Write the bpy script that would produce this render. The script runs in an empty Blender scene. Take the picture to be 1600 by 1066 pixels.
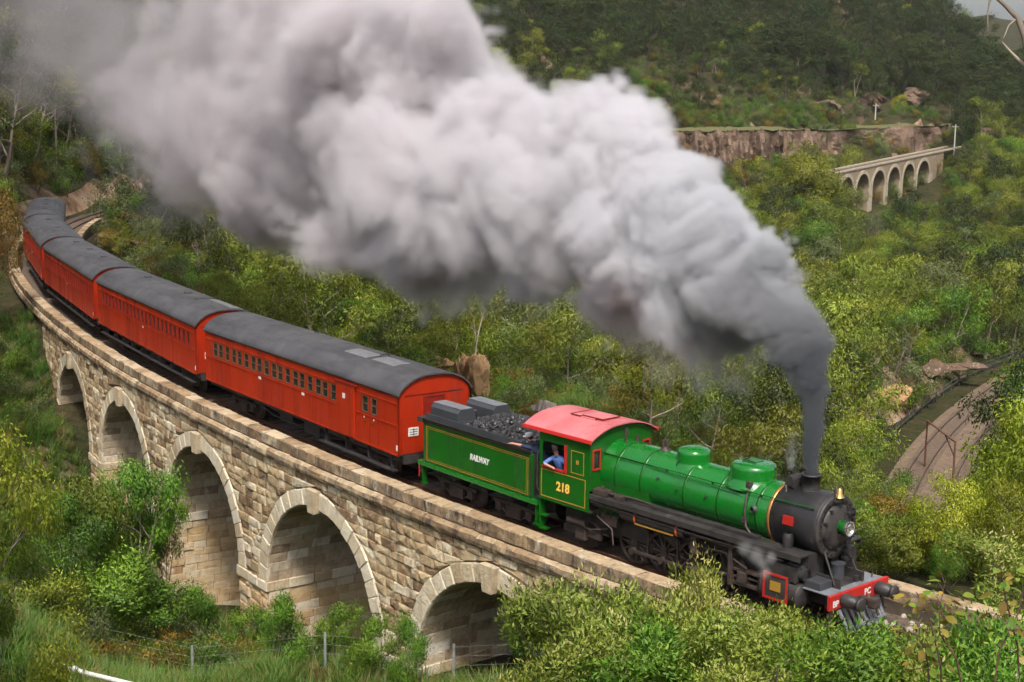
import bpy, bmesh, math, random
import numpy as np
from mathutils import Vector, Matrix
sc = bpy.context.scene
col = sc.collection
R_ = random.Random(7)
NP = np.random.default_rng(11)
rad = math.radians

# ------------------------------------------------------------------ camera
CAM = np.array([19.1646, -30.0282, 13.0425])
FWD = np.array([-0.7145525, 0.67831557, -0.17118035])
RGT = np.array([0.68687616, 0.72667064, 0.01228487])
UPV = np.array([-0.13272475, 0.10880152, 0.98516312])
FPX = 2305.5
cd = bpy.data.cameras.new("Camera"); cam = bpy.data.objects.new("Camera", cd); col.objects.link(cam)
cam.matrix_world = Matrix(((RGT[0], UPV[0], -FWD[0], CAM[0]), (RGT[1], UPV[1], -FWD[1], CAM[1]), (RGT[2], UPV[2], -FWD[2], CAM[2]), (0, 0, 0, 1)))
cd.sensor_width = 36; cd.lens = FPX / 1600 * 36; cd.clip_start = 0.1; cd.clip_end = 9000
sc.camera = cam

# ------------------------------------------------------------------ light: bright overcast
SUN_EL, SUN_AZ = rad(54), rad(130)          # azimuth measured from +Y clockwise
w = bpy.data.worlds.new("World"); sc.world = w; w.use_nodes = True
nt = w.node_tree; nt.nodes.clear()
sky = nt.nodes.new('ShaderNodeTexSky'); sky.sky_type = 'NISHITA'; sky.sun_disc = False
sky.sun_elevation = SUN_EL; sky.sun_rotation = SUN_AZ; sky.dust_density = 4.0; sky.air_density = 1.0
hsv = nt.nodes.new('ShaderNodeHueSaturation'); hsv.inputs['Saturation'].default_value = 0.42
bg = nt.nodes.new('ShaderNodeBackground'); bg.inputs['Strength'].default_value = 0.105
wo = nt.nodes.new('ShaderNodeOutputWorld')
nt.links.new(sky.outputs[0], hsv.inputs['Color']); nt.links.new(hsv.outputs[0], bg.inputs[0]); nt.links.new(bg.outputs[0], wo.inputs[0])
sl = bpy.data.lights.new("Sun", 'SUN'); sl.energy = 2.3; sl.angle = rad(9); sl.color = (1.0, 0.95, 0.87)
so = bpy.data.objects.new("Sun", sl); col.objects.link(so)
sdir = Vector((math.sin(SUN_AZ) * math.cos(SUN_EL), math.cos(SUN_AZ) * math.cos(SUN_EL), math.sin(SUN_EL)))
so.rotation_euler = sdir.to_track_quat('Z', 'Y').to_euler()
vs = sc.view_settings; vs.view_transform = 'Standard'; vs.look = 'None'; vs.exposure = 0.80; vs.gamma = 1.0; vs.use_curve_mapping = False
sc.render.engine = 'CYCLES'
cy = sc.cycles
cy.max_bounces = 6; cy.diffuse_bounces = 2; cy.glossy_bounces = 2; cy.transmission_bounces = 3; cy.transparent_max_bounces = 6; cy.volume_bounces = 6
cy.volume_step_rate = 3.0; cy.volume_max_steps = 512
cy.caustics_reflective = False; cy.caustics_refractive = False
cy.use_denoising = True; cy.use_adaptive_sampling = True; cy.adaptive_threshold = 0.05; cy.adaptive_min_samples = 16; cy.time_limit = 560

# ------------------------------------------------------------------ pixel helper (planning aid: a ray of the photograph to a world point at a depth)
def W(x, y, D):
    return CAM + D * (FWD + RGT * (x - 800) / FPX - UPV * (y - 533) / FPX)
def px(P):
    v = np.asarray(P, float) - CAM; d = v @ FWD
    return 800 + FPX * (v @ RGT) / d, 533 - FPX * (v @ UPV) / d, d
FH = np.array([-0.7254, 0.6886]); FH /= np.linalg.norm(FH); RH = np.array([FH[1], -FH[0]])
def plan(rt, fw):
    return CAM[:2] + FH * fw + RH * rt

# ------------------------------------------------------------------ materials
def _n(nt, t, **k):
    n = nt.nodes.new(t)
    for a, b in k.items(): setattr(n, a, b)
    return n
def mat(name, base, rough=0.6, metal=0.0, var=0.0, scale=3.0, bump=0.0, bscale=None, col2=None, coords='Object', spec=0.5, detail=5.0, coat=0.0, tint=False, objrand=0.0, stretch=None):
    m = bpy.data.materials.new(name); m.use_nodes = True; nt = m.node_tree; L = nt.links
    b = nt.nodes['Principled BSDF']; b.inputs['Roughness'].default_value = rough; b.inputs['Metallic'].default_value = metal
    b.inputs['Specular IOR Level'].default_value = spec
    if coat: b.inputs['Coat Weight'].default_value = coat; b.inputs['Coat Roughness'].default_value = 0.12
    base = tuple(base) + (1,)
    b.inputs['Base Color'].default_value = base
    if var or col2 or bump or tint or objrand:
        tc = _n(nt, 'ShaderNodeTexCoord')
        src = tc.outputs[coords]
        if stretch:
            mp = _n(nt, 'ShaderNodeMapping'); mp.inputs['Scale'].default_value = stretch; L.new(src, mp.inputs[0]); src = mp.outputs[0]
        nz = _n(nt, 'ShaderNodeTexNoise'); nz.inputs['Scale'].default_value = scale; nz.inputs['Detail'].default_value = detail
        L.new(src, nz.inputs['Vector'])
        rp = _n(nt, 'ShaderNodeMapRange'); rp.inputs[1].default_value = 0.3; rp.inputs[2].default_value = 0.7
        L.new(nz.outputs['Fac'], rp.inputs[0])
        c2 = tuple(col2) + (1,) if col2 else tuple(max(0, c * (1 - var)) for c in base[:3]) + (1,)
        mx = _n(nt, 'ShaderNodeMix', data_type='RGBA'); mx.inputs[6].default_value = base; mx.inputs[7].default_value = c2
        L.new(rp.outputs[0], mx.inputs[0]); out = mx.outputs[2]
        if tint or objrand:
            h = _n(nt, 'ShaderNodeHueSaturation')
            if tint:
                at = _n(nt, 'ShaderNodeAttribute', attribute_name='tint')
                mr = _n(nt, 'ShaderNodeMapRange'); mr.inputs[3].default_value = 0.45; mr.inputs[4].default_value = 1.4
                L.new(at.outputs['Fac'], mr.inputs[0]); L.new(mr.outputs[0], h.inputs['Value'])
            else:
                oi = _n(nt, 'ShaderNodeObjectInfo')
                mr = _n(nt, 'ShaderNodeMapRange'); mr.inputs[3].default_value = 1 - objrand; mr.inputs[4].default_value = 1 + objrand
                L.new(oi.outputs['Random'], mr.inputs[0]); L.new(mr.outputs[0], h.inputs['Value'])
            L.new(out, h.inputs['Color']); out = h.outputs[0]
        L.new(out, b.inputs['Base Color'])
        if bump:
            n2 = _n(nt, 'ShaderNodeTexNoise'); n2.inputs['Scale'].default_value = bscale or scale * 4; n2.inputs['Detail'].default_value = 6
            L.new(src, n2.inputs['Vector'])
            bp = _n(nt, 'ShaderNodeBump'); bp.inputs['Strength'].default_value = bump; bp.inputs['Distance'].default_value = 0.03
            L.new(n2.outputs['Fac'], bp.inputs['Height']); L.new(bp.outputs[0], b.inputs['Normal'])
    return m

def grime(m, dirt=(.03, .026, .022), amount=.5, scale=1.4, stretch=(1, 1, .3), thr=(.50, .72), rough=.35):
    """soot and oil blotches and runs over a paint: darker and duller in patches"""
    nt = m.node_tree; L = nt.links; b = nt.nodes['Principled BSDF']; tc = _n(nt, 'ShaderNodeTexCoord'); mp = _n(nt, 'ShaderNodeMapping'); mp.inputs['Scale'].default_value = stretch; L.new(tc.outputs['Object'], mp.inputs[0])
    n = _n(nt, 'ShaderNodeTexNoise'); n.inputs['Scale'].default_value = scale; n.inputs['Detail'].default_value = 10; n.inputs['Roughness'].default_value = .68; L.new(mp.outputs[0], n.inputs[0])
    r = _n(nt, 'ShaderNodeMapRange'); r.inputs[1].default_value, r.inputs[2].default_value = thr; r.inputs[4].default_value = amount; L.new(n.outputs['Fac'], r.inputs[0])
    mx = _n(nt, 'ShaderNodeMix', data_type='RGBA'); mx.inputs[7].default_value = dirt + (1,); L.new(r.outputs[0], mx.inputs[0])
    src = b.inputs['Base Color'].links[0].from_socket if b.inputs['Base Color'].is_linked else None
    if src: L.new(src, mx.inputs[6])
    else: mx.inputs[6].default_value = b.inputs['Base Color'].default_value
    L.new(mx.outputs[2], b.inputs['Base Color'])
    ra = _n(nt, 'ShaderNodeMath', operation='MULTIPLY_ADD'); ra.inputs[1].default_value = rough / max(amount, .01); ra.inputs[2].default_value = b.inputs['Roughness'].default_value; ra.use_clamp = True; L.new(r.outputs[0], ra.inputs[0]); L.new(ra.outputs[0], b.inputs['Roughness'])
    return m

def leaf_mat(name, c1, c2, c3, trans=0.3, hv=0.03, vv=0.3):
    """leaf colour between three leaf tones by a per-leaf value, shifted per plant"""
    m = bpy.data.materials.new(name); m.use_nodes = True; nt = m.node_tree; L = nt.links
    b = nt.nodes['Principled BSDF']; b.inputs['Roughness'].default_value = 0.5; b.inputs['Specular IOR Level'].default_value = 0.35
    at = _n(nt, 'ShaderNodeAttribute', attribute_name='tint')
    cr = _n(nt, 'ShaderNodeValToRGB'); e = cr.color_ramp.elements
    e[0].position = 0.0; e[0].color = tuple(c1) + (1,); e[1].position = 1.0; e[1].color = tuple(c3) + (1,)
    k = e.new(0.55); k.color = tuple(c2) + (1,)
    L.new(at.outputs['Fac'], cr.inputs[0])
    oi = _n(nt, 'ShaderNodeObjectInfo')
    h = _n(nt, 'ShaderNodeHueSaturation')
    mr = _n(nt, 'ShaderNodeMapRange'); mr.inputs[3].default_value = 0.5 - hv; mr.inputs[4].default_value = 0.5 + hv
    L.new(oi.outputs['Random'], mr.inputs[0]); L.new(mr.outputs[0], h.inputs['Hue'])
    mu = _n(nt, 'ShaderNodeMath', operation='MULTIPLY'); mu.inputs[1].default_value = 7.31; L.new(oi.outputs['Random'], mu.inputs[0])
    fr = _n(nt, 'ShaderNodeMath', operation='FRACT'); L.new(mu.outputs[0], fr.inputs[0])
    m2 = _n(nt, 'ShaderNodeMapRange'); m2.inputs[3].default_value = 1 - vv; m2.inputs[4].default_value = 1 + vv
    L.new(fr.outputs[0], m2.inputs[0]); L.new(m2.outputs[0], h.inputs['Value'])
    L.new(cr.outputs[0], h.inputs['Color']); L.new(h.outputs[0], b.inputs['Base Color'])
    tr = _n(nt, 'ShaderNodeBsdfTranslucent'); L.new(h.outputs[0], tr.inputs[0])
    ms = _n(nt, 'ShaderNodeMixShader'); ms.inputs[0].default_value = trans
    L.new(b.outputs[0], ms.inputs[1]); L.new(tr.outputs[0], ms.inputs[2])
    L.new(ms.outputs[0], nt.nodes['Material Output'].inputs['Surface'])
    return m

# ------------------------------------------------------------------ mesh builder
class MB:
    def __init__(s): s.v = []; s.f = []; s.sm = []; s.t = []; s.mi = []
    def add(s, vs, fs, smooth=False, tint=0.5, mi=0):
        o = len(s.v); s.v.extend([tuple(map(float, p)) for p in vs])
        for f in fs: s.f.append(tuple(i + o for i in f)); s.sm.append(smooth); s.t.append(tint); s.mi.append(mi)
        return s
    def box(s, x0, x1, y0, y1, z0, z1, tint=0.5, mi=0):
        if x0 > x1: x0, x1 = x1, x0
        if y0 > y1: y0, y1 = y1, y0
        if z0 > z1: z0, z1 = z1, z0
        v = [(x0, y0, z0), (x1, y0, z0), (x1, y1, z0), (x0, y1, z0), (x0, y0, z1), (x1, y0, z1), (x1, y1, z1), (x0, y1, z1)]
        return s.add(v, [(0, 3, 2, 1), (4, 5, 6, 7), (0, 1, 5, 4), (1, 2, 6, 5), (2, 3, 7, 6), (3, 0, 4, 7)], tint=tint, mi=mi)
    def bbox(s, x0, x1, y0, y1, z0, z1, b=0.02, tint=0.5):
        bm = bmesh.new()
        M = Matrix.Translation(((x0 + x1) / 2, (y0 + y1) / 2, (z0 + z1) / 2)) @ Matrix.Diagonal((abs(x1 - x0), abs(y1 - y0), abs(z1 - z0), 1))
        bmesh.ops.create_cube(bm, size=1, matrix=M)
        bmesh.ops.bevel(bm, geom=bm.edges[:], offset=b, segments=2, profile=0.6, affect='EDGES')
        bm.verts.index_update()
        s.add([v.co for v in bm.verts], [tuple(v.index for v in f.verts) for f in bm.faces], tint=tint); bm.free(); return s
    def cyl(s, p0, p1, r0, r1=None, n=16, caps=True, smooth=True, tint=0.5, mi=0):
        r1 = r0 if r1 is None else r1
        p0 = Vector(p0); p1 = Vector(p1); d = (p1 - p0).normalized()
        a = d.orthogonal().normalized(); b = d.cross(a)
        v = []
        for p, r in ((p0, r0), (p1, r1)):
            for k in range(n):
                t = 2 * math.pi * k / n; v.append(p + a * math.cos(t) * r + b * math.sin(t) * r)
        s.add(v, [(k, (k + 1) % n, n + (k + 1) % n, n + k) for k in range(n)], smooth, tint, mi)
        if caps:
            s.add(v[:n], [tuple(range(n - 1, -1, -1))], False, tint, mi); s.add(v[n:], [tuple(range(n))], False, tint, mi)
        return s
    def tube(s, pts, rs, n=8, caps=True, tint=0.5, mi=0):
        pts = [Vector(p) for p in pts]
        if not hasattr(rs, '__len__'): rs = [rs] * len(pts)
        v = []; prev = None
        for i, p in enumerate(pts):
            d = (pts[min(i + 1, len(pts) - 1)] - pts[max(i - 1, 0)]).normalized()
            if prev is None: a = d.orthogonal().normalized()
            else:
                a = prev - d * prev.dot(d)
                a = a.normalized() if a.length > 1e-6 else d.orthogonal().normalized()
            prev = a; b = d.cross(a)
            for k in range(n):
                t = 2 * math.pi * k / n; v.append(p + (a * math.cos(t) + b * math.sin(t)) * rs[i])
        f = []
        for i in range(len(pts) - 1):
            for k in range(n): f.append((i * n + k, i * n + (k + 1) % n, (i + 1) * n + (k + 1) % n, (i + 1) * n + k))
        s.add(v, f, True, tint, mi)
        if caps:
            s.add(v[:n], [tuple(range(n - 1, -1, -1))], False, tint, mi); s.add(v[-n:], [tuple(range(n))], False, tint, mi)
        return s
    def lathe(s, prof, origin, axis, n=32, tint=0.5, mi=0, sharp=()):
        """prof: (distance along axis, radius)"""
        o = Vector(origin); d = Vector(axis).normalized(); a = d.orthogonal().normalized(); b = d.cross(a)
        v = []
        for h, r in prof:
            for k in range(n):
                t = 2 * math.pi * k / n; v.append(o + d * h + (a * math.cos(t) + b * math.sin(t)) * max(r, 1e-4))
        f = []
        for i in range(len(prof) - 1):
            if abs(prof[i][0] - prof[i + 1][0]) + abs(prof[i][1] - prof[i + 1][1]) < 1e-6: continue
            f += [(i * n + k, i * n + (k + 1) % n, (i + 1) * n + (k + 1) % n, (i + 1) * n + k) for k in range(n)]
        s.add(v, f, True, tint, mi)
        return s
    def prism(s, poly, axis, a0, a1, tint=0.5, smooth=False, mi=0):
        """poly in the two other axes; axis 0,1,2; extruded a0..a1"""
        def P(p, a):
            q = [p[0], p[1]]; q.insert(axis, a); return q
        n = len(poly); v = [P(p, a0) for p in poly] + [P(p, a1) for p in poly]
        s.add(v, [(k, (k + 1) % n, n + (k + 1) % n, n + k) for k in range(n)], smooth, tint, mi)
        s.add(v[:n], [tuple(range(n - 1, -1, -1))], False, tint, mi); s.add(v[n:], [tuple(range(n))], False, tint, mi)
        return s
    def mesh(s, name, mats, recalc=False):
        me = bpy.data.meshes.new(name); me.from_pydata(s.v, [], s.f)
        me.polygons.foreach_set('use_smooth', s.sm)
        if recalc:
            bm = bmesh.new(); bm.from_mesh(me)
            bmesh.ops.recalc_face_normals(bm, faces=bm.faces[:]); bm.to_mesh(me); bm.free()
        if len(me.polygons) == len(s.t):
            a = me.attributes.new('tint', 'FLOAT', 'FACE'); a.data.foreach_set('value', s.t)
            if any(s.mi): me.polygons.foreach_set('material_index', s.mi)
        for m in (mats if isinstance(mats, (list, tuple)) else [mats]): me.materials.append(m)
        return me
    def build(s, name, mats, parent=None, recalc=False):
        o = bpy.data.objects.new(name, s.mesh(name, mats, recalc)); col.objects.link(o)
        if parent is not None: o.parent = parent
        return o

def tag(o, label=None, cat=None, group=None, kind=None):
    for k, v in (('label', label), ('category', cat), ('group', group), ('kind', kind)):
        if v: o[k] = v
    return o
def empty(name, loc=(0, 0, 0), rz=0):
    o = bpy.data.objects.new(name, None); col.objects.link(o); o.location = loc; o.rotation_euler = (0, 0, rz); o.empty_display_size = 0.3
    return o
def inst(name, me, parent=None, loc=(0, 0, 0), rot=(0, 0, 0), scale=(1, 1, 1)):
    o = bpy.data.objects.new(name, me); col.objects.link(o); o.parent = parent; o.location = loc; o.rotation_euler = rot; o.scale = scale
    return o
def text(name, body, mtl, parent, size, loc, rot, extrude=0.004, shear=0.0, offset=0.0, xs=1.0):
    c = bpy.data.curves.new(name, 'FONT'); c.body = body; c.size = size; c.extrude = extrude; c.align_x = 'CENTER'; c.align_y = 'CENTER'; c.shear = shear; c.offset = offset
    t = bpy.data.objects.new(name, c); col.objects.link(t); bpy.context.view_layer.update()
    me = bpy.data.meshes.new_from_object(t.evaluated_get(bpy.context.evaluated_depsgraph_get())); bpy.data.objects.remove(t); me.materials.clear(); me.materials.append(mtl)
    o = bpy.data.objects.new(name, me); col.objects.link(o); o.parent = parent; o.location = loc; o.rotation_euler = rot; o.scale = (xs, 1, 1)
    return o

# ------------------------------------------------------------------ track geometry (s = metres back from the buffer beam, lateral + = far side)
S = np.linspace(-60, 190, 2501)
_k = np.interp(S, [0, 17, 33, 55, 80], [0.00587, 0.00555, 0.00566, 0.00385, 0.00636])
_k = np.where(S > 105, 0.0095, _k)
_ph = np.concatenate([[0], np.cumsum((_k[1:] + _k[:-1]) / 2 * 0.1)]); _ph -= _ph[600]
_x = np.concatenate([[0], np.cumsum(-(np.cos(_ph[1:]) + np.cos(_ph[:-1])) / 2 * 0.1)]); _x -= _x[600]
_y = np.concatenate([[0], np.cumsum((np.sin(_ph[1:]) + np.sin(_ph[:-1])) / 2 * 0.1)]); _y -= _y[600]
def T(s, lat=0.0, z=0.0):
    i = (s + 60) * 10; i0 = int(min(max(math.floor(i), 0), 2499)); f = i - i0
    x = _x[i0] * (1 - f) + _x[i0 + 1] * f; y = _y[i0] * (1 - f) + _y[i0 + 1] * f; p = _ph[i0] * (1 - f) + _ph[i0 + 1] * f
    return (x + math.sin(p) * lat, y + math.cos(p) * lat, z)
def Tphi(s): return float(np.interp(s, S, _ph))
def to_sl(X, Y):
    """nearest track parameter and lateral for arrays of points"""
    X = np.asarray(X, float).ravel(); Y = np.asarray(Y, float).ravel(); so = np.empty(len(X)); lo = np.empty(len(X))
    xs = _x[::5]; ys = _y[::5]
    for a in range(0, len(X), 4000):
        d = (X[a:a + 4000, None] - xs) ** 2 + (Y[a:a + 4000, None] - ys) ** 2
        i = np.argmin(d, 1) * 5; so[a:a + 4000] = S[i]
        lo[a:a + 4000] = (X[a:a + 4000] - _x[i]) * np.sin(_ph[i]) + (Y[a:a + 4000] - _y[i]) * np.cos(_ph[i])
    return so, lo
def vehicle(name, sa, sb, ref):
    """Empty at the vehicle's front end on the rails; local +x forward, +y far side"""
    L = sb - sa; a = Vector(T(sa + .18 * L)); b = Vector(T(sb - .18 * L)); d = (b - a).normalized()
    m = (a + b) / 2 - d * ((sa + sb) / 2 - ref)
    o = empty(name, m, math.atan2(-d.y, -d.x)); return o
# numpy value noise
def vnoise2(X, Y, seed=0):
    xi = np.floor(X).astype(int); yi = np.floor(Y).astype(int); fx = X - xi; fy = Y - yi
    fx = fx * fx * (3 - 2 * fx); fy = fy * fy * (3 - 2 * fy)
    def h(a, b):
        n = (a * 374761393 + b * 668265263 + seed * 974711) & 0x7fffffff
        n = ((n ^ (n >> 13)) * 1274126177) & 0x7fffffff
        return ((n ^ (n >> 16)) & 0xffff) / 65535.0
    return (h(xi, yi) * (1 - fx) + h(xi + 1, yi) * fx) * (1 - fy) + (h(xi, yi + 1) * (1 - fx) + h(xi + 1, yi + 1) * fx) * fy
def fbm2(X, Y, oct=4, seed=0):
    r = 0; a = 0.5
    for o in range(oct): r = r + a * vnoise2(X * 2 ** o, Y * 2 ** o, seed + o); a *= .5
    return r
# ------------------------------------------------------------------ terrain: one sheet through surveyed spot heights (right of camera, ahead of camera, height)
def _spx(x, D, z):                # spot in a column of the picture at a distance
    return ((x - 800) / FPX * D, D, z)
SPOTS = [(0, -40, 16), (-40, -40, 15), (40, -40, 16), (0, 0, 11), (-15, 5, 9.5), (15, 5, 11), (0, 10, 8.2), (10, 10, 8.5), (-10, 12, 5.5), (25, 15, 6), (-30, 10, 6), (60, 20, 5), (-60, 20, 5),
         _spx(1000, 26, 0.6), _spx(1400, 26, 1.0), _spx(600, 26, -1.2), _spx(200, 26, -0.6), _spx(0, 27, 0.2), _spx(1700, 28, 1.0),
         _spx(40, 33, -0.5), _spx(150, 35, -2.4), _spx(60, 42, -5), _spx(-150, 36, 0.5), _spx(-150, 50, -3),
         _spx(300, 38, -4.6), _spx(500, 36, -4.2), _spx(700, 35, -3.2), _spx(850, 34, -2.0), _spx(400, 44, -5.3), _spx(550, 44, -5.3), _spx(700, 42, -4.9), _spx(820, 40, -4.0),
         _spx(180, 54, -7.4), _spx(60, 62, -4.5), _spx(20, 72, -2.4), _spx(-80, 72, 0), _spx(0, 82, -0.4), _spx(-150, 80, 3), _spx(-150, 110, 9), _spx(-400, 90, 14),
         _spx(860, 62, -2.0), _spx(760, 72, -3.2), _spx(900, 56, -2.2), _spx(800, 85, -5), _spx(800, 110, -12), _spx(800, 140, -19), _spx(650, 75, -6), _spx(950, 75, -5),
         _spx(450, 88, -8), _spx(450, 115, -8), _spx(450, 150, -8), _spx(600, 100, -9), _spx(600, 140, -13), _spx(200, 100, -1.5), _spx(100, 122, 4), _spx(50, 170, 13), _spx(50, 230, 28), _spx(300, 150, 1), _spx(300, 200, 8), _spx(300, 110, -4),
         _spx(500, 200, -4), _spx(700, 200, -16), _spx(700, 260, -12), _spx(-200, 170, 22), _spx(-300, 260, 40),
         _spx(1480, 135, -21), _spx(1600, 174, -21), _spx(1440, 118, -21.4), _spx(1560, 155, -21), _spx(1450, 105, -20), _spx(1300, 100, -14), _spx(1300, 80, -9), _spx(1300, 60, -4), _spx(1150, 60, -3.5), _spx(1100, 80, -8), _spx(1100, 110, -14), _spx(1400, 55, -4), _spx(1550, 50, -3.6), _spx(1500, 62, -7.5), _spx(1470, 75, -12), _spx(1480, 90, -17), _spx(1620, 80, -12), _spx(1620, 110, -17), _spx(1700, 140, -21),
         _spx(1385, 150, -17.5), _spx(1440, 165, -17.5), _spx(1300, 180, -22), _spx(1200, 200, -25), _spx(1000, 200, -22), _spx(1400, 230, -25), _spx(1600, 250, -22), _spx(1100, 160, -21), _spx(1250, 140, -19),
         _spx(1300, 300, -20), _spx(1100, 300, -20), _spx(1500, 320, -19), _spx(1600, 340, -16), _spx(1385, 345, -17), _spx(1283, 322, -18), _spx(1490, 396, -6.5), _spx(1530, 400, -5),
         _spx(1100, 360, -12), _spx(1000, 355, -12), _spx(900, 340, -10), _spx(1250, 372, -8), _spx(1400, 410, -6),
         _spx(1000, 374, 1.6), _spx(1150, 382, 1.4), _spx(1300, 402, 1.6), _spx(1450, 428, 2.2), _spx(900, 370, 3),
         _spx(1100, 430, 11), _spx(1300, 450, 9), _spx(1100, 500, 29), _spx(1250, 500, 24), _spx(1100, 560, 46), _spx(1100, 650, 64), _spx(1350, 560, 36), _spx(1380, 620, 49), _spx(1380, 700, 44), _spx(1480, 560, 27), _spx(1520, 500, 12), _spx(1560, 430, 4), _spx(1620, 420, 2), _spx(1600, 600, -8), _spx(1700, 600, 0), _spx(1560, 760, 2),
         _spx(850, 420, 15), _spx(850, 540, 46), _spx(700, 420, 16), _spx(700, 540, 48), _spx(400, 350, 20), _spx(400, 500, 55), _spx(0, 300, 45), _spx(0, 450, 85), _spx(900, 700, 75), _spx(400, 700, 85), _spx(-300, 500, 95), _spx(-300, 800, 110), _spx(1900, 400, 12), _spx(2100, 300, 10), _spx(2000, 200, -10), _spx(2100, 700, 20),
         _spx(1500, 1500, 84), _spx(1600, 1500, 82), _spx(1420, 1450, 88), _spx(1200, 1500, 100), _spx(1560, 1000, 22), _spx(1450, 1000, 30), _spx(1700, 1500, 85), _spx(800, 1300, 110), _spx(300, 1300, 120), _spx(2200, 1500, 90), _spx(-500, 1500, 130), _spx(1500, 3000, 60), _spx(0, 3000, 60), _spx(2500, 3000, 60)]
_sp = np.array(SPOTS)
# spot heights along the railway: (s, lateral, height)
RAILSPOTS = [(-40, 0, -.4), (-25, 0, -.4), (-12, 0, -.4), (-5, 0, -.45), (0, 0, -.5), (3.5, 0, -1.0), (7, 0, -3.2), (12, 0, -5.0), (16, 0, -6), (21, 0, -7), (26, 0, -8), (31, 0, -9), (36, 0, -9.5), (41, 0, -9.3), (46, 0, -8), (51, 0, -5.5), (56, 0, -2.5), (60, 0, -.7), (70, 0, -.5), (85, 0, -.5), (100, 0, -.5), (115, 0, -.5), (130, 0, -.5), (150, 0, -.5),
             (-12, -5, -.4), (-5, -5, -.4), (0, -4.5, -.9), (4, -4.5, -2.4), (-12, 6, -.6), (-4, 6, -.8), (3, 6, -1.5), (10, 7, -2.6), (16, 9, -4), (22, 9, -7), (30, 9, -9), (40, 9, -9), (50, 9, -6), (60, 7, -.6), (70, 6, -.2), (85, 6, .3), (100, 6, .6),
             (62, -5, -1.4), (70, -5, -1.0), (85, -5, .4), (100, -5, 1.5), (12, -6, -5), (21, -6, -7), (31, -6, -8.8), (41, -6, -9), (51, -6, -6)]
_rp = []
for s_, l_, z_ in RAILSPOTS:
    p = T(s_, l_); d = np.array(p[:2]) - CAM[:2]; _rp.append((d @ RH, d @ FH, z_))
_sp = np.vstack([_sp, np.array(_rp)])
def _warp(rt, fw):                # compress distance so near and far spots weigh alike
    r = np.hypot(rt, fw) + 1e-6; q = 60 * np.log1p(r / 60); return rt / r * q, fw / r * q
_cu, _cv = _warp(_sp[:, 0], _sp[:, 1])
def _ker(du, dv): return np.sqrt(du * du + dv * dv + 2.2 ** 2)
_A = -_ker(_cu[:, None] - _cu, _cv[:, None] - _cv)
_n_ = len(_sp); _M = np.zeros((_n_ + 1, _n_ + 1)); _M[:_n_, :_n_] = _A + np.eye(_n_) * 0.1; _M[:_n_, -1] = 1; _M[-1, :_n_] = 1
_wt = np.linalg.solve(_M, np.append(_sp[:, 2], 0))
# second railway down in the gully, and the ledge line on the far side: plan polylines
LOW = [W(*q) for q in ((1405, 905, 92), (1432, 800, 113), (1484, 700, 138), (1545, 627, 158), (1620, 578, 178), (1720, 540, 195))]
LOW = np.array([[p[0], p[1], -21.0] for p in LOW])
def catmull(P, n=12):
    P = np.asarray(P, float); Q = np.vstack([2 * P[0] - P[1], P, 2 * P[-1] - P[-2]]); out = []
    for i in range(1, len(Q) - 2):
        for t in np.linspace(0, 1, n, endpoint=False):
            a, b, c, d = Q[i - 1], Q[i], Q[i + 1], Q[i + 2]
            out.append(.5 * ((2 * b) + (-a + c) * t + (2 * a - 5 * b + 4 * c - d) * t * t + (-a + 3 * b - 3 * c + d) * t ** 3))
    out.append(Q[-2]); return np.array(out)
LOWC = catmull(LOW, 14)
FV0, FV1 = W(1283, 274, 326), W(1490, 231, 394)      # far viaduct ends, at coping
def polydist(X, Y, P):
    best = np.full(X.shape, 1e9); par = np.zeros(X.shape)
    for i in range(len(P) - 1):
        a = P[i, :2]; d = P[i + 1, :2] - a; L2 = d @ d
        t = np.clip(((X - a[0]) * d[0] + (Y - a[1]) * d[1]) / L2, 0, 1)
        q = np.hypot(X - a[0] - t * d[0], Y - a[1] - t * d[1]); m = q < best; best[m] = q[m]; par[m] = i + t[m]
    return best, par
# the ledge line with its cutting face (cliff) below: runs left of the far viaduct
LEDGE = np.array([W(*q)[:2] for q in ((640, 225, 372), (800, 215, 372), (1000, 206, 374), (1150, 203, 380), (1300, 200, 400), (1450, 192, 426), (1500, 190, 440))])
def sstep(a, b, x):
    t = np.clip((x - a) / (b - a), 0, 1); return t * t * (3 - 2 * t)
def height(X, Y):
    X = np.asarray(X, float); Y = np.asarray(Y, float); sh = X.shape; X = X.ravel(); Y = Y.ravel()
    rt = (X - CAM[0]) * RH[0] + (Y - CAM[1]) * RH[1]; fw = (X - CAM[0]) * FH[0] + (Y - CAM[1]) * FH[1]
    u, v = _warp(rt, fw); h = np.empty(len(X))
    for a in range(0, len(X), 4000):
        h[a:a + 4000] = -_ker(u[a:a + 4000, None] - _cu, v[a:a + 4000, None] - _cv) @ _wt[:-1] + _wt[-1]
    s_, l_ = to_sl(X, Y); near = np.hypot(X - CAM[0], Y - CAM[1])
    rough = np.clip(near / 90, 0.12, 4) * (1 - np.exp(-(np.minimum(np.abs(l_), 30) / 8) ** 2))
    h = h + (fbm2(X * .06, Y * .06, 4, 3) - .47) * 4.5 * rough + (fbm2(X * .5, Y * .5, 3, 9) - .44) * .35
    # formation of the upper line off the viaduct, and room below the deck on it
    onland = (s_ < 2.5) | (s_ > 60); k = 1 - sstep(2.6, 5.0, np.abs(l_)); k = np.where(onland & (s_ < 175), k, 0)
    h = h * (1 - k) + (-0.52) * k
    un = (s_ >= 2.5) & (s_ <= 60) & (np.abs(l_) < 3.2); h = np.where(un, np.minimum(h, -1.0), h)
    # formation of the lower line
    d, _ = polydist(X, Y, LOWC); k = 1 - sstep(6.2, 10.5, d); h = h * (1 - k) + (-21.25) * k
    return h.reshape(sh)

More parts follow.
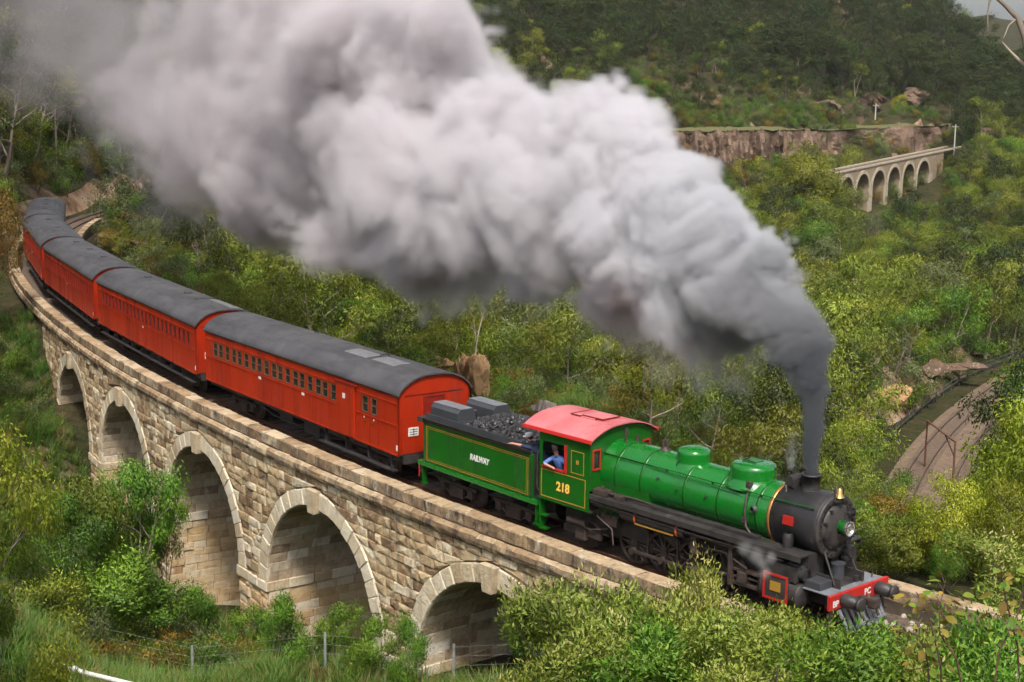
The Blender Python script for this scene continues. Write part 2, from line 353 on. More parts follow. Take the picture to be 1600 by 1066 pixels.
fa = np.concatenate([np.arange(-46, 100, 1.1), np.arange(100, 240, 2.2), np.arange(240, 470, 3.2), np.geomspace(470, 3400, 60)])
ra = np.concatenate([-np.geomspace(2600, 75, 60), np.arange(-74, 76, 1.25), np.geomspace(76.5, 190, 42), np.geomspace(195, 2600, 46)])
RT, FW_ = np.meshgrid(ra, fa); GX = CAM[0] + FH[0] * FW_ + RH[0] * RT; GY = CAM[1] + FH[1] * FW_ + RH[1] * RT
GZ = height(GX, GY)
def grid_faces(nr, nc):
    i = np.arange(nr - 1)[:, None] * nc + np.arange(nc - 1)[None, :]; i = i.ravel()
    return np.stack([i, i + 1, i + 1 + nc, i + nc], 1)
def np_mesh(name, V, Fq, mats, smooth=True, tint=None, normals=None):
    me = bpy.data.meshes.new(name); V = np.asarray(V, np.float32).reshape(-1, 3); Fq = np.asarray(Fq, np.int32); k = Fq.shape[1]
    me.vertices.add(len(V)); me.vertices.foreach_set('co', V.ravel())
    me.loops.add(Fq.size); me.loops.foreach_set('vertex_index', Fq.ravel())
    me.polygons.add(len(Fq)); me.polygons.foreach_set('loop_start', np.arange(0, Fq.size, k, dtype=np.int32))
    me.polygons.foreach_set('use_smooth', np.full(len(Fq), smooth))
    if tint is not None:
        a = me.attributes.new('tint', 'FLOAT', 'FACE'); a.data.foreach_set('value', np.asarray(tint, np.float32))
    me.update(calc_edges=True)
    if normals is not None: me.normals_split_custom_set_from_vertices(np.asarray(normals, np.float32).tolist())
    for m in (mats if isinstance(mats, (list, tuple)) else [mats]): me.materials.append(m)
    return me
# ground material: leaf litter and soil, green cover, bare rock where steep
mg = bpy.data.materials.new('ground'); mg.use_nodes = True; nt = mg.node_tree; L = nt.links; b = nt.nodes['Principled BSDF']; b.inputs['Roughness'].default_value = .95; b.inputs['Specular IOR Level'].default_value = .1
tc = _n(nt, 'ShaderNodeTexCoord')
def _noise(sc_, det=6):
    n = _n(nt, 'ShaderNodeTexNoise'); n.inputs['Scale'].default_value = sc_; n.inputs['Detail'].default_value = det; L.new(tc.outputs['Object'], n.inputs['Vector']); return n.outputs['Fac']
def _ramp(src, *st):
    r = _n(nt, 'ShaderNodeValToRGB'); e = r.color_ramp.elements; e[0].position, e[0].color = st[0][0], st[0][1] + (1,); e[1].position, e[1].color = st[-1][0], st[-1][1] + (1,)
    for p, c in st[1:-1]: k = e.new(p); k.color = c + (1,)
    L.new(src, r.inputs[0]); return r.outputs[0]
g1 = _ramp(_noise(.35), (.32, (.022, .029, .008)), (.5, (.036, .039, .013)), (.6, (.055, .042, .022)), (.72, (.085, .054, .032)))
g2 = _ramp(_noise(2.2), (.35, (.022, .026, .010)), (.65, (.08, .064, .034)))
mx = _n(nt, 'ShaderNodeMix', data_type='RGBA'); mx.inputs[0].default_value = .4; L.new(g1, mx.inputs[6]); L.new(g2, mx.inputs[7])
rock = _ramp(_noise(.6, 9), (.35, (.12, .07, .045)), (.5, (.26, .16, .10)), (.68, (.34, .26, .19)))
ge = _n(nt, 'ShaderNodeNewGeometry'); sx = _n(nt, 'ShaderNodeSeparateXYZ'); L.new(ge.outputs['True Normal'], sx.inputs[0])
mr = _n(nt, 'ShaderNodeMapRange'); mr.inputs[1].default_value = .74; mr.inputs[2].default_value = .58; L.new(sx.outputs[2], mr.inputs[0])
m2 = _n(nt, 'ShaderNodeMix', data_type='RGBA'); L.new(mr.outputs[0], m2.inputs[0]); L.new(mx.outputs[2], m2.inputs[6]); L.new(rock, m2.inputs[7])
L.new(m2.outputs[2], b.inputs['Base Color'])
bp = _n(nt, 'ShaderNodeBump'); bp.inputs['Strength'].default_value = .9; bp.inputs['Distance'].default_value = .25; L.new(_noise(1.7, 8), bp.inputs['Height']); L.new(bp.outputs[0], b.inputs['Normal'])
go = bpy.data.objects.new('ground', np_mesh('ground', np.stack([GX, GY, GZ], -1), grid_faces(*GX.shape), mg)); col.objects.link(go)
tag(go, 'rocky soil and undergrowth of the valley sides and hills', kind='structure')
# ------------------------------------------------------------------ stone viaduct carrying the train
def stone_mat(name, stops, scale=1.3, dark=(.05, .035, .028), streak=.5, tlo=.62, thi=1.3, bump=.8, face=0, lime=.55):
    m = bpy.data.materials.new(name); m.use_nodes = True; nt = m.node_tree; L = nt.links; b = nt.nodes['Principled BSDF']
    b.inputs['Roughness'].default_value = .88; b.inputs['Specular IOR Level'].default_value = .25
    tc = _n(nt, 'ShaderNodeTexCoord')
    def nz(s_, det=6, st=None, rough=.6):
        n = _n(nt, 'ShaderNodeTexNoise'); n.inputs['Scale'].default_value = s_; n.inputs['Detail'].default_value = det; n.inputs['Roughness'].default_value = rough
        if st:
            mp = _n(nt, 'ShaderNodeMapping'); mp.inputs['Scale'].default_value = st; L.new(tc.outputs['Object'], mp.inputs[0]); L.new(mp.outputs[0], n.inputs[0])
        else: L.new(tc.outputs['Object'], n.inputs[0])
        return n.outputs['Fac']
    cr = _n(nt, 'ShaderNodeValToRGB'); e = cr.color_ramp.elements
    e[0].position, e[0].color = stops[0][0], stops[0][1] + (1,); e[1].position, e[1].color = stops[-1][0], stops[-1][1] + (1,)
    for p, c in stops[1:-1]: k = e.new(p); k.color = c + (1,)
    at = _n(nt, 'ShaderNodeAttribute', attribute_name='tint')
    # per-stone colour pick plus mottling
    ad = _n(nt, 'ShaderNodeMath', operation='MULTIPLY_ADD'); ad.inputs[1].default_value = .62; L.new(at.outputs['Fac'], ad.inputs[0])
    sc2 = _n(nt, 'ShaderNodeMath', operation='MULTIPLY'); sc2.inputs[1].default_value = .55; L.new(nz(scale * 3, 8), sc2.inputs[0]); L.new(sc2.outputs[0], ad.inputs[2])
    sb_ = _n(nt, 'ShaderNodeMath', operation='SUBTRACT'); sb_.inputs[1].default_value = .08; L.new(ad.outputs[0], sb_.inputs[0])
    L.new(sb_.outputs[0], cr.inputs[0])
    # weather stains: blotches and runs down the face
    mr = _n(nt, 'ShaderNodeMapRange'); mr.inputs[1].default_value = .52; mr.inputs[2].default_value = .72; mr.inputs[4].default_value = streak; L.new(nz(scale * .9, 9, (1.6, 1.6, .45), .68), mr.inputs[0])
    so_ = mr.outputs[0]
    if face:      # patchy darkening, stronger on the upright faces
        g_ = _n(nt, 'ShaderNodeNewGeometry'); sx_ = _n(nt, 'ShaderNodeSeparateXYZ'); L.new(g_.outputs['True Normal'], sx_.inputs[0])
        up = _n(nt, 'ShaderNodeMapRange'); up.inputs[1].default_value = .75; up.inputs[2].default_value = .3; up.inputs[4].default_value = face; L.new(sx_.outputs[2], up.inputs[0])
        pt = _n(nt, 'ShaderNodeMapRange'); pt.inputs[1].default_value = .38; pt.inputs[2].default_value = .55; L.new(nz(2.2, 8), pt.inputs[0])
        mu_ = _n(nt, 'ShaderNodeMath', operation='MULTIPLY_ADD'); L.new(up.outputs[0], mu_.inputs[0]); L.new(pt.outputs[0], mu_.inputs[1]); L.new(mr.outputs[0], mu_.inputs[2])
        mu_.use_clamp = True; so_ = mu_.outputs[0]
    mx = _n(nt, 'ShaderNodeMix', data_type='RGBA'); mx.inputs[7].default_value = dark + (1,); L.new(so_, mx.inputs[0]); L.new(cr.outputs[0], mx.inputs[6])
    sp = _n(nt, 'ShaderNodeMapRange'); sp.inputs[1].default_value = .60; sp.inputs[2].default_value = .70; sp.inputs[4].default_value = .55; L.new(nz(11, 5), sp.inputs[0])
    m3 = _n(nt, 'ShaderNodeMix', data_type='RGBA'); m3.inputs[7].default_value = (.10, .075, .055, 1); L.new(sp.outputs[0], m3.inputs[0]); L.new(mx.outputs[2], m3.inputs[6])
    # pale lichen and lime runs, and dark water streaks
    lw = _n(nt, 'ShaderNodeMapRange'); lw.inputs[1].default_value = .57; lw.inputs[2].default_value = .66; lw.inputs[4].default_value = lime; L.new(nz(2.6, 10, (1, 1, .55), .72), lw.inputs[0])
    m4 = _n(nt, 'ShaderNodeMix', data_type='RGBA'); m4.inputs[7].default_value = (.70, .64, .53, 1); L.new(lw.outputs[0], m4.inputs[0]); L.new(m3.outputs[2], m4.inputs[6])
    dk = _n(nt, 'ShaderNodeMapRange'); dk.inputs[1].default_value = .56; dk.inputs[2].default_value = .70; dk.inputs[4].default_value = streak; L.new(nz(2.2, 8, (1.5, 1.5, .12), .65), dk.inputs[0])
    m5 = _n(nt, 'ShaderNodeMix', data_type='RGBA'); m5.inputs[7].default_value = (.045, .036, .03, 1); L.new(dk.outputs[0], m5.inputs[0]); L.new(m4.outputs[2], m5.inputs[6])
    L.new(m5.outputs[2], b.inputs['Base Color'])
    bp = _n(nt, 'ShaderNodeBump'); bp.inputs['Strength'].default_value = bump; bp.inputs['Distance'].default_value = .05; L.new(nz(9, 8), bp.inputs['Height']); L.new(bp.outputs[0], b.inputs['Normal'])
    return m
M_FACE = stone_mat('sandstone_face', [(.12, (.12, .07, .04)), (.30, (.31, .205, .115)), (.55, (.48, .36, .21)), (.80, (.67, .57, .42))], streak=.68)
M_VOUS = stone_mat('pale_dressed_stone', [(.1, (.36, .25, .14)), (.45, (.58, .47, .32)), (.85, (.76, .68, .54))], streak=.36)
M_PIER = stone_mat('golden_sandstone', [(.12, (.34, .20, .10)), (.4, (.52, .36, .19)), (.65, (.60, .46, .29)), (.9, (.64, .57, .45))], streak=.22)
M_SOFF = stone_mat('weathered_soffit_stone', [(.10, (.24, .165, .11)), (.35, (.44, .34, .23)), (.6, (.60, .50, .37)), (.85, (.78, .72, .62))], streak=.35)
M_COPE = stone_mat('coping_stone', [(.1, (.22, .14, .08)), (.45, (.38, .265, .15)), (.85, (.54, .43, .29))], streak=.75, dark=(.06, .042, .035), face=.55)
M_MORT = mat('old_mortar', (.12, .09, .065), .95, var=.5, scale=3, bump=.4)

VW, ZS, RA, RE = 2.44, -5.05, 3.70, 4.33
ARC = [10.8 + 9.8 * i for i in range(5)]; V0, V1 = 3.9, 58.0
vroot = empty('stone_viaduct', T(30, 0, -9.4)); VO = Vector(vroot.location)
tag(vroot, 'curved sandstone railway viaduct with round arches under the steam train', 'viaduct')
rnd = random.Random(21)
class Stones:
    """pieces of one kind: the 300 that show largest become parts, the others one joined part"""
    def __init__(s, name, mtl, keep=300): s.name, s.m, s.keep, s.items = name, mtl, keep, []
    def add(s, mp, quad, prot=.05, back=-.06, ins=.045, gap=.010, tint=None, jit=.012):
        """quad: 4 corners (a,b) counter-clockwise seen from outside; mp(a,b,o) -> world"""
        q = [np.array(p, float) for p in quad]; c = sum(q) / 4
        P1 = [Vector(mp(p[0], p[1], back)) for p in q]
        if (P1[0] - P1[1]).length < .04 and (P1[2] - P1[3]).length < .04: return
        def shrink(p, g):
            d = c - p; l = np.linalg.norm(d); return p + d / l * min(g * 1.4, l * .5) if l > 1e-6 else p
        P2 = [Vector(mp(*shrink(p, gap), prot * .45)) for p in q]
        P3 = [Vector(mp(*shrink(p, ins + rnd.uniform(-.01, .02)), prot + rnd.uniform(-jit, jit))) for p in q]
        C = Vector(mp(c[0], c[1], prot)); P4 = [Vector(mp(c[0], c[1], prot + rnd.uniform(0, jit * 2)))]
        V = P1 + P2 + P3 + P4
        Fc = []
        for k in range(4):
            j = (k + 1) % 4; Fc += [(k, j, 4 + j, 4 + k), (4 + k, 4 + j, 8 + j, 8 + k), (8 + k, 8 + j, 12)]
        area = (P3[1] - P3[0]).length * (P3[3] - P3[0]).length
        d = (np.array(C) - CAM) @ FWD; s.items.append((area / (d * d), [v - VO for v in V], Fc, rnd.random() if tint is None else tint))
    def flush(s, parent):
        s.items.sort(key=lambda t: -t[0])
        for _, V, Fc, t in s.items[:s.keep]:
            MB().add(V, Fc, False, t).build(s.name, s.m, parent)
        if len(s.items) > s.keep:
            m = MB()
            for _, V, Fc, t in s.items[s.keep:]: m.add(V, Fc, False, t)
            o = m.build(s.name, s.m, parent); o['kind'] = 'stuff'
def faceN(a, b, o): return T(a, -VW - o, b)
def faceF(a, b, o): return T(a, VW + o, b)
def rowsplit(x0, x1, lo, hi):
    out = [x0]
    while x1 - out[-1] > hi * 1.15: out.append(out[-1] + rnd.uniform(lo, hi))
    if x1 - out[-1] < lo * .6 and len(out) > 1: out[-1] = (out[-2] + x1) / 2 if rnd.random() < .5 else out[-1]
    out.append(x1); return out
def hw(z):
    if z >= ZS + RE: return 0.0
    if z > ZS: return math.sqrt(max(RE * RE - (z - ZS) ** 2, 0))
    return RA
def gz(s, lat=-2.5):
    p = T(s, lat); return float(height(np.array([p[0]]), np.array([p[1]]))[0])
spandrel = Stones('stone', M_FACE); vous = Stones('voussoir', M_VOUS); soff = Stones('soffit_stone', M_SOFF); pier = Stones('pier_stone', M_PIER); impost = Stones('impost_stone', M_VOUS)
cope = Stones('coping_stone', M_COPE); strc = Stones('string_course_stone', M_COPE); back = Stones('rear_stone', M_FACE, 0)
z = -.31; rows = []
while z > -10.4:
    h_ = rnd.uniform(.23, .40); rows.append((z, z - h_)); z -= h_
GZs = {s_: gz(s_) for s_ in range(0, 64)}
gmin = lambda a, b: min(GZs[k] for k in range(max(int(a), 0), min(int(b) + 2, 63)))
for z0, z1 in rows:
    for i in range(-1, 5):
        if i == -1: a0 = a1 = V0; 
        else: a0, a1 = ARC[i] + hw(z0), ARC[i] + hw(z1)
        if i == 4: b0 = b1 = V1
        else: b0, b1 = ARC[i + 1] - hw(z0), ARC[i + 1] - hw(z1)
        if z0 < gmin(min(a0, a1), max(b0, b1)) - .2: continue
        if b1 - a1 < .2: continue
        xs = rowsplit(min(a0, a1), max(b0, b1), .30, .90)
        xs = [x for x in xs[1:-1] if x > max(a0, a1) + .15 and x < min(b0, b1) - .15]
        tp = [a0] + xs + [b0]; bt = [a1] + xs + [b1]
        onpier = z0 <= ZS
        for j in range(len(tp) - 1):
            if z0 < GZs[min(int(tp[j]), 63)] - .4: continue
            st = pier if onpier else spandrel
            st.add(faceN, [(bt[j + 1], z1), (bt[j], z1), (tp[j], z0), (tp[j + 1], z0)], prot=rnd.uniform(.015, .085), jit=.022, ins=rnd.uniform(.035, .06), tint=min(1, max(0, rnd.gauss(.46, .30))))
# voussoirs, keystones, soffits, imposts, pier sides
for c in ARC:
    N = 23
    for k in range(N):
        if k == N // 2: continue
        t0, t1 = math.pi * k / N, math.pi * (k + 1) / N
        r1 = RE + rnd.uniform(-.04, .03)
        f = lambda a, r, o, c=c: T(c + r * math.cos(a), -VW - o, ZS + r * math.sin(a))
        vous.add(f, [(t0, RA), (t1, RA), (t1, r1), (t0, r1)], prot=rnd.uniform(.05, .085), gap=.004, ins=.02, tint=min(1, max(0, rnd.gauss(.55, .22))), jit=.006)
    t0, t1 = math.pi * 11 / N, math.pi * 12 / N
    m = MB(); V = []
    for o in (-.1, .24):
        for a, r in ((t0 + .012, RA - .14), (t1 - .012, RA - .14), (t1 + .012, RE + .05), (t0 - .012, RE + .05)): V.append(Vector(f(a, r, o)) - VO)
    m.add(V, [(0, 1, 2, 3), (7, 6, 5, 4), (0, 4, 5, 1), (1, 5, 6, 2), (2, 6, 7, 3), (3, 7, 4, 0)], tint=.3); m.build('keystone', M_VOUS, vroot)
    # barrel soffit on the side one looks into
    NR = 17
    for k in range(NR):
        t0, t1 = rad(-1) + k * rad(100) / NR, rad(-1) + (k + 1) * rad(100) / NR
        xs = rowsplit(-VW + .02, VW - .05, .55, 1.25)
        g = lambda a, l, o, c=c: T(c + (RA - o) * math.cos(a), l, ZS + (RA - o) * math.sin(a))
        for j in range(len(xs) - 1):
            soff.add(g, [(t0, xs[j]), (t0, xs[j + 1]), (t1, xs[j + 1]), (t1, xs[j])], prot=rnd.uniform(.012, .03), gap=.006, ins=.02, jit=.006, tint=min(1, max(0, rnd.gauss(.42, .28))))
    se = c + RA
    side = lambda l, zz, o, se=se: T(se - o, l, zz)
    for side_c, sgn in ((c + RA, 1), (c - RA, -1)):
        zi = ZS - .02
        if zi < GZs[min(int(side_c), 63)] - .3: continue
        if sgn == 1:
            xs = rowsplit(-VW - .1, VW + .1, .7, 1.2)
            for j in range(len(xs) - 1): impost.add(side, [(xs[j], zi - .36), (xs[j + 1], zi - .36), (xs[j + 1], zi), (xs[j], zi)], prot=.10, ins=.03, jit=.006)
    if GZs[min(int(se), 63)] < ZS - .6:
        zz = ZS - .39
        while zz > GZs[min(int(se), 63)] - .9:
            h_ = rnd.uniform(.30, .36); xs = rowsplit(-VW + .0, VW, .5, 1.15)
            for j in range(len(xs) - 1):
                edge = j == 0 or j == len(xs) - 2
                pier.add(side, [(xs[j], zz - h_), (xs[j + 1], zz - h_), (xs[j + 1], zz), (xs[j], zz)], prot=rnd.uniform(.02, .04) + (.045 if edge else 0), gap=.008, ins=.025, jit=.008, tint=min(1, max(0, rnd.gauss(.5, .25))))
            zz -= h_
for i in range(len(ARC) - 1):       # imposts on the pier fronts
    a, b_ = ARC[i] + RA - .08, ARC[i + 1] - RA + .08
    if ZS < max(GZs[int(a)], GZs[int(b_)]) - .2: continue
    xs = rowsplit(a, b_, .7, 1.1)
    for j in range(len(xs) - 1): impost.add(faceN, [(xs[j + 1], ZS - .38), (xs[j], ZS - .38), (xs[j], ZS - .02), (xs[j + 1], ZS - .02)], prot=.12, ins=.03, jit=.006)
# string course (rounded) and coping stones, both parapets
def course(st, s0, s1, lo, hi, prof, side):
    """prof: list of (lat outwards from VW, z) going round the section"""
    xs = rowsplit(s0, s1, lo, hi)
    for j in range(len(xs) - 1):
        a, b_ = xs[j] + .006, xs[j + 1] - .006; V = []; dz = rnd.uniform(-.012, .012); dl = rnd.uniform(-.015, .02); n = len(prof)
        for s_ in (a, (a + b_) / 2, b_):
            for l, zz in prof: V.append(Vector(T(s_, side * (VW + l + dl + rnd.uniform(-.015, .015)), zz + dz + rnd.uniform(-.016, .016))) - VO)
        Fc = [(r * n + k, r * n + (k + 1) % n, (r + 1) * n + (k + 1) % n, (r + 1) * n + k) for r in range(2) for k in range(n)] + [tuple(range(n - 1, -1, -1)), tuple(range(2 * n, 3 * n))]
        c = (V[0] + V[-1]) / 2 + VO; d = (np.array(c) - CAM) @ FWD
        st.items.append(((b_ - a) / (d * d), V, Fc, min(1, max(0, rnd.gauss(.5, .25)))))
course(strc, V0, V1, .55, 1.15, [(-.3, -.30), (.06, -.30), (.15, -.24), (.19, -.12), (.17, .02), (.09, .11), (-.3, .13)], -1)
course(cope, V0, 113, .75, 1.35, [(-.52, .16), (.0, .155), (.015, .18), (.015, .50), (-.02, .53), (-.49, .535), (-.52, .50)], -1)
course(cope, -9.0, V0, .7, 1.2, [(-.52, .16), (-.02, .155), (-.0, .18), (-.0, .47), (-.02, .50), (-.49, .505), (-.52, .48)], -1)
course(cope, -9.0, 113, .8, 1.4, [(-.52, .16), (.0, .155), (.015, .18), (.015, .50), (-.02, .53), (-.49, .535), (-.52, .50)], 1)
course(strc, V1, 113, .8, 1.4, [(-.3, -.30), (.06, -.30), (.17, -.12), (.09, .11), (-.3, .13)], -1)
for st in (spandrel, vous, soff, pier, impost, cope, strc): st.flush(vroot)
# solid masonry behind the facing stones
m = MB()
def sheet(f, A, B):
    V = [Vector(f(a, b_)) - VO for a in A for b_ in B]; n = len(B)
    m.add(V, [(i * n + j, i * n + j + 1, (i + 1) * n + j + 1, (i + 1) * n + j) for i in range(len(A) - 1) for j in range(n - 1)])
for lat in (-VW + .0, VW):
    for i in range(-1, 5):
        a = V0 if i == -1 else ARC[i]; b_ = V1 if i == 4 else ARC[i + 1]
        ss = sorted(set(list(np.linspace(a, b_, 60)) + ([ARC[i] + RA - 1e-3, ARC[i] + RA + 1e-3] if i >= 0 else []) + ([ARC[i + 1] - RA - 1e-3, ARC[i + 1] - RA + 1e-3] if i < 4 else [])))
        V = []
        for s_ in ss:
            dm = min(abs(s_ - c) for c in ARC); low = ZS + math.sqrt(max(RA * RA - dm * dm, 0)) + .01 if dm < RA else -11.5
            V += [Vector(T(s_, lat, .16)) - VO, Vector(T(s_, lat, low)) - VO]
        m.add(V, [(2 * k, 2 * k + 1, 2 * k + 3, 2 * k + 2) for k in range(len(ss) - 1)])
for c in ARC:
    sheet(lambda a, l, c=c: T(c + (RA + .01) * math.cos(a), l, ZS + (RA + .01) * math.sin(a)), np.linspace(0, math.pi, 40), [-VW, 0, VW])
    for se in (c - RA - .01, c + RA + .01): sheet(lambda zz, l, se=se: T(se, l, zz), [ZS, -11.5], [-VW, VW])
for lat in (-VW + .5, VW - .5): sheet(lambda s_, zz: T(s_, lat, zz), np.linspace(-9, 113, 90), [.2, -.6])
for lat in (-VW, VW): sheet(lambda s_, zz: T(s_, lat, zz), np.linspace(V1, 113, 60), [.16, -2.2]); sheet(lambda s_, zz: T(s_, lat * .99, zz), np.linspace(-9.0, V0, 14), [.16, -4.0])
for se, zt_ in ((-9.0, -.25), (V0, -.2), (V1, -.2)): sheet(lambda zz, l, se=se: T(se, l, zz), [zt_, -6], [-VW, VW])
for sg in (-1, 1): sheet(lambda zz, l: T(-8.99, l, zz), [.17, -.7], [sg * (VW - .5), sg * VW])
m.build('masonry_core', M_MORT, vroot)

# ------------------------------------------------------------------ ballast and track on the deck
M_BALL = mat('ballast', (.17, .12, .085), .95, col2=(.05, .035, .028), scale=9, bump=1.0, bscale=14)
ss = np.arange(-40, 178, .35); lats = np.array([-1.93, -1.5, -1.15, -.8, -.3, .3, .8, 1.15, 1.5, 1.93])
V = []
for s_ in ss:
    for l in lats:
        p = T(s_, l); V.append((p[0], p[1], (-.13 if abs(l) < 1.2 else -.19) + .05 * (vnoise2(np.array(s_ * 3.1), np.array(l * 4.0 + 50), 5) - .5)))
bo = bpy.data.objects.new('ballast', np_mesh('ballast', np.array(V), grid_faces(len(ss), len(lats)), M_BALL, False)); col.objects.link(bo); tag(bo, 'brown track ballast between the parapets', kind='structure')
M_RAIL = mat('rusty_rail', (.16, .075, .04), .6, .3, var=.4, scale=6); M_RTOP = mat('worn_rail_head', (.33, .29, .26), .35, .8)
M_SLEEP = mat('timber_sleeper', (.10, .065, .045), .9, col2=(.05, .035, .03), scale=5, bump=.5, objrand=.3)
troot = empty('railway_track', T(0, 0, 0)); tag(troot, 'narrow railway track with rusty rails running over the viaduct', 'track')
TO = Vector(troot.location)
ss = np.arange(-38, 176, .8)
for lat in (-.57, .57):
    m = MB(); pr = [(-.06, -.12), (.06, -.12), (.06, -.105), (.012, -.09), (.012, -.04), (.033, -.03), (.033, .0), (-.033, .0), (-.033, -.03), (-.012, -.04), (-.012, -.09), (-.06, -.105)]; n = len(pr)
    V = [Vector(T(s_, lat + l, zz - .002)) - TO for s_ in ss for l, zz in pr]
    m.add(V, [(i * n + k, i * n + (k + 1) % n, (i + 1) * n + (k + 1) % n, (i + 1) * n + k) for i in range(len(ss) - 1) for k in range(n)])
    m.build('rail', M_RAIL, troot)
sm_ = MB().bbox(-.11, .11, -1.0, 1.0, -.24, -.105, .012).mesh('sleeper', M_SLEEP)
for s_ in np.arange(-16, 62, .62):
    p = Vector(T(s_, 0)) - TO; inst('sleeper', sm_, troot, p, (0, 0, -Tphi(s_) + rnd.uniform(-.02, .02)))
# ------------------------------------------------------------------ paints and metals of the train
M_GREEN = mat('green_engine_paint', (.006, .160, .016), .20, var=.10, scale=1.2, spec=.55, coat=.6, bump=.03, bscale=3)
M_GREEN2 = mat('green_tender_paint', (.007, .112, .007), .32, var=.2, scale=1.1, coat=.2, bump=.03, bscale=3)
M_BLACK = mat('black_engine_paint', (.018, .016, .017), .5, col2=(.045, .040, .038), scale=4, bump=.1)
M_SMOKEBOX = mat('graphite_smokebox', (.035, .032, .034), .42, col2=(.018, .017, .018), scale=2, bump=.05)
M_GEAR = mat('oily_running_gear', (.035, .028, .025), .55, .2, col2=(.09, .062, .05), scale=5, bump=.3)
M_STEEL = mat('worn_steel_rod', (.20, .155, .135), .45, .7, var=.5, scale=6)
M_RED = mat('red_buffer_beam_paint', (.50, .02, .014), .45, var=.2, scale=3)
M_PINK = mat('sky_sheen_roof_paint', (.60, .19, .20), .40, col2=(.50, .11, .12), scale=1.3, coat=.1)  # red roof painted pink to stand in for the sky's sheen
M_ORANGE = mat('orange_lining', (.55, .10, .02), .5)
M_GOLD = mat('dull_gold_lining', (.36, .20, .025), .5); M_YELL = mat('gold_leaf_lettering', (.86, .60, .10), .4); M_WHITE = mat('white_paint', (.80, .78, .74), .5, var=.15, scale=8)
M_BRASS = mat('polished_brass', (.80, .52, .20), .22, 1.0); M_COPPER = mat('copper_band', (.52, .25, .08), .35, .6)
M_CAR = mat('carriage_red_paint', (.40, .024, .0035), .42, col2=(.34, .019, .003), scale=1.0, coat=.05, spec=.35, stretch=(1, 1, .35), bump=.02, bscale=5)
M_CAR2 = mat('carriage_red_trim', (.24, .013, .004), .5, var=.25, scale=4)
M_ROOF = mat('grey_canvas_roof', (.085, .082, .088), .7, col2=(.055, .054, .06), scale=1.2, bump=.15, stretch=(1, .25, 1))
M_PATCH = mat('pale_roof_panel', (.20, .20, .21), .55, var=.4, scale=6)
M_GREY = mat('grey_steel_paint', (.20, .21, .23), .5, var=.3, scale=4); M_DGREY = mat('dark_grey_paint', (.055, .058, .066), .5, var=.25, scale=3)
M_COAL = mat('coal', (.020, .019, .021), .38, col2=(.045, .043, .046), scale=9, bump=.3)
M_INSIDE = mat('dark_interior', (.03, .024, .02), .8); M_WOOD = mat('brown_window_frame', (.17, .07, .03), .6, var=.4, scale=6)
M_GLASS = mat('dark_window_glass', (.02, .024, .024), .04, spec=1.0, bump=.05, bscale=1.5)
M_LENS = mat('lamp_lens', (.85, .86, .85), .1, .9); M_SKIN = mat('skin', (.58, .28, .19), .55); M_SHIRT = mat('blue_shirt', (.13, .25, .62), .8, var=.35, scale=9); M_NAVY = mat('navy_overalls', (.03, .045, .10), .85, var=.3, scale=9); M_CAP = mat('dark_cap', (.022, .018, .022), .8); M_WCLOTH = mat('white_cloth', (.78, .78, .76), .8)

grime(M_GREEN, (.010, .05, .012), .30, 1.6, (1, 1, .5)); grime(M_GREEN2, (.015, .035, .010), .5, 1.5); grime(M_CAR, (.10, .012, .006), .6, 1.7, (.8, 1, .18), (.48, .74)); grime(M_ROOF, (.022, .021, .023), .65, .9, (.35, 1, 1), (.46, .66), .1); grime(M_PINK, (.30, .06, .06), .5, 1.5, (1, 1, 1)); grime(M_SMOKEBOX, (.07, .055, .05), .5, 2.2, (1, 1, .4)); grime(M_BLACK, (.075, .058, .048), .5, 2.5, (1, 1, .6)); grime(M_RED, (.12, .02, .015), .5, 3)
def wheel(parent, x, y, r, spokes=0, name='wheel', w=.12, side=-1, cw=False):
    """disc or spoked railway wheel; the tyre and spokes are its pieces"""
    m = MB(); z = r; n = 28
    m.lathe([(-.05, r * .86), (-.05, r), (.045, r), (.045, r + .028), (.08, r + .028), (.08, r * .86), (-.05, r * .86)], (x, y, z), (0, -side, 0), n)
    o = m.build(name, M_GEAR, parent)
    h = MB()
    if spokes:
        for k in range(spokes):
            a = 2 * math.pi * k / spokes; h.cyl((x + math.cos(a) * r * .12, y, z + math.sin(a) * r * .12), (x + math.cos(a) * r * .88, y, z + math.sin(a) * r * .88), .042, .03, 6, False)
        if cw:
            pts = [(x + r * .8 * math.cos(a), z + r * .8 * math.sin(a)) for a in np.linspace(.35, 1.9, 9)]; h.prism(pts, 1, y - .03, y + .03)
    else:
        h.lathe([(-.02, r * .88), (-.035, r * .6), (-.01, r * .3), (-.05, r * .25)], (x, y, z), (0, -side, 0), n)
    h.cyl((x, y - .09, z), (x, y + .09, z), r * .22, n=14)
    h.build('wheel_centre', M_GEAR, o)
    return o
def rivets(m, pts, d, r=.014):
    for p in pts: m.cyl(p, (p[0] + d[0] * .012, p[1] + d[1] * .012, p[2] + d[2] * .012), r, r * .6, 6)

# ================================================================== locomotive  (x = -metres behind the buffer beam)
loco = vehicle('steam_locomotive', .5, 9.5, 0); tag(loco, 'green and black steam locomotive numbered 218 with pink-red cab roof', 'locomotive')
BZ = 2.40
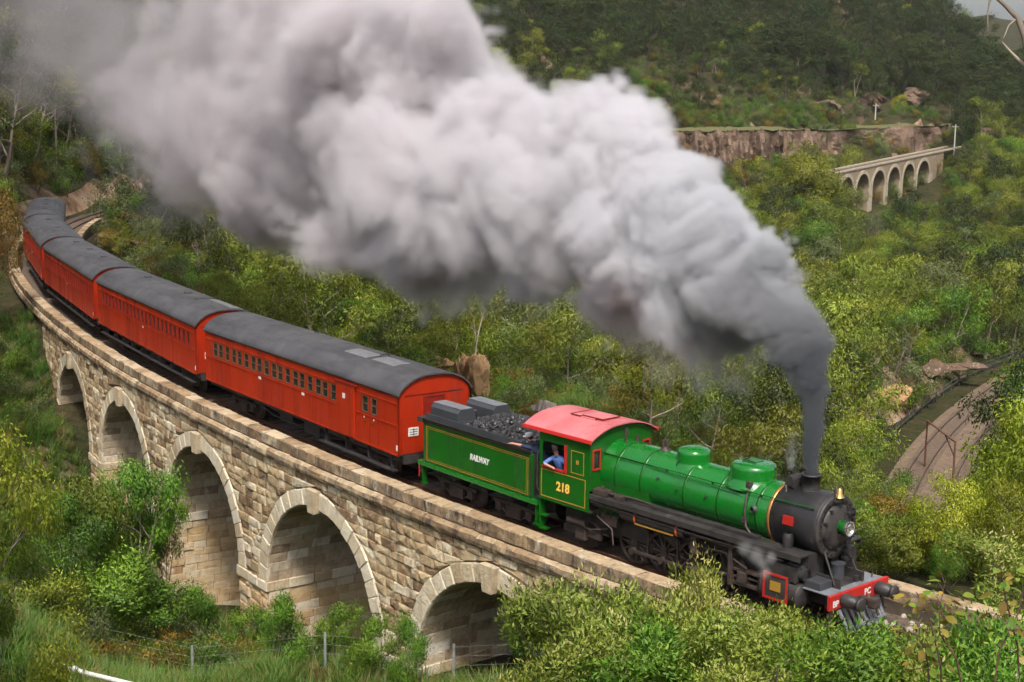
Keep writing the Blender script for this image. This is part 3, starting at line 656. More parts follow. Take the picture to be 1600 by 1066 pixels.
# boiler: tapered barrel, firebox wrapper
m = MB(); m.lathe([(2.25, .745), (2.3, .755), (5.6, .765), (6.4, .83), (8.14, .84)], (0, 0, BZ), (-1, 0, 0), 48); boiler = m.build('boiler', M_GREEN, loco)
for u, r in ((2.62, .757), (3.9, .762), (5.05, .768), (6.55, .838), (7.5, .845)):
    MB().lathe([(u, r), (u, r + .008), (u + .07, r + .008), (u + .07, r)], (0, 0, BZ), (-1, 0, 0), 48).build('boiler_band', M_GREEN2, boiler)
MB().lathe([(2.2, .76), (2.2, .80), (2.29, .80), (2.29, .75)], (0, 0, BZ), (-1, 0, 0), 48).build('copper_ring', M_COPPER, boiler)
m = MB(); m.box(-8.13, -6.3, -.80, .80, 1.25, 2.3); m.build('firebox', M_GREEN2, loco)
# smokebox
m = MB(); m.lathe([(.80, .70), (.80, .79), (.84, .80), (2.2, .795), (2.2, .74)], (0, 0, BZ), (-1, 0, 0), 48); sbx = m.build('smokebox', M_SMOKEBOX, loco)
m = MB(); m.lathe([(.80, .80), (.74, .80), (.72, .77), (.72, .62), (.76, .60), (.74, .585), (.68, .56), (.64, .40), (.60, .2), (.59, .0001)], (0, 0, BZ), (-1, 0, 0), 48); dr = m.build('smokebox_door', M_BLACK, loco)
m = MB()
for k in range(24):
    a = 2 * math.pi * k / 24; m.cyl((-.72, math.cos(a) * .695, BZ + math.sin(a) * .695), (-.685, math.cos(a) * .695, BZ + math.sin(a) * .695), .024, n=6)
m.build('bolt_ring', M_SMOKEBOX, dr)['kind'] = 'stuff'
for k in range(10):
    a = 2 * math.pi * k / 10 + .3; MB().bbox(-.72, -.62, math.cos(a) * .555 - .035, math.cos(a) * .555 + .035, BZ + math.sin(a) * .555 - .035, BZ + math.sin(a) * .555 + .035, .008).build('door_clamp', M_SMOKEBOX, dr)
MB().box(-.70, -.60, .30, .62, BZ + .26, BZ + .32).box(-.70, -.60, .30, .62, BZ - .30, BZ - .24).cyl((-.66, .62, BZ - .36), (-.66, .62, BZ + .38), .03, n=8).build('door_hinge', M_SMOKEBOX, dr)
m = MB()
for u in (.90, 2.12): 
    for k in range(56): a = 2 * math.pi * k / 56; p = (-u, math.cos(a) * .795, BZ + math.sin(a) * .795); m.cyl(p, (p[0], math.cos(a) * .812, BZ + math.sin(a) * .812), .014, .009, 6)
m.build('rivet_rows', M_SMOKEBOX, sbx)['kind'] = 'stuff'
# chimney with exhaust cap and the generator behind it
m = MB(); m.lathe([(0, .44), (.05, .34), (.12, .245), (.16, .225), (.50, .225), (.50, .245), (.56, .245), (.56, .19), (.2, .18)], (-1.56, 0, 3.02), (0, 0, 1), 32); m.build('chimney', M_BLACK, loco)
m = MB(); m.bbox(-2.14, -1.86, -.30, .12, 3.18, 3.36, .03); m.cyl((-2.0, -.32, 3.36), (-2.0, .16, 3.36), .13, n=16); m.cyl((-2.02, -.06, 3.4), (-2.02, -.06, 3.68), .025, n=8); m.cyl((-1.9, -.2, 3.1), (-1.9, -.2, 3.4), .05, n=8); m.build('steam_generator', M_BLACK, loco)
m = MB(); m.cyl((-2.1, -.3, 3.22), (-1.98, -.42, 3.0), .03, n=8); m.tube([(-1.95, .2, 3.3), (-1.8, .35, 3.2), (-1.5, .5, 3.0)], .02); m.build('generator_pipe', M_BLACK, loco)
# headlight and bell
m = MB(); m.lathe([(.34, .16), (.34, .19), (.41, .19), (.43, .175), (.64, .175), (.68, .12)], (0, 0, BZ + .03), (-1, 0, 0), 28); hl = m.build('headlight', M_GREEN, loco)
MB().lathe([(.325, .195), (.325, .15), (.40, .15), (.40, .197), (.325, .197)], (0, 0, BZ + .03), (-1, 0, 0), 28).build('headlight_rim', M_LENS, hl)
MB().lathe([(.37, .15), (.35, .11), (.335, .06), (.33, .0001)], (0, 0, BZ + .03), (-1, 0, 0), 24).build('lens', M_LENS, hl)
MB().box(-.64, -.5, -.12, .12, BZ - .18, BZ - .12).build('headlight_bracket', M_BLACK, hl)
m = MB(); m.lathe([(0, .135), (.03, .12), (.10, .085), (.2, .07), (.235, .04), (.25, .0001)], (-.70, 0, 3.16), (0, 0, 1), 24); bell = m.build('bell', M_BRASS, loco)
m = MB(); m.tube([(-.70, -.16, 3.10), (-.70, -.17, 3.3), (-.70, -.12, 3.42), (-.70, 0, 3.46), (-.70, .12, 3.42), (-.70, .17, 3.3), (-.70, .16, 3.10)], .02, 8); m.box(-.78, -.62, -.2, .2, 3.06, 3.12); m.build('bell_yoke', M_BLACK, bell)
# domes
def dome(name, u, r, top, flat):
    h = top - 3.02
    m = MB(); m.lathe([(-.12, r * 1.22), (.02, r * 1.1), (.09, r * 1.01), (.14, r), (h - .16, r), (h - .10, r * .985), (h - .04, r * .93), (h - .01, r * .8), (h + flat, r * .35), (h + flat, .0001)], (-u, 0, 3.02), (0, 0, 1), 40)
    return m.build(name, M_GREEN, loco)
d1 = dome('sand_dome', 3.38, .60, 3.52, .015)
m = MB(); m.bbox(-3.62, -3.22, -.2, .2, 3.525, 3.555, .01); m.build('sand_hatch', M_GREEN2, d1); MB().tube([(-3.2, -.16, 3.56), (-3.6, -.16, 3.565), (-3.6, .1, 3.565)], .014).build('hatch_handle', M_BLACK, d1)
dome('steam_dome', 5.42, .46, 3.50, .04)
m = MB(); m.lathe([(0, .16), (.06, .14), (.1, .1), (.16, .1)], (-6.45, 0, 3.2), (0, 0, 1), 16); m.cyl((-6.38, 0, 3.3), (-6.38, 0, 3.52), .05, n=10); m.cyl((-6.54, 0, 3.3), (-6.54, 0, 3.49), .05, n=10); m.cyl((-6.46, .08, 3.25), (-6.46, .08, 3.62), .022, n=8); m.build('safety_valves', M_GEAR, loco)
m = MB(); m.cyl((-7.75, -.2, 3.2), (-7.75, -.2, 3.5), .035, n=8); m.cyl((-7.75, -.2, 3.42), (-7.75, -.2, 3.62), .06, .05, n=10); m.cyl((-7.6, .1, 3.2), (-7.6, .1, 3.42), .05, n=8); m.build('whistle', M_GEAR, loco)
# handrail, pipes and fittings on the boiler, both sides
for sg in (-1, 1):
    a = rad(38); yy, zz = sg * math.cos(a) * .87, BZ + math.sin(a) * .87
    m = MB(); m.tube([(-.95, yy * .98, zz), (-4, yy, zz), (-8.1, yy, zz)], .016, 8); m.tube([(-1.2, yy * .9, zz - .32), (-4.5, yy * 1.02, zz - .10), (-8.1, yy * 1.02, zz - .06)], .010, 6)
    hr = m.build('handrail', M_GREEN2, loco)
    for u in (1.0, 2.6, 4.2, 5.8, 7.4): MB().cyl((-u, sg * math.cos(a) * .74, BZ + math.sin(a) * .74), (-u, yy, zz), .022, n=8).build('handrail_stanchion', M_BLACK, hr)
    m = MB(); m.tube([(-3.05, sg * .52, 3.08), (-3.0, sg * .72, 2.76), (-2.98, sg * .80, 2.40), (-2.92, sg * .80, 2.05), (-2.70, sg * .86, 1.90)], .035, 8); m.bbox(-3.12, -2.98, sg * .56 - .07, sg * .56 + .07, 3.0, 3.16, .015); m.bbox(-3.05, -2.92, sg * .78 - .06, sg * .78 + .06, 2.12, 2.28, .015); m.build('sand_pipe', M_GEAR, loco)
    m = MB(); m.lathe([(0, .11), (.04, .11), (.07, .07), (.10, .07)], (-2.72, sg * .735, 2.53), (0, sg, 0), 14); m.build('clack_valve', M_DGREY, loco)
    for u, dz in ((5.3, .1), (4.3, .12), (6.0, .25)): MB().cyl((-u, sg * .76, BZ + dz), (-u, sg * .81, BZ + dz), .035, n=8).build('washout_plug', M_DGREY, loco)
    # running board with its edge, brackets, air reservoir and pipes
    m = MB(); m.bbox(-8.1, -.85, sg * .72, sg * 1.27, 1.80, 1.845, .008); m.box(-8.1, -.85, sg * 1.23, sg * 1.275, 1.70, 1.80); m.box(-8.1, -2.4, sg * .80, sg * 1.0, 1.85, 1.93); rb = m.build('running_board', M_BLACK, loco)
    m = MB(); m.tube([(-8.1, sg * 1.20, 1.62), (-4, sg * 1.20, 1.58), (-1.4, sg * 1.18, 1.60)], .022, 6); m.tube([(-8.1, sg * 1.12, 1.53), (-3, sg * 1.12, 1.50)], .018, 6); m.build('brake_pipe', M_STEEL, rb)
    m = MB(); m.cyl((-7.0, sg * 1.02, 1.50), (-4.7, sg * 1.02, 1.50), .16, n=18); m.build('air_reservoir', M_BLACK, loco)
    for u in (6.45, 4.95):
        MB().lathe([(u - .035, .17), (u - .035, .182), (u + .035, .182), (u + .035, .17)], (0, sg * 1.02, 1.50), (-1, 0, 0), 16).build('reservoir_strap', M_ORANGE, loco)
    MB().box(-6.4, -5.0, sg * 1.21, sg * 1.215, 1.36, 1.40).build('reservoir_line', M_GOLD, loco)
    m = MB(); m.bbox(-8.05, -7.55, sg * .92, sg * 1.2, 1.85, 2.02, .02); m.cyl((-7.8, sg * 1.05, 2.0), (-7.8, sg * 1.05, 2.12), .05, n=8); m.bbox(-7.25, -6.95, sg * .95, sg * 1.18, 1.85, 1.98, .02); m.tube([(-7.6, sg * 1.08, 1.95), (-6.6, sg * 1.0, 1.99), (-6.0, sg * .95, 1.94)], .03, 8); m.build('lubricator', M_GEAR, loco)
    m = MB(); m.lathe([(0, .13), (.1, .13), (.26, .15), (.38, .11)], (-1.55, sg * .84, 1.84), (0, 0, 1), 14); m.build('steam_pipe_cover', M_SMOKEBOX, loco)
    MB().box(-1.75, -1.45, sg * .775, sg * .835, BZ + .0, BZ + .22).build('number_plate', M_RED, sbx)
    # cylinder, steam chest, guides, rods
    m = MB(); m.cyl((-2.05, sg * .98, .78), (-.98, sg * .98, .78), .31, n=28); m.lathe([(2.05, .33), (2.05, .30), (2.12, .28), (2.14, .12)], (0, sg * .98, .78), (-1, 0, 0), 28); m.lathe([(.98, .31), (.94, .33), (.90, .29), (.84, .12), (.84, .0001)], (0, sg * .98, .78), (-1, 0, 0), 28); m.bbox(-2.0, -1.02, sg * .62, sg * 1.16, 1.08, 1.5, .05); m.cyl((-2.15, sg * .92, 1.30), (-.86, sg * .92, 1.30), .17, n=20); m.box(-1.9, -1.1, 0, sg * .7, .7, 1.4)
    cyl_ = m.build('cylinder', M_BLACK, loco)
    pan = MB().bbox(-1.90, -1.14, sg * 1.27, sg * 1.305, .58, 1.26, .012).build('cylinder_cladding', M_BLACK, cyl_)
    m = MB(); y0, y1 = sg * 1.306, sg * 1.322
    for a0, a1, c0, c1 in ((-1.90, -1.14, 1.20, 1.26), (-1.90, -1.14, .58, .64), (-1.90, -1.835, .64, 1.20), (-1.205, -1.14, .64, 1.20)): m.box(a0, a1, y0, y1, c0, c1)
    m.build('cladding_border', M_RED, cyl_); MB().box(-1.68, -1.36, y0, y1, .82, 1.06).build('cladding_panel', M_GOLD, cyl_)
    m = MB(); m.box(-3.15, -2.1, sg * .86, sg * 1.08, .93, .99); m.box(-3.15, -2.1, sg * .86, sg * 1.08, .57, .63); m.bbox(-3.2, -3.08, sg * .80, sg * 1.12, .5, 1.7, .015); m.build('slide_bars', M_GEAR, loco)
    m = MB(); m.bbox(-2.92, -2.62, sg * .85, sg * 1.1, .62, .94, .03); m.cyl((-2.62, sg * .98, .78), (-2.1, sg * .98, .78), .035, n=10); m.build('crosshead', M_STEEL, loco)
    m = MB(); m.tube([(-2.8, sg * .98, .78), (-4.0, sg * .96, .62), (-4.86, sg * .95, .52)], [.045, .06, .055], 8); m.build('connecting_rod', M_STEEL, loco)
    m = MB(); m.bbox(-6.86, -3.46, sg * .80, sg * .86, .40, .485, .01)
    for u in (3.54, 4.64, 5.72, 6.80): m.cyl((-u, sg * .76, .44), (-u, sg * .90, .44), .10, n=14)
    m.build('coupling_rod', M_STEEL, loco)
    m = MB(); m.tube([(-2.6, sg * 1.08, 1.06), (-3.4, sg * 1.05, 1.3), (-4.4, sg * 1.02, 1.22)], .03, 6); m.tube([(-4.4, sg * 1.02, 1.5), (-4.45, sg * 1.03, 1.2), (-4.5, sg * 1.04, .85)], .035, 6); m.tube([(-4.5, sg * 1.04, .85), (-4.7, sg * 1.03, .66), (-4.86, sg * 1.02, .5)], .03, 6); m.bbox(-4.52, -4.32, sg * .95, sg * 1.08, 1.0, 1.46, .02); m.build('valve_gear', M_GEAR, loco)
    for u in (3.6, 4.7, 5.78, 6.86): wheel(loco, -u, sg * .62, .60, 12, 'driving_wheel', side=sg, cw=True)
    wheel(loco, -1.65 + .1, sg * .58, .36, 0, 'leading_wheel', side=sg); wheel(loco, -8.75, sg * .58, .42, 0, 'trailing_wheel', side=sg)
    m = MB(); m.bbox(-9.5, -8.0, sg * .78, sg * .88, .42, .62, .02); m.bbox(-8.95, -8.55, sg * .74, sg * .96, .3, .7, .03); m.tube([(-7.7, sg * .9, .85), (-8.3, sg * .95, .7), (-9.3, sg * .95, .72)], .03, 6); m.cyl((-8.5, sg * .96, .82), (-9.2, sg * .96, .82), .11, n=14); m.build('trailing_truck', M_GEAR, loco)
    for u in (7.2, 7.45, 7.7, 7.95): MB().tube([(-u, sg * 1.0, 1.5), (-u - .05, sg * 1.02, 1.25), (-u, sg * .95, 1.05)], .016, 6).build('injector_pipe', M_GEAR, loco)
    MB().bbox(-7.9, -7.3, sg * .85, sg * 1.0, 1.0, 1.3, .02).tube([(-8.0, sg * 1.05, 1.2), (-7.4, sg * 1.05, .95), (-7.35, sg * 1.03, .5)], .025, 6).build('injector', M_GEAR, loco)
    for u in (4.18, 5.25, 6.33): MB().tube([(-u, sg * .72, 1.1), (-u, sg * .74, .2)], .03, 6).build('brake_hanger', M_GEAR, loco)
# frames, saddle, front deck
m = MB()
for sg in (-1, 1): m.box(-9.8, -.2, sg * .44, sg * .50, .52, 1.28)
m.box(-9.8, -.3, -.44, .44, .95, 1.05); m.box(-7.9, -6.4, -.7, .7, .7, 1.3); m.bbox(-2.0, -.95, -.5, .5, 1.05, 1.75, .05); m.build('main_frame', M_BLACK, loco)
m = MB(); m.box(-1.35, -.95, -.16, .16, 1.0, 1.62)
for sg in (-1, 1): m.box(-1.1, -.86, sg * .55, sg * .9, 1.15, 1.82); m.tube([(-.78, sg * .45, 1.95), (-.35, sg * .5, 1.1)], .03, 8)
m.build('smokebox_support', M_BLACK, loco)
m = MB(); m.bbox(-.98, -.04, -1.05, 1.12, 1.0, 1.03, .006); m.build('front_deck', M_GREY, loco)
m = MB(); m.bbox(-.95, -.42, -.98, -.42, 1.03, 1.22, .02); m.bbox(-1.35, -.95, -1.02, -.66, 1.45, 1.52, .01); m.build('front_box', M_DGREY, loco)
m = MB(); m.cyl((-.72, .12, 1.03), (-.72, .12, 1.42), .17, n=18); m.cyl((-.72, .12, 1.42), (-.72, .12, 1.46), .19, n=18); m.build('air_pump', M_DGREY, loco)
m = MB(); m.cyl((-.80, .42, 1.72), (-.50, .42, 1.72), .15, n=18); m.bbox(-.78, -.55, .30, .54, 1.50, 1.86, .03); m.build('feed_pump', M_BLACK, loco)
for yy in (.55, .92): MB().cyl((-.25, yy, 1.03), (-.25, yy, 1.30), .018, n=6).build('lamp_iron', M_BLACK, loco)
MB().bbox(-.36, -.26, .28, .40, 1.03, 1.18, .01).build('lamp_bracket', M_BLACK, loco)
m = MB(); m.bbox(-.04, .05, -1.21, 1.21, .70, 1.06, .012); beam = m.build('buffer_beam', M_RED, loco)
text('lettering', 'BP', M_WHITE, beam, .22, (.054, -.98, .84), (rad(90), 0, rad(90)), .002, offset=.006); text('lettering', 'PC', M_WHITE, beam, .22, (.054, .32, .88), (rad(90), 0, rad(90)), .002, offset=.006)
for yy in (-.66, .74):
    m = MB(); m.lathe([(-.05, .16), (-.10, .17), (-.40, .165), (-.42, .11), (-.50, .11), (-.50, .17), (-.54, .185), (-.57, .175), (-.585, .12), (-.59, .0001)], (0, yy, .88), (-1, 0, 0), 24); m.build('buffer', M_BLACK, loco)
m = MB(); m.bbox(.05, .40, -.09, .09, .68, .86, .03); m.bbox(.36, .58, -.15, .13, .64, .90, .05); m.tube([(.06, .30, .80), (.28, .32, .62), (.42, .30, .36)], .035, 8); m.tube([(.06, -.28, .80), (.25, -.30, .6), (.35, -.28, .4)], .03, 8); m.build('coupler', M_GEAR, loco)
for k in range(9):
    y0 = -.80 + k * .2
    m = MB(); m.add([(.04, y0 - .05, .66), (.04, y0 + .05, .66), (.42 - abs(y0) * .12, y0 * .92 + .05, .12), (.42 - abs(y0) * .12, y0 * .92 - .05, .12), (.0, y0 - .05, .64), (.0, y0 + .05, .64), (.38 - abs(y0) * .12, y0 * .92 + .05, .12), (.38 - abs(y0) * .12, y0 * .92 - .05, .12)], [(0, 1, 2, 3), (7, 6, 5, 4), (0, 3, 7, 4), (1, 5, 6, 2), (3, 2, 6, 7), (0, 4, 5, 1)]); m.build('cowcatcher_slat', M_GREY, loco)
MB().box(.28, .34, -.78, .78, .22, .27).build('cowcatcher_bar', M_GREY, loco)
for sg in (-1, 1): MB().box(-.05, .0, sg * 1.0, sg * 1.14, .25, .72).box(-.2, .05, sg * .95, sg * 1.18, .25, .28).build('front_step', M_BLACK, loco)
# cab
CF, CR, CW = 8.14, 10.16, 1.25
def side_sheet(sg):
    m = MB(); t0, t1 = sg * CW, sg * (CW - .03)
    for u0, u1, z0, z1 in ((CF, CR, 1.29, 2.28), (CF, CR, 3.02, 3.33), (CF, 9.03, 2.28, 3.02), (10.06, CR, 2.28, 3.02)): m.box(-u1, -u0, t0, t1, z0, z1)
    return m
cab = None
for sg in (-1, 1):
    o = side_sheet(sg).build('cab_side', M_GREEN2, loco); m = MB(); y0, y1 = sg * (CW + .004), sg * (CW + .012)
    def frame_(u0, u1, z0, z1, w_=.03):
        for q in ((u0, u1, z0, z0 + w_), (u0, u1, z1 - w_, z1), (u0, u0 + w_, z0 + w_, z1 - w_), (u1 - w_, u1, z0 + w_, z1 - w_)): m.box(-q[1], -q[0], y0, y1, q[2], q[3])
    frame_(8.26, 10.08, 1.38, 2.20); frame_(8.34, 8.86, 2.30, 2.96, .025)
    m.build('lining', M_GOLD, o)
    m = MB(); 
    for q in ((9.03, 9.12, 2.24, 3.05), (9.12, 10.06, 2.24, 2.29)): m.box(-q[1], -q[0], sg * (CW - .03), sg * (CW + .03), q[2], q[3])
    m.build('window_frame', M_RED, o)
    rz = 0 if sg < 0 else math.pi
    text('number_218', '218', M_YELL, o, .36, (-9.17, sg * (CW + .012), 1.78), (rad(90), 0, rz), .004, offset=.012, xs=1.0)
    text('number_shadow', '218', M_CAR2, o, .36, (-9.15, sg * (CW + .005), 1.765), (rad(90), 0, rz), .001, offset=.018, xs=1.0)
    MB().bbox(-8.65, -8.55, sg * CW, sg * (CW + .014), 2.58, 2.70, .005).build('builder_plate', M_GOLD, o)
m = MB(); m.box(-CF, -CF + .03, -CW, CW, 1.9, 2.5); m.box(-CF, -CF + .03, -CW, -1.12, 2.5, 3.33); m.box(-CF, -CF + .03, 1.12, CW, 2.5, 3.33); m.box(-CF, -CF + .03, -.88, .88, 2.5, 3.33); m.box(-CF, -CF + .03, -1.12, -.88, 3.05, 3.33); m.box(-CF, -CF + .03, .88, 1.12, 3.05, 3.33)
top = [(y, 3.33 + .33 * (1 - (abs(y) / 1.25) ** 2.5)) for y in np.linspace(-1.25, 1.25, 21)]
m.prism([(-1.25, 3.33)] + [t for t in top[1:-1]] + [(1.25, 3.33)], 0, -CF, -CF + .03); m.build('cab_front', M_GREEN2, loco)
for sg in (-1, 1):
    m = MB(); x0, x1 = -CF + .03, -CF + .055
    for a0, a1, c0, c1 in ((.85, .89, 2.48, 3.08), (1.11, 1.16, 2.48, 3.08), (.89, 1.11, 2.48, 2.53), (.89, 1.11, 3.03, 3.08)): m.box(x0, x1, sg * a0, sg * a1, c0, c1)
    fw_ = m.build('front_window_frame', M_RED, loco); MB().box(-CF + .005, -CF + .015, sg * .88, sg * 1.12, 2.5, 3.05).build('pane', M_GLASS, fw_)
# roof: curved sheet with red edge, ribs and sliding ventilator
def roofsheet(u0, u1, hwid, zb, rise, th, n=24):
    ys = np.linspace(-hwid, hwid, n); zt = [zb + rise * (1 - (abs(y) / hwid) ** 2.5) for y in ys]
    return [(y, z + th) for y, z in zip(ys, zt)] + [(y, z) for y, z in list(zip(ys, zt))[::-1]]
m = MB(); P_ = roofsheet(0, 0, 1.34, 3.33, .35, .035); n = len(P_)
v = [(-7.98, y, z) for y, z in P_] + [(-10.78, y, z) for y, z in P_]
m.add(v, [(k, (k + 1) % n, n + (k + 1) % n, n + k) for k in range(n)], False); m.add(v[:n], [tuple(range(n))]); m.add(v[n:], [tuple(range(n))]); roof = m.build('cab_roof', M_PINK, loco)
M_EDGE = mat('bright_red_edge', (.66, .035, .03), .4)
for sg in (-1, 1): MB().bbox(-10.79, -7.97, sg * 1.335, sg * 1.375, 3.29, 3.40, .012).build('roof_edge', M_EDGE, roof)
m = MB(); m.bbox(-9.75, -8.75, -.42, .42, 3.69, 3.73, .01); m.bbox(-9.35, -8.55, -.34, .34, 3.73, 3.76, .01); m.build('roof_ventilator', M_PINK, roof)
m = MB()
for x in (-9.75, -9.36, -8.75): m.box(x - .015, x + .015, -.43, .43, 3.72, 3.745)
m.box(-9.75, -9.36, -.44, -.41, 3.72, 3.745); m.box(-9.36, -8.54, -.36, -.335, 3.73, 3.765); m.box(-8.55, -8.53, -.35, .35, 3.73, 3.765); m.build('ventilator_trim', M_CAR2, roof)
m = MB(); m.box(-10.3, -CF, -1.2, 1.2, 1.25, 1.32); m.build('cab_floor', M_INSIDE, loco)
m = MB(); m.bbox(-8.5, -8.16, -.8, .8, 1.4, 3.1, .05); m.tube([(-8.55, -.4, 2.6), (-8.75, -.45, 2.7)], .03); m.cyl((-8.5, .2, 2.7), (-8.6, .2, 2.7), .1); m.cyl((-8.5, -.3, 2.85), (-8.58, -.3, 2.85), .07); m.build('backhead', M_BLACK, loco)
m = MB(); m.tube([(-10.17, -1.24, 1.5), (-10.22, -1.28, 1.6), (-10.22, -1.28, 2.6), (-10.17, -1.24, 2.7)], .016); m.tube([(-10.17, 1.24, 1.5), (-10.22, 1.28, 1.6), (-10.22, 1.28, 2.6), (-10.17, 1.24, 2.7)], .016); m.build('cab_grab_rail', M_STEEL, loco)
for sg in (-1, 1): MB().box(-10.25, -9.95, sg * 1.0, sg * 1.2, .35, .39).box(-10.2, -10.16, sg * 1.0, sg * 1.2, .35, 1.28).box(-10.25, -9.95, sg * 1.0, sg * 1.2, .75, .79).build('cab_step', M_GREEN2, loco)

# ================================================================== bogies shared by tender and carriages
def bogie(parent, x, wb=1.5, r=.40, name='bogie'):
    m = MB()
    for sg in (-1, 1):
        m.box(x - wb / 2 - .28, x + wb / 2 + .28, sg * .80, sg * .87, r + .12, r + .22); m.box(x - .35, x + .35, sg * .78, sg * .90, r - .22, r + .12)
        for k in (-1, 1):
            m.bbox(x + k * wb / 2 - .13, x + k * wb / 2 + .13, sg * .76, sg * .92, r - .12, r + .14, .02); m.tube([(x + k * (wb / 2 + .2), sg * .84, r + .12), (x + k * .3, sg * .84, r - .2)], .03, 6)
        for q in (-.2, 0, .2): m.cyl((x + q, sg * .84, r - .2), (x + q, sg * .84, r + .12), .055, n=10)
    m.box(x - .2, x + .2, -.85, .85, r + .05, r + .25); o = m.build(name, M_GEAR, parent)
    for k in (-1, 1):
        for sg in (-1, 1): 
            w_ = MB(); w_.lathe([(-.05, r * .8), (-.05, r), (.05, r), (.05, r + .025), (.08, r + .025), (.08, r * .8), (-.04, r * .8), (-.02, r * .3), (-.02, .0001)], (x + k * wb / 2, sg * .60, r), (0, -sg, 0), 24); w_.build('wheel', M_GEAR, o)
        MB().cyl((x + k * wb / 2, -.6, r), (x + k * wb / 2, .6, r), .06, n=10).build('axle', M_GEAR, o)
    return o
# ================================================================== tender
TS = 10.21; tend = vehicle('tender', TS, 16.165, TS); tag(tend, 'green coal tender with gold lining coupled behind the locomotive cab', 'tender')
tu = lambda u: -(u - TS)
m = MB(); m.bbox(tu(15.93), tu(10.58), -1.22, 1.22, 1.16, 2.44, .02); tb = m.build('tank', M_GREEN2, tend)
m = MB(); m.bbox(tu(16.18), tu(10.24), -1.26, 1.26, 1.0, 1.15, .012); m.build('footplate', M_GREEN, tend)
m = MB()
for sg in (-1, 1):
    y0, y1 = sg * 1.224, sg * 1.231
    def fr_(u0, u1, z0, z1, w_=.03):
        for q in ((u0, u1, z0, z0 + w_), (u0, u1, z1 - w_, z1), (u0, u0 + w_, z0 + w_, z1 - w_), (u1 - w_, u1, z0 + w_, z1 - w_)): m.box(tu(q[1]), tu(q[0]), y0, y1, q[2], q[3])
    fr_(10.68, 15.76, 1.22, 2.34, .020); fr_(10.76, 15.68, 1.28, 2.28, .010)
m.build('lining', M_GOLD, tb)
for sg, rz in ((-1, 0), (1, math.pi)): text('lettering', 'RAILWAY', M_WHITE, tb, .25, (tu(13.0), sg * 1.232, 1.80), (rad(90), 0, rz), .003, shear=.15, offset=.012, xs=.86)
m = MB()
for sg in (-1, 1):
    for u in (10.64, 12.3, 14.1, 15.86): rivets(m, [(tu(u), sg * 1.22, z) for z in np.arange(1.22, 2.42, .075)], (0, sg, 0), .012)
    rivets(m, [(tu(u), sg * 1.22, 2.40) for u in np.arange(10.7, 15.9, .08)], (0, sg, 0), .012)
m.build('rivet_rows', M_GREEN2, tb)['kind'] = 'stuff'
# flared dark coping round the top, coal space walls
m = MB()
o_ = [(10.58, 1.22, 2.44), (10.58, 1.33, 2.66)]
prof = [(1.215, 2.42), (1.25, 2.50), (1.33, 2.57), (1.34, 2.60), (1.30, 2.60), (1.20, 2.52)]
for sg in (-1, 1):
    n = len(prof); v = [(tu(u), sg * y, z) for u in (10.6, 16.02) for y, z in prof]; m.add(v, [(k, (k + 1) % n, n + (k + 1) % n, n + k) for k in range(n)]); m.add(v[:n], [tuple(range(n))]); m.add(v[n:], [tuple(range(n))])
m.bbox(tu(16.1), tu(15.86), -1.34, 1.34, 2.44, 2.60, .02); m.build('flared_top', M_BLACK, tend)
m = MB(); m.box(tu(15.9), tu(10.62), -1.2, 1.2, 2.44, 2.47)
for sg in (-1, 1): m.box(tu(15.9), tu(10.62), sg * 1.10, sg * 1.14, 2.47, 2.72)
m.box(tu(10.66), tu(10.62), -1.1, 1.1, 2.47, 2.75); m.box(tu(14.3), tu(14.26), -1.1, 1.1, 2.47, 2.7); m.build('coal_space', M_DGREY, tend)
for y0, y1, u0, u1 in ((-.98, -.30, 14.42, 15.85), (.26, .94, 14.2, 15.62)):
    m = MB(); m.prism([(y0, 2.47), (y1, 2.47), (y1, 2.92), (y1 - .12, 3.04), (y0 + .12, 3.04), (y0, 2.92)], 0, tu(u1), tu(u0)); bx_ = m.build('tool_box', M_DGREY, tend); MB().box(tu(u1) - .01, tu(u0) + .01, y0 + .10, y1 - .10, 3.04, 3.06).build('box_lid', M_GREY, bx_)
m = MB(); m.cyl((tu(15.0), -.02, 2.47), (tu(15.0), -.02, 2.78), .16, n=16); m.cyl((tu(15.0), -.02, 2.78), (tu(15.0), -.02, 2.82), .19, n=16); m.build('water_filler', M_DGREY, tend)
rc = random.Random(5); m = MB(); ico = [(-.5, 0, .8), (.5, 0, .8), (-.5, 0, -.8), (.5, 0, -.8), (0, .8, .5), (0, .8, -.5), (0, -.8, .5), (0, -.8, -.5), (.8, .5, 0), (-.8, .5, 0), (.8, -.5, 0), (-.8, -.5, 0)]
icf = [(0, 1, 4), (0, 4, 9), (9, 4, 5), (4, 8, 5), (4, 1, 8), (8, 1, 10), (8, 10, 3), (5, 8, 3), (5, 3, 2), (2, 3, 7), (7, 3, 10), (7, 10, 6), (7, 6, 11), (11, 6, 0), (0, 6, 1), (6, 10, 1), (9, 11, 0), (9, 2, 11), (9, 5, 2), (7, 11, 2)]
for k in range(1500):
    u = rc.uniform(10.75, 14.2); y = rc.uniform(-1.06, 1.06); top = 2.50 + .42 * max(0, 1 - ((u - 12.9) / 1.75) ** 2) * (1 - (y / 1.25) ** 2) + .06
    s_ = rc.uniform(.035, .085); q = [s_ * rc.uniform(.6, 1.3) for _ in range(3)]; zc = top - rc.uniform(0, .05); ca, sa = math.cos(rc.uniform(0, 6.28)), math.sin(rc.uniform(0, 6.28))
    m.add([(tu(u) + (a * ca - b_ * sa) * q[0], y + (a * sa + b_ * ca) * q[1], zc + c * q[2]) for a, b_, c in ico], icf)
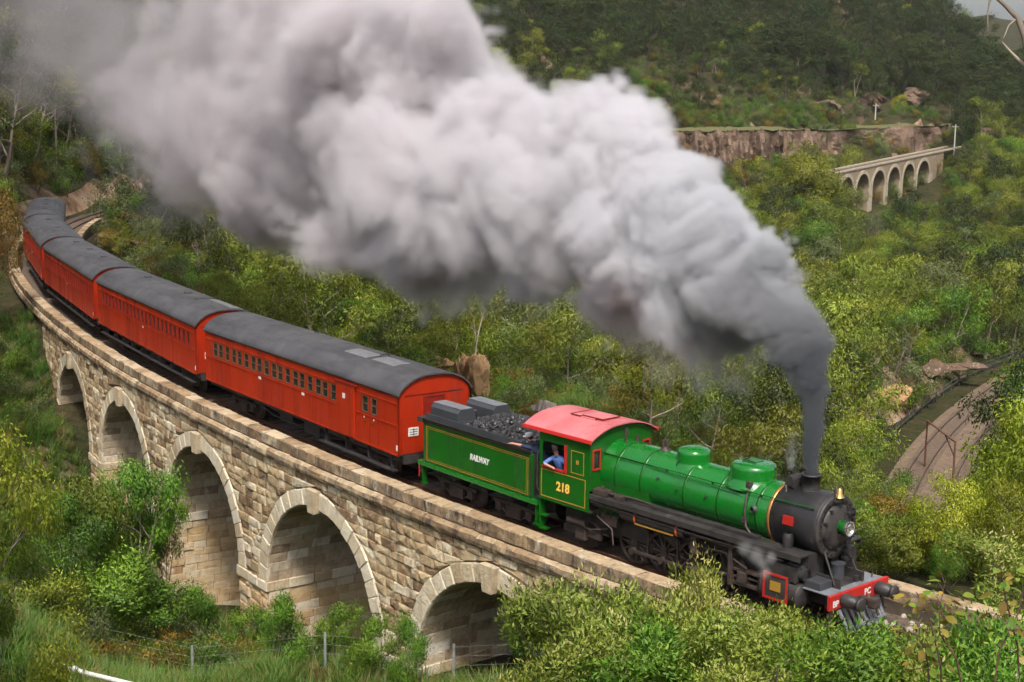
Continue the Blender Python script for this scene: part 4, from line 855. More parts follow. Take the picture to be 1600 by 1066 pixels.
m.add([(tu(10.7 + 3.5 * i / 12), -1.08 + 2.16 * j / 8, 2.48 + .42 * max(0, 1 - ((10.7 + 3.5 * i / 12 - 12.9) / 1.75) ** 2) * (1 - ((-1.08 + 2.16 * j / 8) / 1.25) ** 2)) for i in range(13) for j in range(9)], [(i * 9 + j, i * 9 + j + 1, (i + 1) * 9 + j + 1, (i + 1) * 9 + j) for i in range(12) for j in range(8)])
co = m.build('coal', M_COAL, tend); co['kind'] = 'stuff'
m = MB(); m.box(tu(16.1), tu(10.3), -.5, -.42, .7, 1.0); m.box(tu(16.1), tu(10.3), .42, .5, .7, 1.0); m.bbox(tu(16.2), tu(16.05), -1.2, 1.2, .72, 1.0, .01); m.build('tender_frame', M_BLACK, tend)
bogie(tend, tu(11.75), 1.45, .42); bogie(tend, tu(14.6), 1.45, .42)
for sg in (-1, 1):
    for u in (10.35, 16.0): MB().box(tu(u) - .12, tu(u) + .12, sg * 1.04, sg * 1.2, .38, .42).box(tu(u) - .02, tu(u) + .02, sg * 1.04, sg * 1.2, .38, 1.0).build('tender_step', M_GREEN2, tend)
for sg in (-1, 1): MB().tube([(tu(10.52), sg * 1.26, 1.2), (tu(10.5), sg * 1.29, 1.35), (tu(10.5), sg * 1.29, 2.35)], .016).build('grab_rail', M_BLACK, tend); MB().tube([(tu(16.1), sg * 1.25, .62), (tu(16.1), sg * 1.25, 1.0)], .02).build('grab_rail', M_RED, tend)
MB().box(tu(10.56), tu(10.26), -1.1, 1.1, 1.16, 1.22).box(tu(10.57), tu(10.52), -1.1, 1.1, 1.2, 2.44).build('fall_plate', M_BLACK, tend)

# ================================================================== carriages
SC, LC, GAP = 16.924, 15.05, .987; HWD, ZB, ZE, ZT = 1.378, 1.10, 3.13, 3.74
def win_list(kind):
    """(front edge, width) along the side, metres behind the carriage front"""
    out = []
    if kind == 0:
        u = 4.12
        for g in ((.42,), (.44, .44), (.42,), (.44, .44), (.42,), (.44, .44), (.42,), (.44, .44), (.42,), (.44, .44), (.42,), (.44, .44), (.42,), (.44,)):
            for w_ in g: out.append((u, w_)); u += w_ + .07
            u += .11
    else:
        u = .75
        for k in range(23): out.append((u, .40)); u += .595
    return [q for q in out if q[0] + q[1] < LC - .25]
def carriage(k, label):
    a = SC + k * (LC + GAP); root = vehicle('railway_carriage', a, a + LC, a); tag(root, label, 'carriage', 'red carriages of the train')
    wins = win_list(0 if k == 0 else 1); WZ0, WZ1 = 2.17, 2.76
    extra = [(1.35, .40), (1.92, .42)] if k == 0 else []
    allw = sorted(extra + wins)
    for sg in (-1, 1):
        m = MB(); y0, y1 = sg * HWD, sg * (HWD - .05)
        m.box(-LC, 0, y0, y1, ZB, WZ0); m.box(-LC, 0, y0, y1, WZ1, ZE); p = 0
        for u, w_ in allw: m.box(-u, -p, y0, y1, WZ0, WZ1); p = u + w_
        m.box(-LC, -p, y0, y1, WZ0, WZ1); side = m.build('side_wall', M_CAR, root)
        m = MB(); yb, yc = sg * (HWD + .002), sg * (HWD + .022)
        for u in np.arange(.02, LC, 1.19 if k == 0 else 1.785):
            if not (k == 0 and 2.5 < u < 4.2): m.box(-u - .018, -u + .018, yb, sg * (HWD + .012), ZB + .06, WZ0 - .11)
        m.box(-LC, 0, yb, yc, WZ0 - .10, WZ0 - .05); m.box(-LC, 0, yb, yc, WZ1 + .04, WZ1 + .08); m.box(-LC, 0, yb, yc, ZB, ZB + .05); m.build('moulding', M_CAR, side)
        if sg == -1 or k < 1:
            for u, w_ in allw:
                m = MB(); q0, q1 = sg * (HWD - .035), sg * (HWD + .008); f = .035
                for b0, b1, c0, c1 in ((u, u + w_, WZ0, WZ0 + f), (u, u + w_, WZ1 - f, WZ1), (u, u + f, WZ0 + f, WZ1 - f), (u + w_ - f, u + w_, WZ0 + f, WZ1 - f)): m.box(-b1, -b0, q0, q1, c0, c1)
                if k == 0: m.box(-u - w_ + f, -u - f, q0, sg * (HWD - .012), 2.46, 2.485)
                wn = m.build('window', M_WOOD if k == 0 else M_CAR2, root)
                MB().box(-u - w_, -u, sg * (HWD - .045), sg * (HWD - .038), WZ0, WZ1).build('pane', M_GLASS, wn)
        if k == 0:
            m = MB(); m.bbox(-4.0, -2.78, sg * (HWD + .01), sg * (HWD + .075), 1.16, 2.93, .012); dd = m.build('sliding_door', M_CAR, root)
            m = MB(); m.box(-4.15, -2.6, sg * (HWD + .03), sg * (HWD + .10), 2.94, 3.0); m.build('door_track', M_CAR2, dd); MB().box(-3.55, -3.38, sg * (HWD + .076), sg * (HWD + .082), 2.42, 2.6).build('door_sign', M_WHITE, dd)
            m = MB()
            for u in (1.28, 1.82, 2.42): m.box(-u - .012, -u + .012, sg * HWD, sg * (HWD + .016), 1.2, 2.95)
            m.build('door_seam', M_CAR2, root)
            for u in (1.62, 2.12): MB().bbox(-u - .05, -u + .02, sg * (HWD + .002), sg * (HWD + .035), 1.82, 1.90, .008).build('door_handle', M_BRASS, root)
            for u in (1.55, 2.2): MB().box(-u - .03, -u + .03, sg * (HWD + .002), sg * (HWD + .012), 1.98, 2.04).build('lock_plate', M_WHITE, root)
        MB().box(-.10, -.02, sg * (HWD + .002), sg * (HWD + .02), 1.28, 1.46).build('end_marker', M_WHITE, root)
        for u in ((6.6, 10.1) if k == 0 else (7.4,)): MB().box(-u - .10, -u + .10, sg * (HWD + .002), sg * (HWD + .012), 1.95, 2.05).build('class_plate', M_WHITE, root)
        m = MB()
        if k == 0: m.bbox(-5.4, -.3, sg * 1.20, sg * 1.42, .52, .57, .008); m.bbox(-5.4, -.3, sg * 1.05, sg * 1.22, .86, .90, .008)
        else: m.bbox(-LC + .4, -.4, sg * 1.22, sg * 1.40, .66, .70, .008)
        for u in np.arange(.6, 5.2 if k == 0 else LC - .5, 1.5): m.box(-u - .02, -u + .02, sg * 1.1, sg * 1.3, .55, 1.08)
        m.build('footboard', M_BLACK, root)
    # ends with arched top
    arch = [(y, ZE + (ZT - .07 - ZE) * (1 - (abs(y) / HWD) ** 2.6) ** .8) for y in np.linspace(-HWD, HWD, 25)]
    for x0, x1 in ((-.05, .0), (-LC, -LC + .05)):
        m = MB(); m.prism([(-HWD, ZB), (HWD, ZB)] + arch[::-1], 0, x0, x1); e = m.build('end_wall', M_CAR, root)
        if x1 == 0:
            m = MB()
            for y0, y1, z0, z1 in ((-.42, -.36, 1.15, 2.95), (.36, .42, 1.15, 2.95), (-.42, .42, 2.95, 3.01)): m.box(.0, .03, y0, y1, z0, z1)
            m.build('door_frame', M_CAR2, e); MB().box(-.0, .012, -.36, .36, 1.15, 2.95).build('end_door', M_CAR2, e)
            m = MB(); m.box(.0, .03, -1.0, -.62, 1.72, 2.0)
            m.build('notice_board', M_WHITE, e); m = MB()
            for q in (1.78, 1.86, 1.94): m.box(.031, .034, -.96, -.66, q - .012, q + .012)
            m.box(.031, .034, -.82, -.79, 1.74, 1.98); m.build('notice_marks', M_BLACK, e)
            for yy in (-1.30, 1.30): MB().tube([(.05, yy, 1.3), (.08, yy, 1.4), (.08, yy, 2.3), (.05, yy, 2.4)], .014, 6).build('corner_rail', M_CAR2, e)
    # roof
    ys = np.linspace(-1, 1, 29); out = [(y * (HWD + .07), ZE + (ZT - ZE) * (1 - abs(y) ** 2.6) ** .8) for y in ys]; inn = [(y * (HWD + .05), z - .05) for y, z in [(o[0] / (HWD + .07), o[1]) for o in out]]
    pr = out + inn[::-1]; n = len(pr); us = np.linspace(.10, -LC - .10, 12); m = MB(); v = [(u, y, z) for u in us for y, z in pr]
    m.add(v, [(i * n + j, i * n + (j + 1) % n, (i + 1) * n + (j + 1) % n, (i + 1) * n + j) for i in range(len(us) - 1) for j in range(n)], True); m.add(v[:n], [tuple(range(n))]); m.add(v[-n:], [tuple(range(n))]); rf = m.build('roof', M_ROOF, root)
    def onroof(u0, u1, y0, y1, h, mtl, name):
        m = MB(); yy = np.linspace(y0, y1, 6); zz = [ZE + (ZT - ZE) * (1 - (abs(q) / (HWD + .07)) ** 2.6) ** .8 for q in yy]
        pts = [(a, b_ + h) for a, b_ in zip(yy, zz)] + [(a, b_ - .01) for a, b_ in list(zip(yy, zz))[::-1]]; m.prism(pts, 0, -u1, -u0); return m.build(name, mtl, rf)
    if k == 0:
        onroof(3.55, 5.1, -.52, .12, .012, M_PATCH, 'roof_panel'); onroof(1.75, 3.2, -.5, .14, .012, M_PATCH, 'roof_panel')
        MB().tube([(-3.3, -.1, 3.72), (-3.3, -.1, 3.83), (-3.3, .25, 3.83), (-3.3, .25, 3.72)], .025).build('roof_step', M_BLACK, rf); MB().tube([(-9.1, .45, 3.62), (-9.1, .45, 3.75), (-8.9, .5, 3.75), (-8.9, .5, 3.6)], .025).build('roof_step', M_BLACK, rf)
    else:
        for u in ((5, 11) if k % 2 else (4, 8, 12)): onroof(u, u + .3, -.12, .18, .07, M_ROOF, 'roof_vent')
        if k == 1: onroof(3.2, 3.26, -.3, .6, .03, M_DGREY, 'roof_seam'); onroof(.3, 3.0, .25, .8, .008, M_PATCH, 'roof_panel')
    for u in np.arange(1.25, LC, 1.25): onroof(u - .012, u + .012, -HWD, HWD, .010, M_ROOF, 'roof_seam')
    m = MB(); m.box(-LC, 0, -HWD + .05, HWD - .05, ZB + .0, ZB + .05); m.box(-LC, 0, -HWD + .25, HWD - .25, ZE - .1, ZE - .05); m.build('floor', M_INSIDE, root)
    m = MB()
    for sg in (-1, 1): m.box(-LC + .1, -.1, sg * 1.12, sg * 1.22, .92, ZB); m.tube([(-3.4, sg * 1.0, .95), (-5.2, sg * 1.0, .58), (-9.8, sg * 1.0, .58), (-11.6, sg * 1.0, .95)], .028, 6)
    m.bbox(-7.2, -6.0, -1.05, -.5, .45, .95, .03); m.bbox(-9.2, -8.2, -1.0, -.4, .5, .95, .03); m.cyl((-7.0, .7, .72), (-5.6, .7, .72), .2, n=14); m.box(-LC + .2, -.2, -.3, .3, .8, 1.0)
    m.build('underframe', M_BLACK, root)
    bogie(root, -2.4, 1.6, .40); bogie(root, -LC + 2.4, 1.6, .40)
    m = MB()
    for x, sg2 in ((.0, 1), (-LC, -1)): m.bbox(x, x + sg2 * .48, -.1, .1, .72, .92, .02); m.box(x - .02, x + sg2 * .06, -1.2, 1.2, .82, 1.09)
    if k: 
        m.box(.0, .49, -.5, .5, 1.15, 1.2)
    m.build('coupler', M_BLACK, root)
    if k: 
        m = MB(); m.prism([(-.5, 1.15), (.5, 1.15), (.5, 3.0), (-.5, 3.0)], 0, .0, .48); m.build('gangway_bellows', M_INSIDE, root)
    return root
for k, lb in enumerate(('red carriage with sliding van door and pale roof panels, coupled behind the tender', 'second red carriage behind the tender, with an even row of narrow windows',
                        'third red carriage behind the tender, on the bend of the viaduct', 'fourth red carriage, second from the tail of the train', 'last carriage at the tail of the train, only its dark roof showing')):
    carriage(k, lb)
# ------------------------------------------------------------------ vegetation
M_BARK = mat('pale_gum_bark', (.33, .27, .215), .85, col2=(.14, .105, .08), scale=2.5, bump=.4, stretch=(1, 1, .25), objrand=.35)
M_DBARK = mat('dark_bark', (.10, .07, .055), .9, col2=(.05, .035, .03), scale=3, bump=.5)
M_LEAF = {'olive': leaf_mat('olive_gum_leaves', (.055, .074, .008), (.185, .215, .020), (.40, .42, .055), hv=.02),
          'green': leaf_mat('green_gum_leaves', (.036, .080, .009), (.125, .215, .018), (.30, .43, .045), hv=.025),
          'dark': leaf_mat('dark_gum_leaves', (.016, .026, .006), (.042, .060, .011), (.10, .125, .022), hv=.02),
          'grey': leaf_mat('grey_green_leaves', (.060, .080, .026), (.155, .19, .062), (.29, .32, .13), hv=.02),
          'lime': leaf_mat('yellow_green_leaves', (.09, .125, .009), (.30, .35, .022), (.56, .54, .08), hv=.02, trans=.38),
          'rust': leaf_mat('rusty_leaves', (.14, .075, .014), (.24, .16, .02), (.36, .29, .045), hv=.02)}
def leaves(P, D, size, rng, ar=.32, spread=1.0):
    """rhombic leaf blades at points P drooping/pointing along D, as arrays"""
    n = len(P); d = D / (np.linalg.norm(D, axis=1, keepdims=True) + 1e-9)
    r = rng.normal(size=(n, 3)); a = np.cross(d, r); a /= np.linalg.norm(a, axis=1, keepdims=True) + 1e-9
    L = (size * rng.uniform(.6, 1.35, n))[:, None]; w_ = L * ar * rng.uniform(.8, 1.2, (n, 1)); nn = np.cross(d, a)
    V = np.stack([P, P + d * L * .45 + a * w_ * .5 + nn * L * .06, P + d * L, P + d * L * .45 - a * w_ * .5 + nn * L * .06], 1)
    return V.reshape(-1, 3)
class Tree:
    """tapered forking trunk and a crown of leaf clumps at the ends of the limbs"""
    def __init__(s, seed, H, cr, leafsize, nleaf, style='gum', limbs=6, bare=.45, clump=.9, flat=.65, ntr=1, lean=.1, up=.0):
        rng = np.random.default_rng(seed); rr = random.Random(seed); s.tr = MB(); ends = []
        def limb(p0, d0, L, r0, depth):
            pts = [np.array(p0)]; d = np.array(d0) / np.linalg.norm(d0); k = 5
            for i in range(k):
                d = d + rng.normal(size=3) * .16 + np.array([0, 0, .06]); d /= np.linalg.norm(d); pts.append(pts[-1] + d * L / k)
            rs = [r0 * (1 - .62 * i / k) for i in range(k + 1)]; s.tr.tube(pts, rs, 5 if depth else 7, False)
            if depth >= 2: ends.append(pts[-1]); return
            for j in range(3 if depth == 0 else 2 + (rr.random() < .5)):
                q = pts[rr.choice((3, 4, 5))]; a = rng.uniform(0, 6.28); e = np.array([math.cos(a), math.sin(a), rng.uniform(.1, .9)]) * .8 + d * .6
                limb(q, e, L * rr.uniform(.45, .65), rs[-1] * .85, depth + 1)
            ends.append(pts[-1])
        for t in range(ntr):
            a = rng.uniform(0, 6.28); base = np.array([math.cos(a) * .25 * (ntr > 1), math.sin(a) * .25 * (ntr > 1), -.4]); d = np.array([rng.normal() * lean, rng.normal() * lean, 1.0])
            if ntr > 1: d[:2] += np.array([math.cos(a), math.sin(a)]) * .18
            pts = [base]; 
            for i in range(8): d = d + np.append(rng.normal(size=2) * .05, 0); d /= np.linalg.norm(d); pts.append(pts[-1] + d * H * .86 / 8)
            r0 = H * .016 / math.sqrt(ntr) + .03; rs = [r0 * (1 - .78 * i / 8) * (1.25 if i == 0 else 1) for i in range(9)]; s.tr.tube(pts, rs, 8, False)
            nl = max(3, limbs // ntr)
            for j in range(nl):
                f = bare + (1 - bare) * (j + .5) / nl; q = pts[min(8, int(f * 8 + .5))]; a2 = j * 2.4 + rng.uniform(-.4, .4)
                L = cr * (.55 + .55 * math.sin(math.pi * min(1, (f - bare) / (1 - bare) * .75 + .2))); limb(q, (math.cos(a2), math.sin(a2), .35 + .5 * f + up), L * .85, r0 * (.55 - .3 * f), 0)
            ends.append(pts[-1])
        E_ = np.array(ends); ne = len(E_); per = max(8, nleaf // ne); V = []; tt = []; NN = []; mid_ = E_.mean(0)
        for e in E_:
            c = clump * rng.uniform(.55, 1.25); n = int(per * rng.uniform(.6, 1.4)); q = rng.normal(size=(n, 3)); q /= np.linalg.norm(q, axis=1, keepdims=True)
            q *= (rng.uniform(.15, 1, (n, 1)) ** .45) * c * np.array([1, 1, flat]); P = e + q + np.array([0, 0, c * .15])
            D = q / c * .7 + rng.normal(size=(n, 3)) * .5 + np.array([0, 0, -.75 if style == 'gum' else .35])
            lv = leaves(P, D, leafsize, rng); V.append(lv); base = rng.normal(.45, .17); tt.append(np.clip(base + q[:, 2] / c * .16 + rng.normal(0, .08, n), 0, 1))  # tint rises towards the top of each clump
            L4 = lv.reshape(-1, 4, 3); ln = np.cross(L4[:, 2] - L4[:, 0], L4[:, 3] - L4[:, 1]); ln /= np.linalg.norm(ln, axis=1, keepdims=True) + 1e-9; ou = q / c + .35 * (P - mid_) / (np.linalg.norm(P - mid_, axis=1, keepdims=True) + 1e-6) + np.array([0, 0, .25]); ou /= np.linalg.norm(ou, axis=1, keepdims=True) + 1e-9
            neg = (ln * ou).sum(1) < 0; L4[neg] = L4[neg][:, [0, 3, 2, 1]]; ln[neg] *= -1; nn_ = ou * .72 + ln * .5; nn_ /= np.linalg.norm(nn_, axis=1, keepdims=True); NN.append(np.repeat(nn_, 4, 0))
        s.LN = np.concatenate(NN); s.LV = np.concatenate(V); s.LT = np.concatenate(tt); s.H = max(float(np.percentile(s.LV[:, 2], 99.3)), H * .6); s.R = float(np.percentile(np.hypot(s.LV[:, 0], s.LV[:, 1]), 95))
    def meshes(s, nm, leafm, bark):
        Fq = np.arange(len(s.LV)).reshape(-1, 4); return s.tr.mesh(nm + '_trunk', bark), np_mesh(nm + '_crown', s.LV, Fq, leafm, True, s.LT, s.LN)
    def trn(s):
        m_ = np_mesh('tmp', np.array(s.tr.v), np.array(s.tr.f), [], True); n_ = np.empty(len(s.tr.v) * 3, np.float32); m_.vertex_normals.foreach_get('vector', n_); bpy.data.meshes.remove(m_); return n_.reshape(-1, 3)
    def joined(s, nm, leafm, bark):
        nv = len(s.tr.v); V = np.vstack([np.array(s.tr.v), s.LV]); me = bpy.data.meshes.new(nm); nq = len(s.LV) // 4
        Fc = np.vstack([np.array(s.tr.f), np.arange(len(s.LV)).reshape(-1, 4) + nv]); me = np_mesh(nm, V, Fc, [bark, leafm], True, np.concatenate([np.full(len(s.tr.f), .5), s.LT]), np.vstack([s.trn(), s.LN]))
        me.polygons.foreach_set('material_index', np.concatenate([np.zeros(len(s.tr.f), np.int32), np.ones(nq, np.int32)])); return me
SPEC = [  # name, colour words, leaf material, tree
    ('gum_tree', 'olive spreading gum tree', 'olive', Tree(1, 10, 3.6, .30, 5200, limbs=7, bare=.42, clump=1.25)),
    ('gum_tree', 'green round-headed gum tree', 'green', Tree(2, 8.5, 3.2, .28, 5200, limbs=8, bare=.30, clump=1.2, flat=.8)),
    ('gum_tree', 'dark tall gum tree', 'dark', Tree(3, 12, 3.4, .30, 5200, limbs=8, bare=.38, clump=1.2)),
    ('gum_tree', 'thin forked pale-trunked gum', 'olive', Tree(4, 11, 2.8, .28, 2600, limbs=5, bare=.5, clump=.95, ntr=2)),
    ('gum_tree', 'grey-green airy gum tree', 'grey', Tree(5, 9, 3.2, .28, 3600, limbs=6, bare=.35, clump=1.1)),
    ('gum_tree', 'bright lime-topped gum tree', 'lime', Tree(6, 8, 2.8, .26, 4200, limbs=7, bare=.28, clump=1.1, flat=.75)),
    ('gum_tree', 'flat-crowned olive gum tree', 'olive', Tree(7, 10, 4.0, .30, 4600, limbs=6, bare=.55, clump=1.3, flat=.45)),
    ('gum_tree', 'low-branched bushy gum', 'green', Tree(8, 6.5, 3.0, .26, 5200, limbs=9, bare=.12, clump=1.15, flat=.85)),
    ('wattle_shrub', 'low grey-green shrub', 'grey', Tree(9, 3.2, 1.7, .22, 2200, 'bush', limbs=7, bare=.08, clump=.7, flat=.9, ntr=3)),
    ('wattle_shrub', 'low bright green shrub', 'green', Tree(10, 2.6, 1.6, .20, 2200, 'bush', limbs=7, bare=.08, clump=.7, flat=.9, ntr=3)),
    ('wattle_shrub', 'low rusty-leaved shrub', 'rust', Tree(12, 2.8, 1.5, .20, 1800, 'bush', limbs=7, bare=.08, clump=.65, flat=.9, ntr=3)),
    ('dead_tree', 'leafless pale dead tree', 'grey', Tree(13, 8, 2.6, .2, 40, limbs=6, bare=.35, clump=.3)),
]
PM = [t.meshes(n + str(i), M_LEAF[l], M_BARK) for i, (n, w_, l, t) in enumerate(SPEC)]
_fd = (FV1 - FV0)[:2] / np.linalg.norm((FV1 - FV0)[:2]); fn_ = np.array([_fd[1], -_fd[0]]); fn_ = -fn_ if fn_ @ FH > 0 else fn_
# --- scatter over the terrain: spacing grows with distance
rs_ = np.random.default_rng(77); pts = []
def scatter(rt0, rt1, f0, f1, cell):
    a = np.arange(rt0, rt1, cell); b_ = np.arange(f0, f1, cell); A, B = np.meshgrid(a, b_); A = A + rs_.uniform(0, cell, A.shape); B = B + rs_.uniform(0, cell, B.shape)
    keep = (np.abs(A) < B * .40 + 14); return A[keep].ravel(), B[keep].ravel()
AA, BB = [], []
for f0, f1, cell in ((44, 100, 3.2), (100, 200, 3.7), (200, 330, 4.5), (330, 480, 5.8), (480, 760, 7.6)):
    a, b_ = scatter(-.42 * f1 - 16, .42 * f1 + 16, f0, f1, cell); AA.append(a); BB.append(b_)
A = np.concatenate(AA); B = np.concatenate(BB); X = CAM[0] + RH[0] * A + FH[0] * B; Y = CAM[1] + RH[1] * A + FH[1] * B; Z = height(X, Y)
s_, l_ = to_sl(X, Y); ok = ~((np.abs(l_) < 5.6) & (s_ < 172) & (s_ > -45))
dl, _ = polydist(X, Y, LOWC); ok &= dl > 8.0
df, pf = polydist(X, Y, np.array([FV0[:2], FV1[:2]])); ok &= df > 7
dg, pg = polydist(X, Y, LEDGE); ok &= dg > 5
ok &= ~((l_ < 0) & (s_ > -60) & (s_ < 58))                     # the open ground before the viaduct is planted by hand
q = np.stack([X, Y, Z], 1) - CAM; dep = q @ FWD; pxx = 800 + FPX * (q @ RGT) / dep; pyy = 533 - FPX * (q @ UPV) / dep
ok &= ~((pxx > 700) & (pxx < 1000) & (dep < 80))               # grassy spur with rocks behind the tender
ylow = np.interp(pxx, [1380, 1432, 1484, 1545, 1620], [900, 800, 700, 627, 578])
ok &= ~((pxx > 1398) & (pxx < 1572) & (dep > 40) & (dep < np.interp(pxx, [1432, 1484, 1545, 1620], [113, 138, 158, 178])) & (pyy - 9.0 / dep * FPX < ylow + 70))   # kept clear above the lower line
ok &= ~((pxx > 990) & (pxx < 1215) & (dep > 250) & (dep < 378) & (pyy - 9.5 / dep * FPX < 272)); ok &= ~((pxx > 1215) & (pxx < 1490) & (dep > 372) & (dep < 432) & (pyy - 9 / dep * FPX < 238) & (pyy > 196)); ok &= ~((pxx > 1280) & (pxx < 1500) & (df < 26) & (np.abs(A) / B < .9) & (dep < 345))
front = (X - FV0[0]) * fn_[0] + (Y - FV0[1]) * fn_[1] > 0
ok &= ~((pxx > 1281) & (pxx < 1478) & (dep > 215) & (dep < 400) & front & (pyy - 10.5 / dep * FPX < np.interp(pxx, [1281, 1380, 1400, 1478], [292, 318, 300, 262])))
slope_front = (dep > 380) & (dep < 425); ok &= ~(slope_front & (rs_.random(len(X)) < .25)); ok &= ~((dep > 380) & (dep < 445) & (pxx > 985) & (pxx < 1460) & (rs_.random(len(X)) < .62))
ok &= rs_.random(len(X)) < .93
X, Y, Z, dep, pxx, pyy, s_, l_ = [v[ok] for v in (X, Y, Z, dep, pxx, pyy, s_, l_)]
n = len(X); zone = vnoise2(X * .035, Y * .035, 31); k1 = rs_.random(n)
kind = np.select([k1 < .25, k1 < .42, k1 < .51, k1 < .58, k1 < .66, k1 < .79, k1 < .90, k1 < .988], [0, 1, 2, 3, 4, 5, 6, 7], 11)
kind = np.where((dep > 390) & (rs_.random(n) < .84), 2, kind); kind = np.where((pxx < 300) & (dep > 92) & (rs_.random(n) < .78), np.where(k1 < .75, 2, 6), kind)  # extra dark-leaved kinds on the left slope stand in for smoke shade
kind = np.where((dep < 130) & (rs_.random(n) < .22), np.where(k1 < .4, 8, np.where(k1 < .8, 9, 10)), kind)
scl = rs_.uniform(.62, 1.15, n) * np.clip(.80 + zone * .45, .7, 1.3); scl = np.where(dep < 100, scl * .72, scl); scl = np.where(dep > 380, scl * 1.12, scl); scl = np.where((np.abs(l_) < 11) & (s_ < 110) & (s_ > -30), scl * .62, scl)
scl = np.where((pxx > 1290) & (dep < 80), scl * .75, scl)
rot = rs_.uniform(0, 6.283, n)
Hs = np.array([SPEC[k][3].H for k in kind]) * scl; size = Hs / dep
def in_smoke(x, y):      # behind the thick of the smoke
    return (y < .62 * (x - 250) + 300) & (y > .30 * (x - 700) - 10) & (x > 250) & (x < 1180) & (y < 430)
vis = (pxx > -20) & (pxx < 1620) & (pyy - Hs / dep * FPX < 1060) & (pyy > 0) & ~in_smoke(pxx, pyy - .6 * Hs / dep * FPX)
vis &= ~((pxx < 700) & (pyy - Hs / dep * FPX > 560 + .32 * (pxx - 300)))     # down behind the viaduct
vis &= ~((pxx >= 700) & (pxx < 1330) & (pyy - Hs / dep * FPX > 700 + .2 * (pxx - 900)))
order = np.argsort(np.where(vis, -size, 1)); ind = order[:300]
where = []
for i in range(n):
    x, y, d = pxx[i], pyy[i], dep[i]
    if x < 330 and d < 130: z_ = 'behind the rear carriages'
    elif x < 330: z_ = 'on the dark hillside at left'
    elif x < 640 and d < 120: z_ = 'behind the front carriages'
    elif x < 1000 and d < 130: z_ = 'behind the tender and cab'
    elif x < 1300 and d < 130: z_ = 'beyond the boiler'
    elif d < 95: z_ = 'right of the smokebox'
    elif x > 1330 and d < 190: z_ = 'beside the lower railway'
    elif x < 1330 and d < 260: z_ = 'in the gully behind the chimney'
    elif d < 345: z_ = 'below the distant viaduct'
    elif d < 480: z_ = 'near the distant viaduct'
    else: z_ = 'on the far hill'
    where.append(z_)
ORD = ['leftmost', 'second', 'third', 'fourth', 'fifth', 'sixth', 'seventh', 'eighth', 'ninth', 'tenth', 'eleventh', 'twelfth', 'thirteenth', 'fourteenth', 'fifteenth', 'sixteenth', 'seventeenth', 'eighteenth', 'nineteenth', 'twentieth']
buckets = {}
for i in ind: buckets.setdefault((where[i], int(kind[i])), []).append(i)
def split_row(key, L_):      # a long row is told apart by height in the picture first
    if len(L_) <= 9: return [(key, L_)]
    L_ = sorted(L_, key=lambda i: -pyy[i]); nb = min(3, (len(L_) + 8) // 9); nm_ = {2: ['lower', 'upper'], 3: ['lower', 'middle', 'upper']}[nb]; c = (len(L_) + nb - 1) // nb
    return [((key[0], key[1], nm_[b]), L_[b * c:(b + 1) * c]) for b in range(nb)]
buckets = dict(q for k_, L_ in buckets.items() for q in split_row(k_, L_))
for key_, L_ in buckets.items():
    z_, k = key_[0], key_[1]; row = key_[2] if len(key_) > 2 else ''
    L_.sort(key=lambda i: pxx[i])
    for j, i in enumerate(L_):
        nm, words, lf, tr = SPEC[k]; cat = 'shrub' if 'shrub' in nm else 'tree'
        lab = f'{words} {z_}'
        if len(L_) > 1 or row: lab = f"{ORD[j]} {row} {words} {z_}".replace('  ', ' ') if j == 0 else f"{ORD[j] if j < len(ORD) else 'far right'} {row + ' ' if row else ''}{words} {z_}, from left"
        root = empty(nm, (X[i], Y[i], Z[i]), rot[i]); root.scale = (scl[i],) * 3; tag(root, lab, cat, 'bush trees and shrubs in the valley')
        inst('trunk', PM[k][0], root); inst('crown', PM[k][1], root)
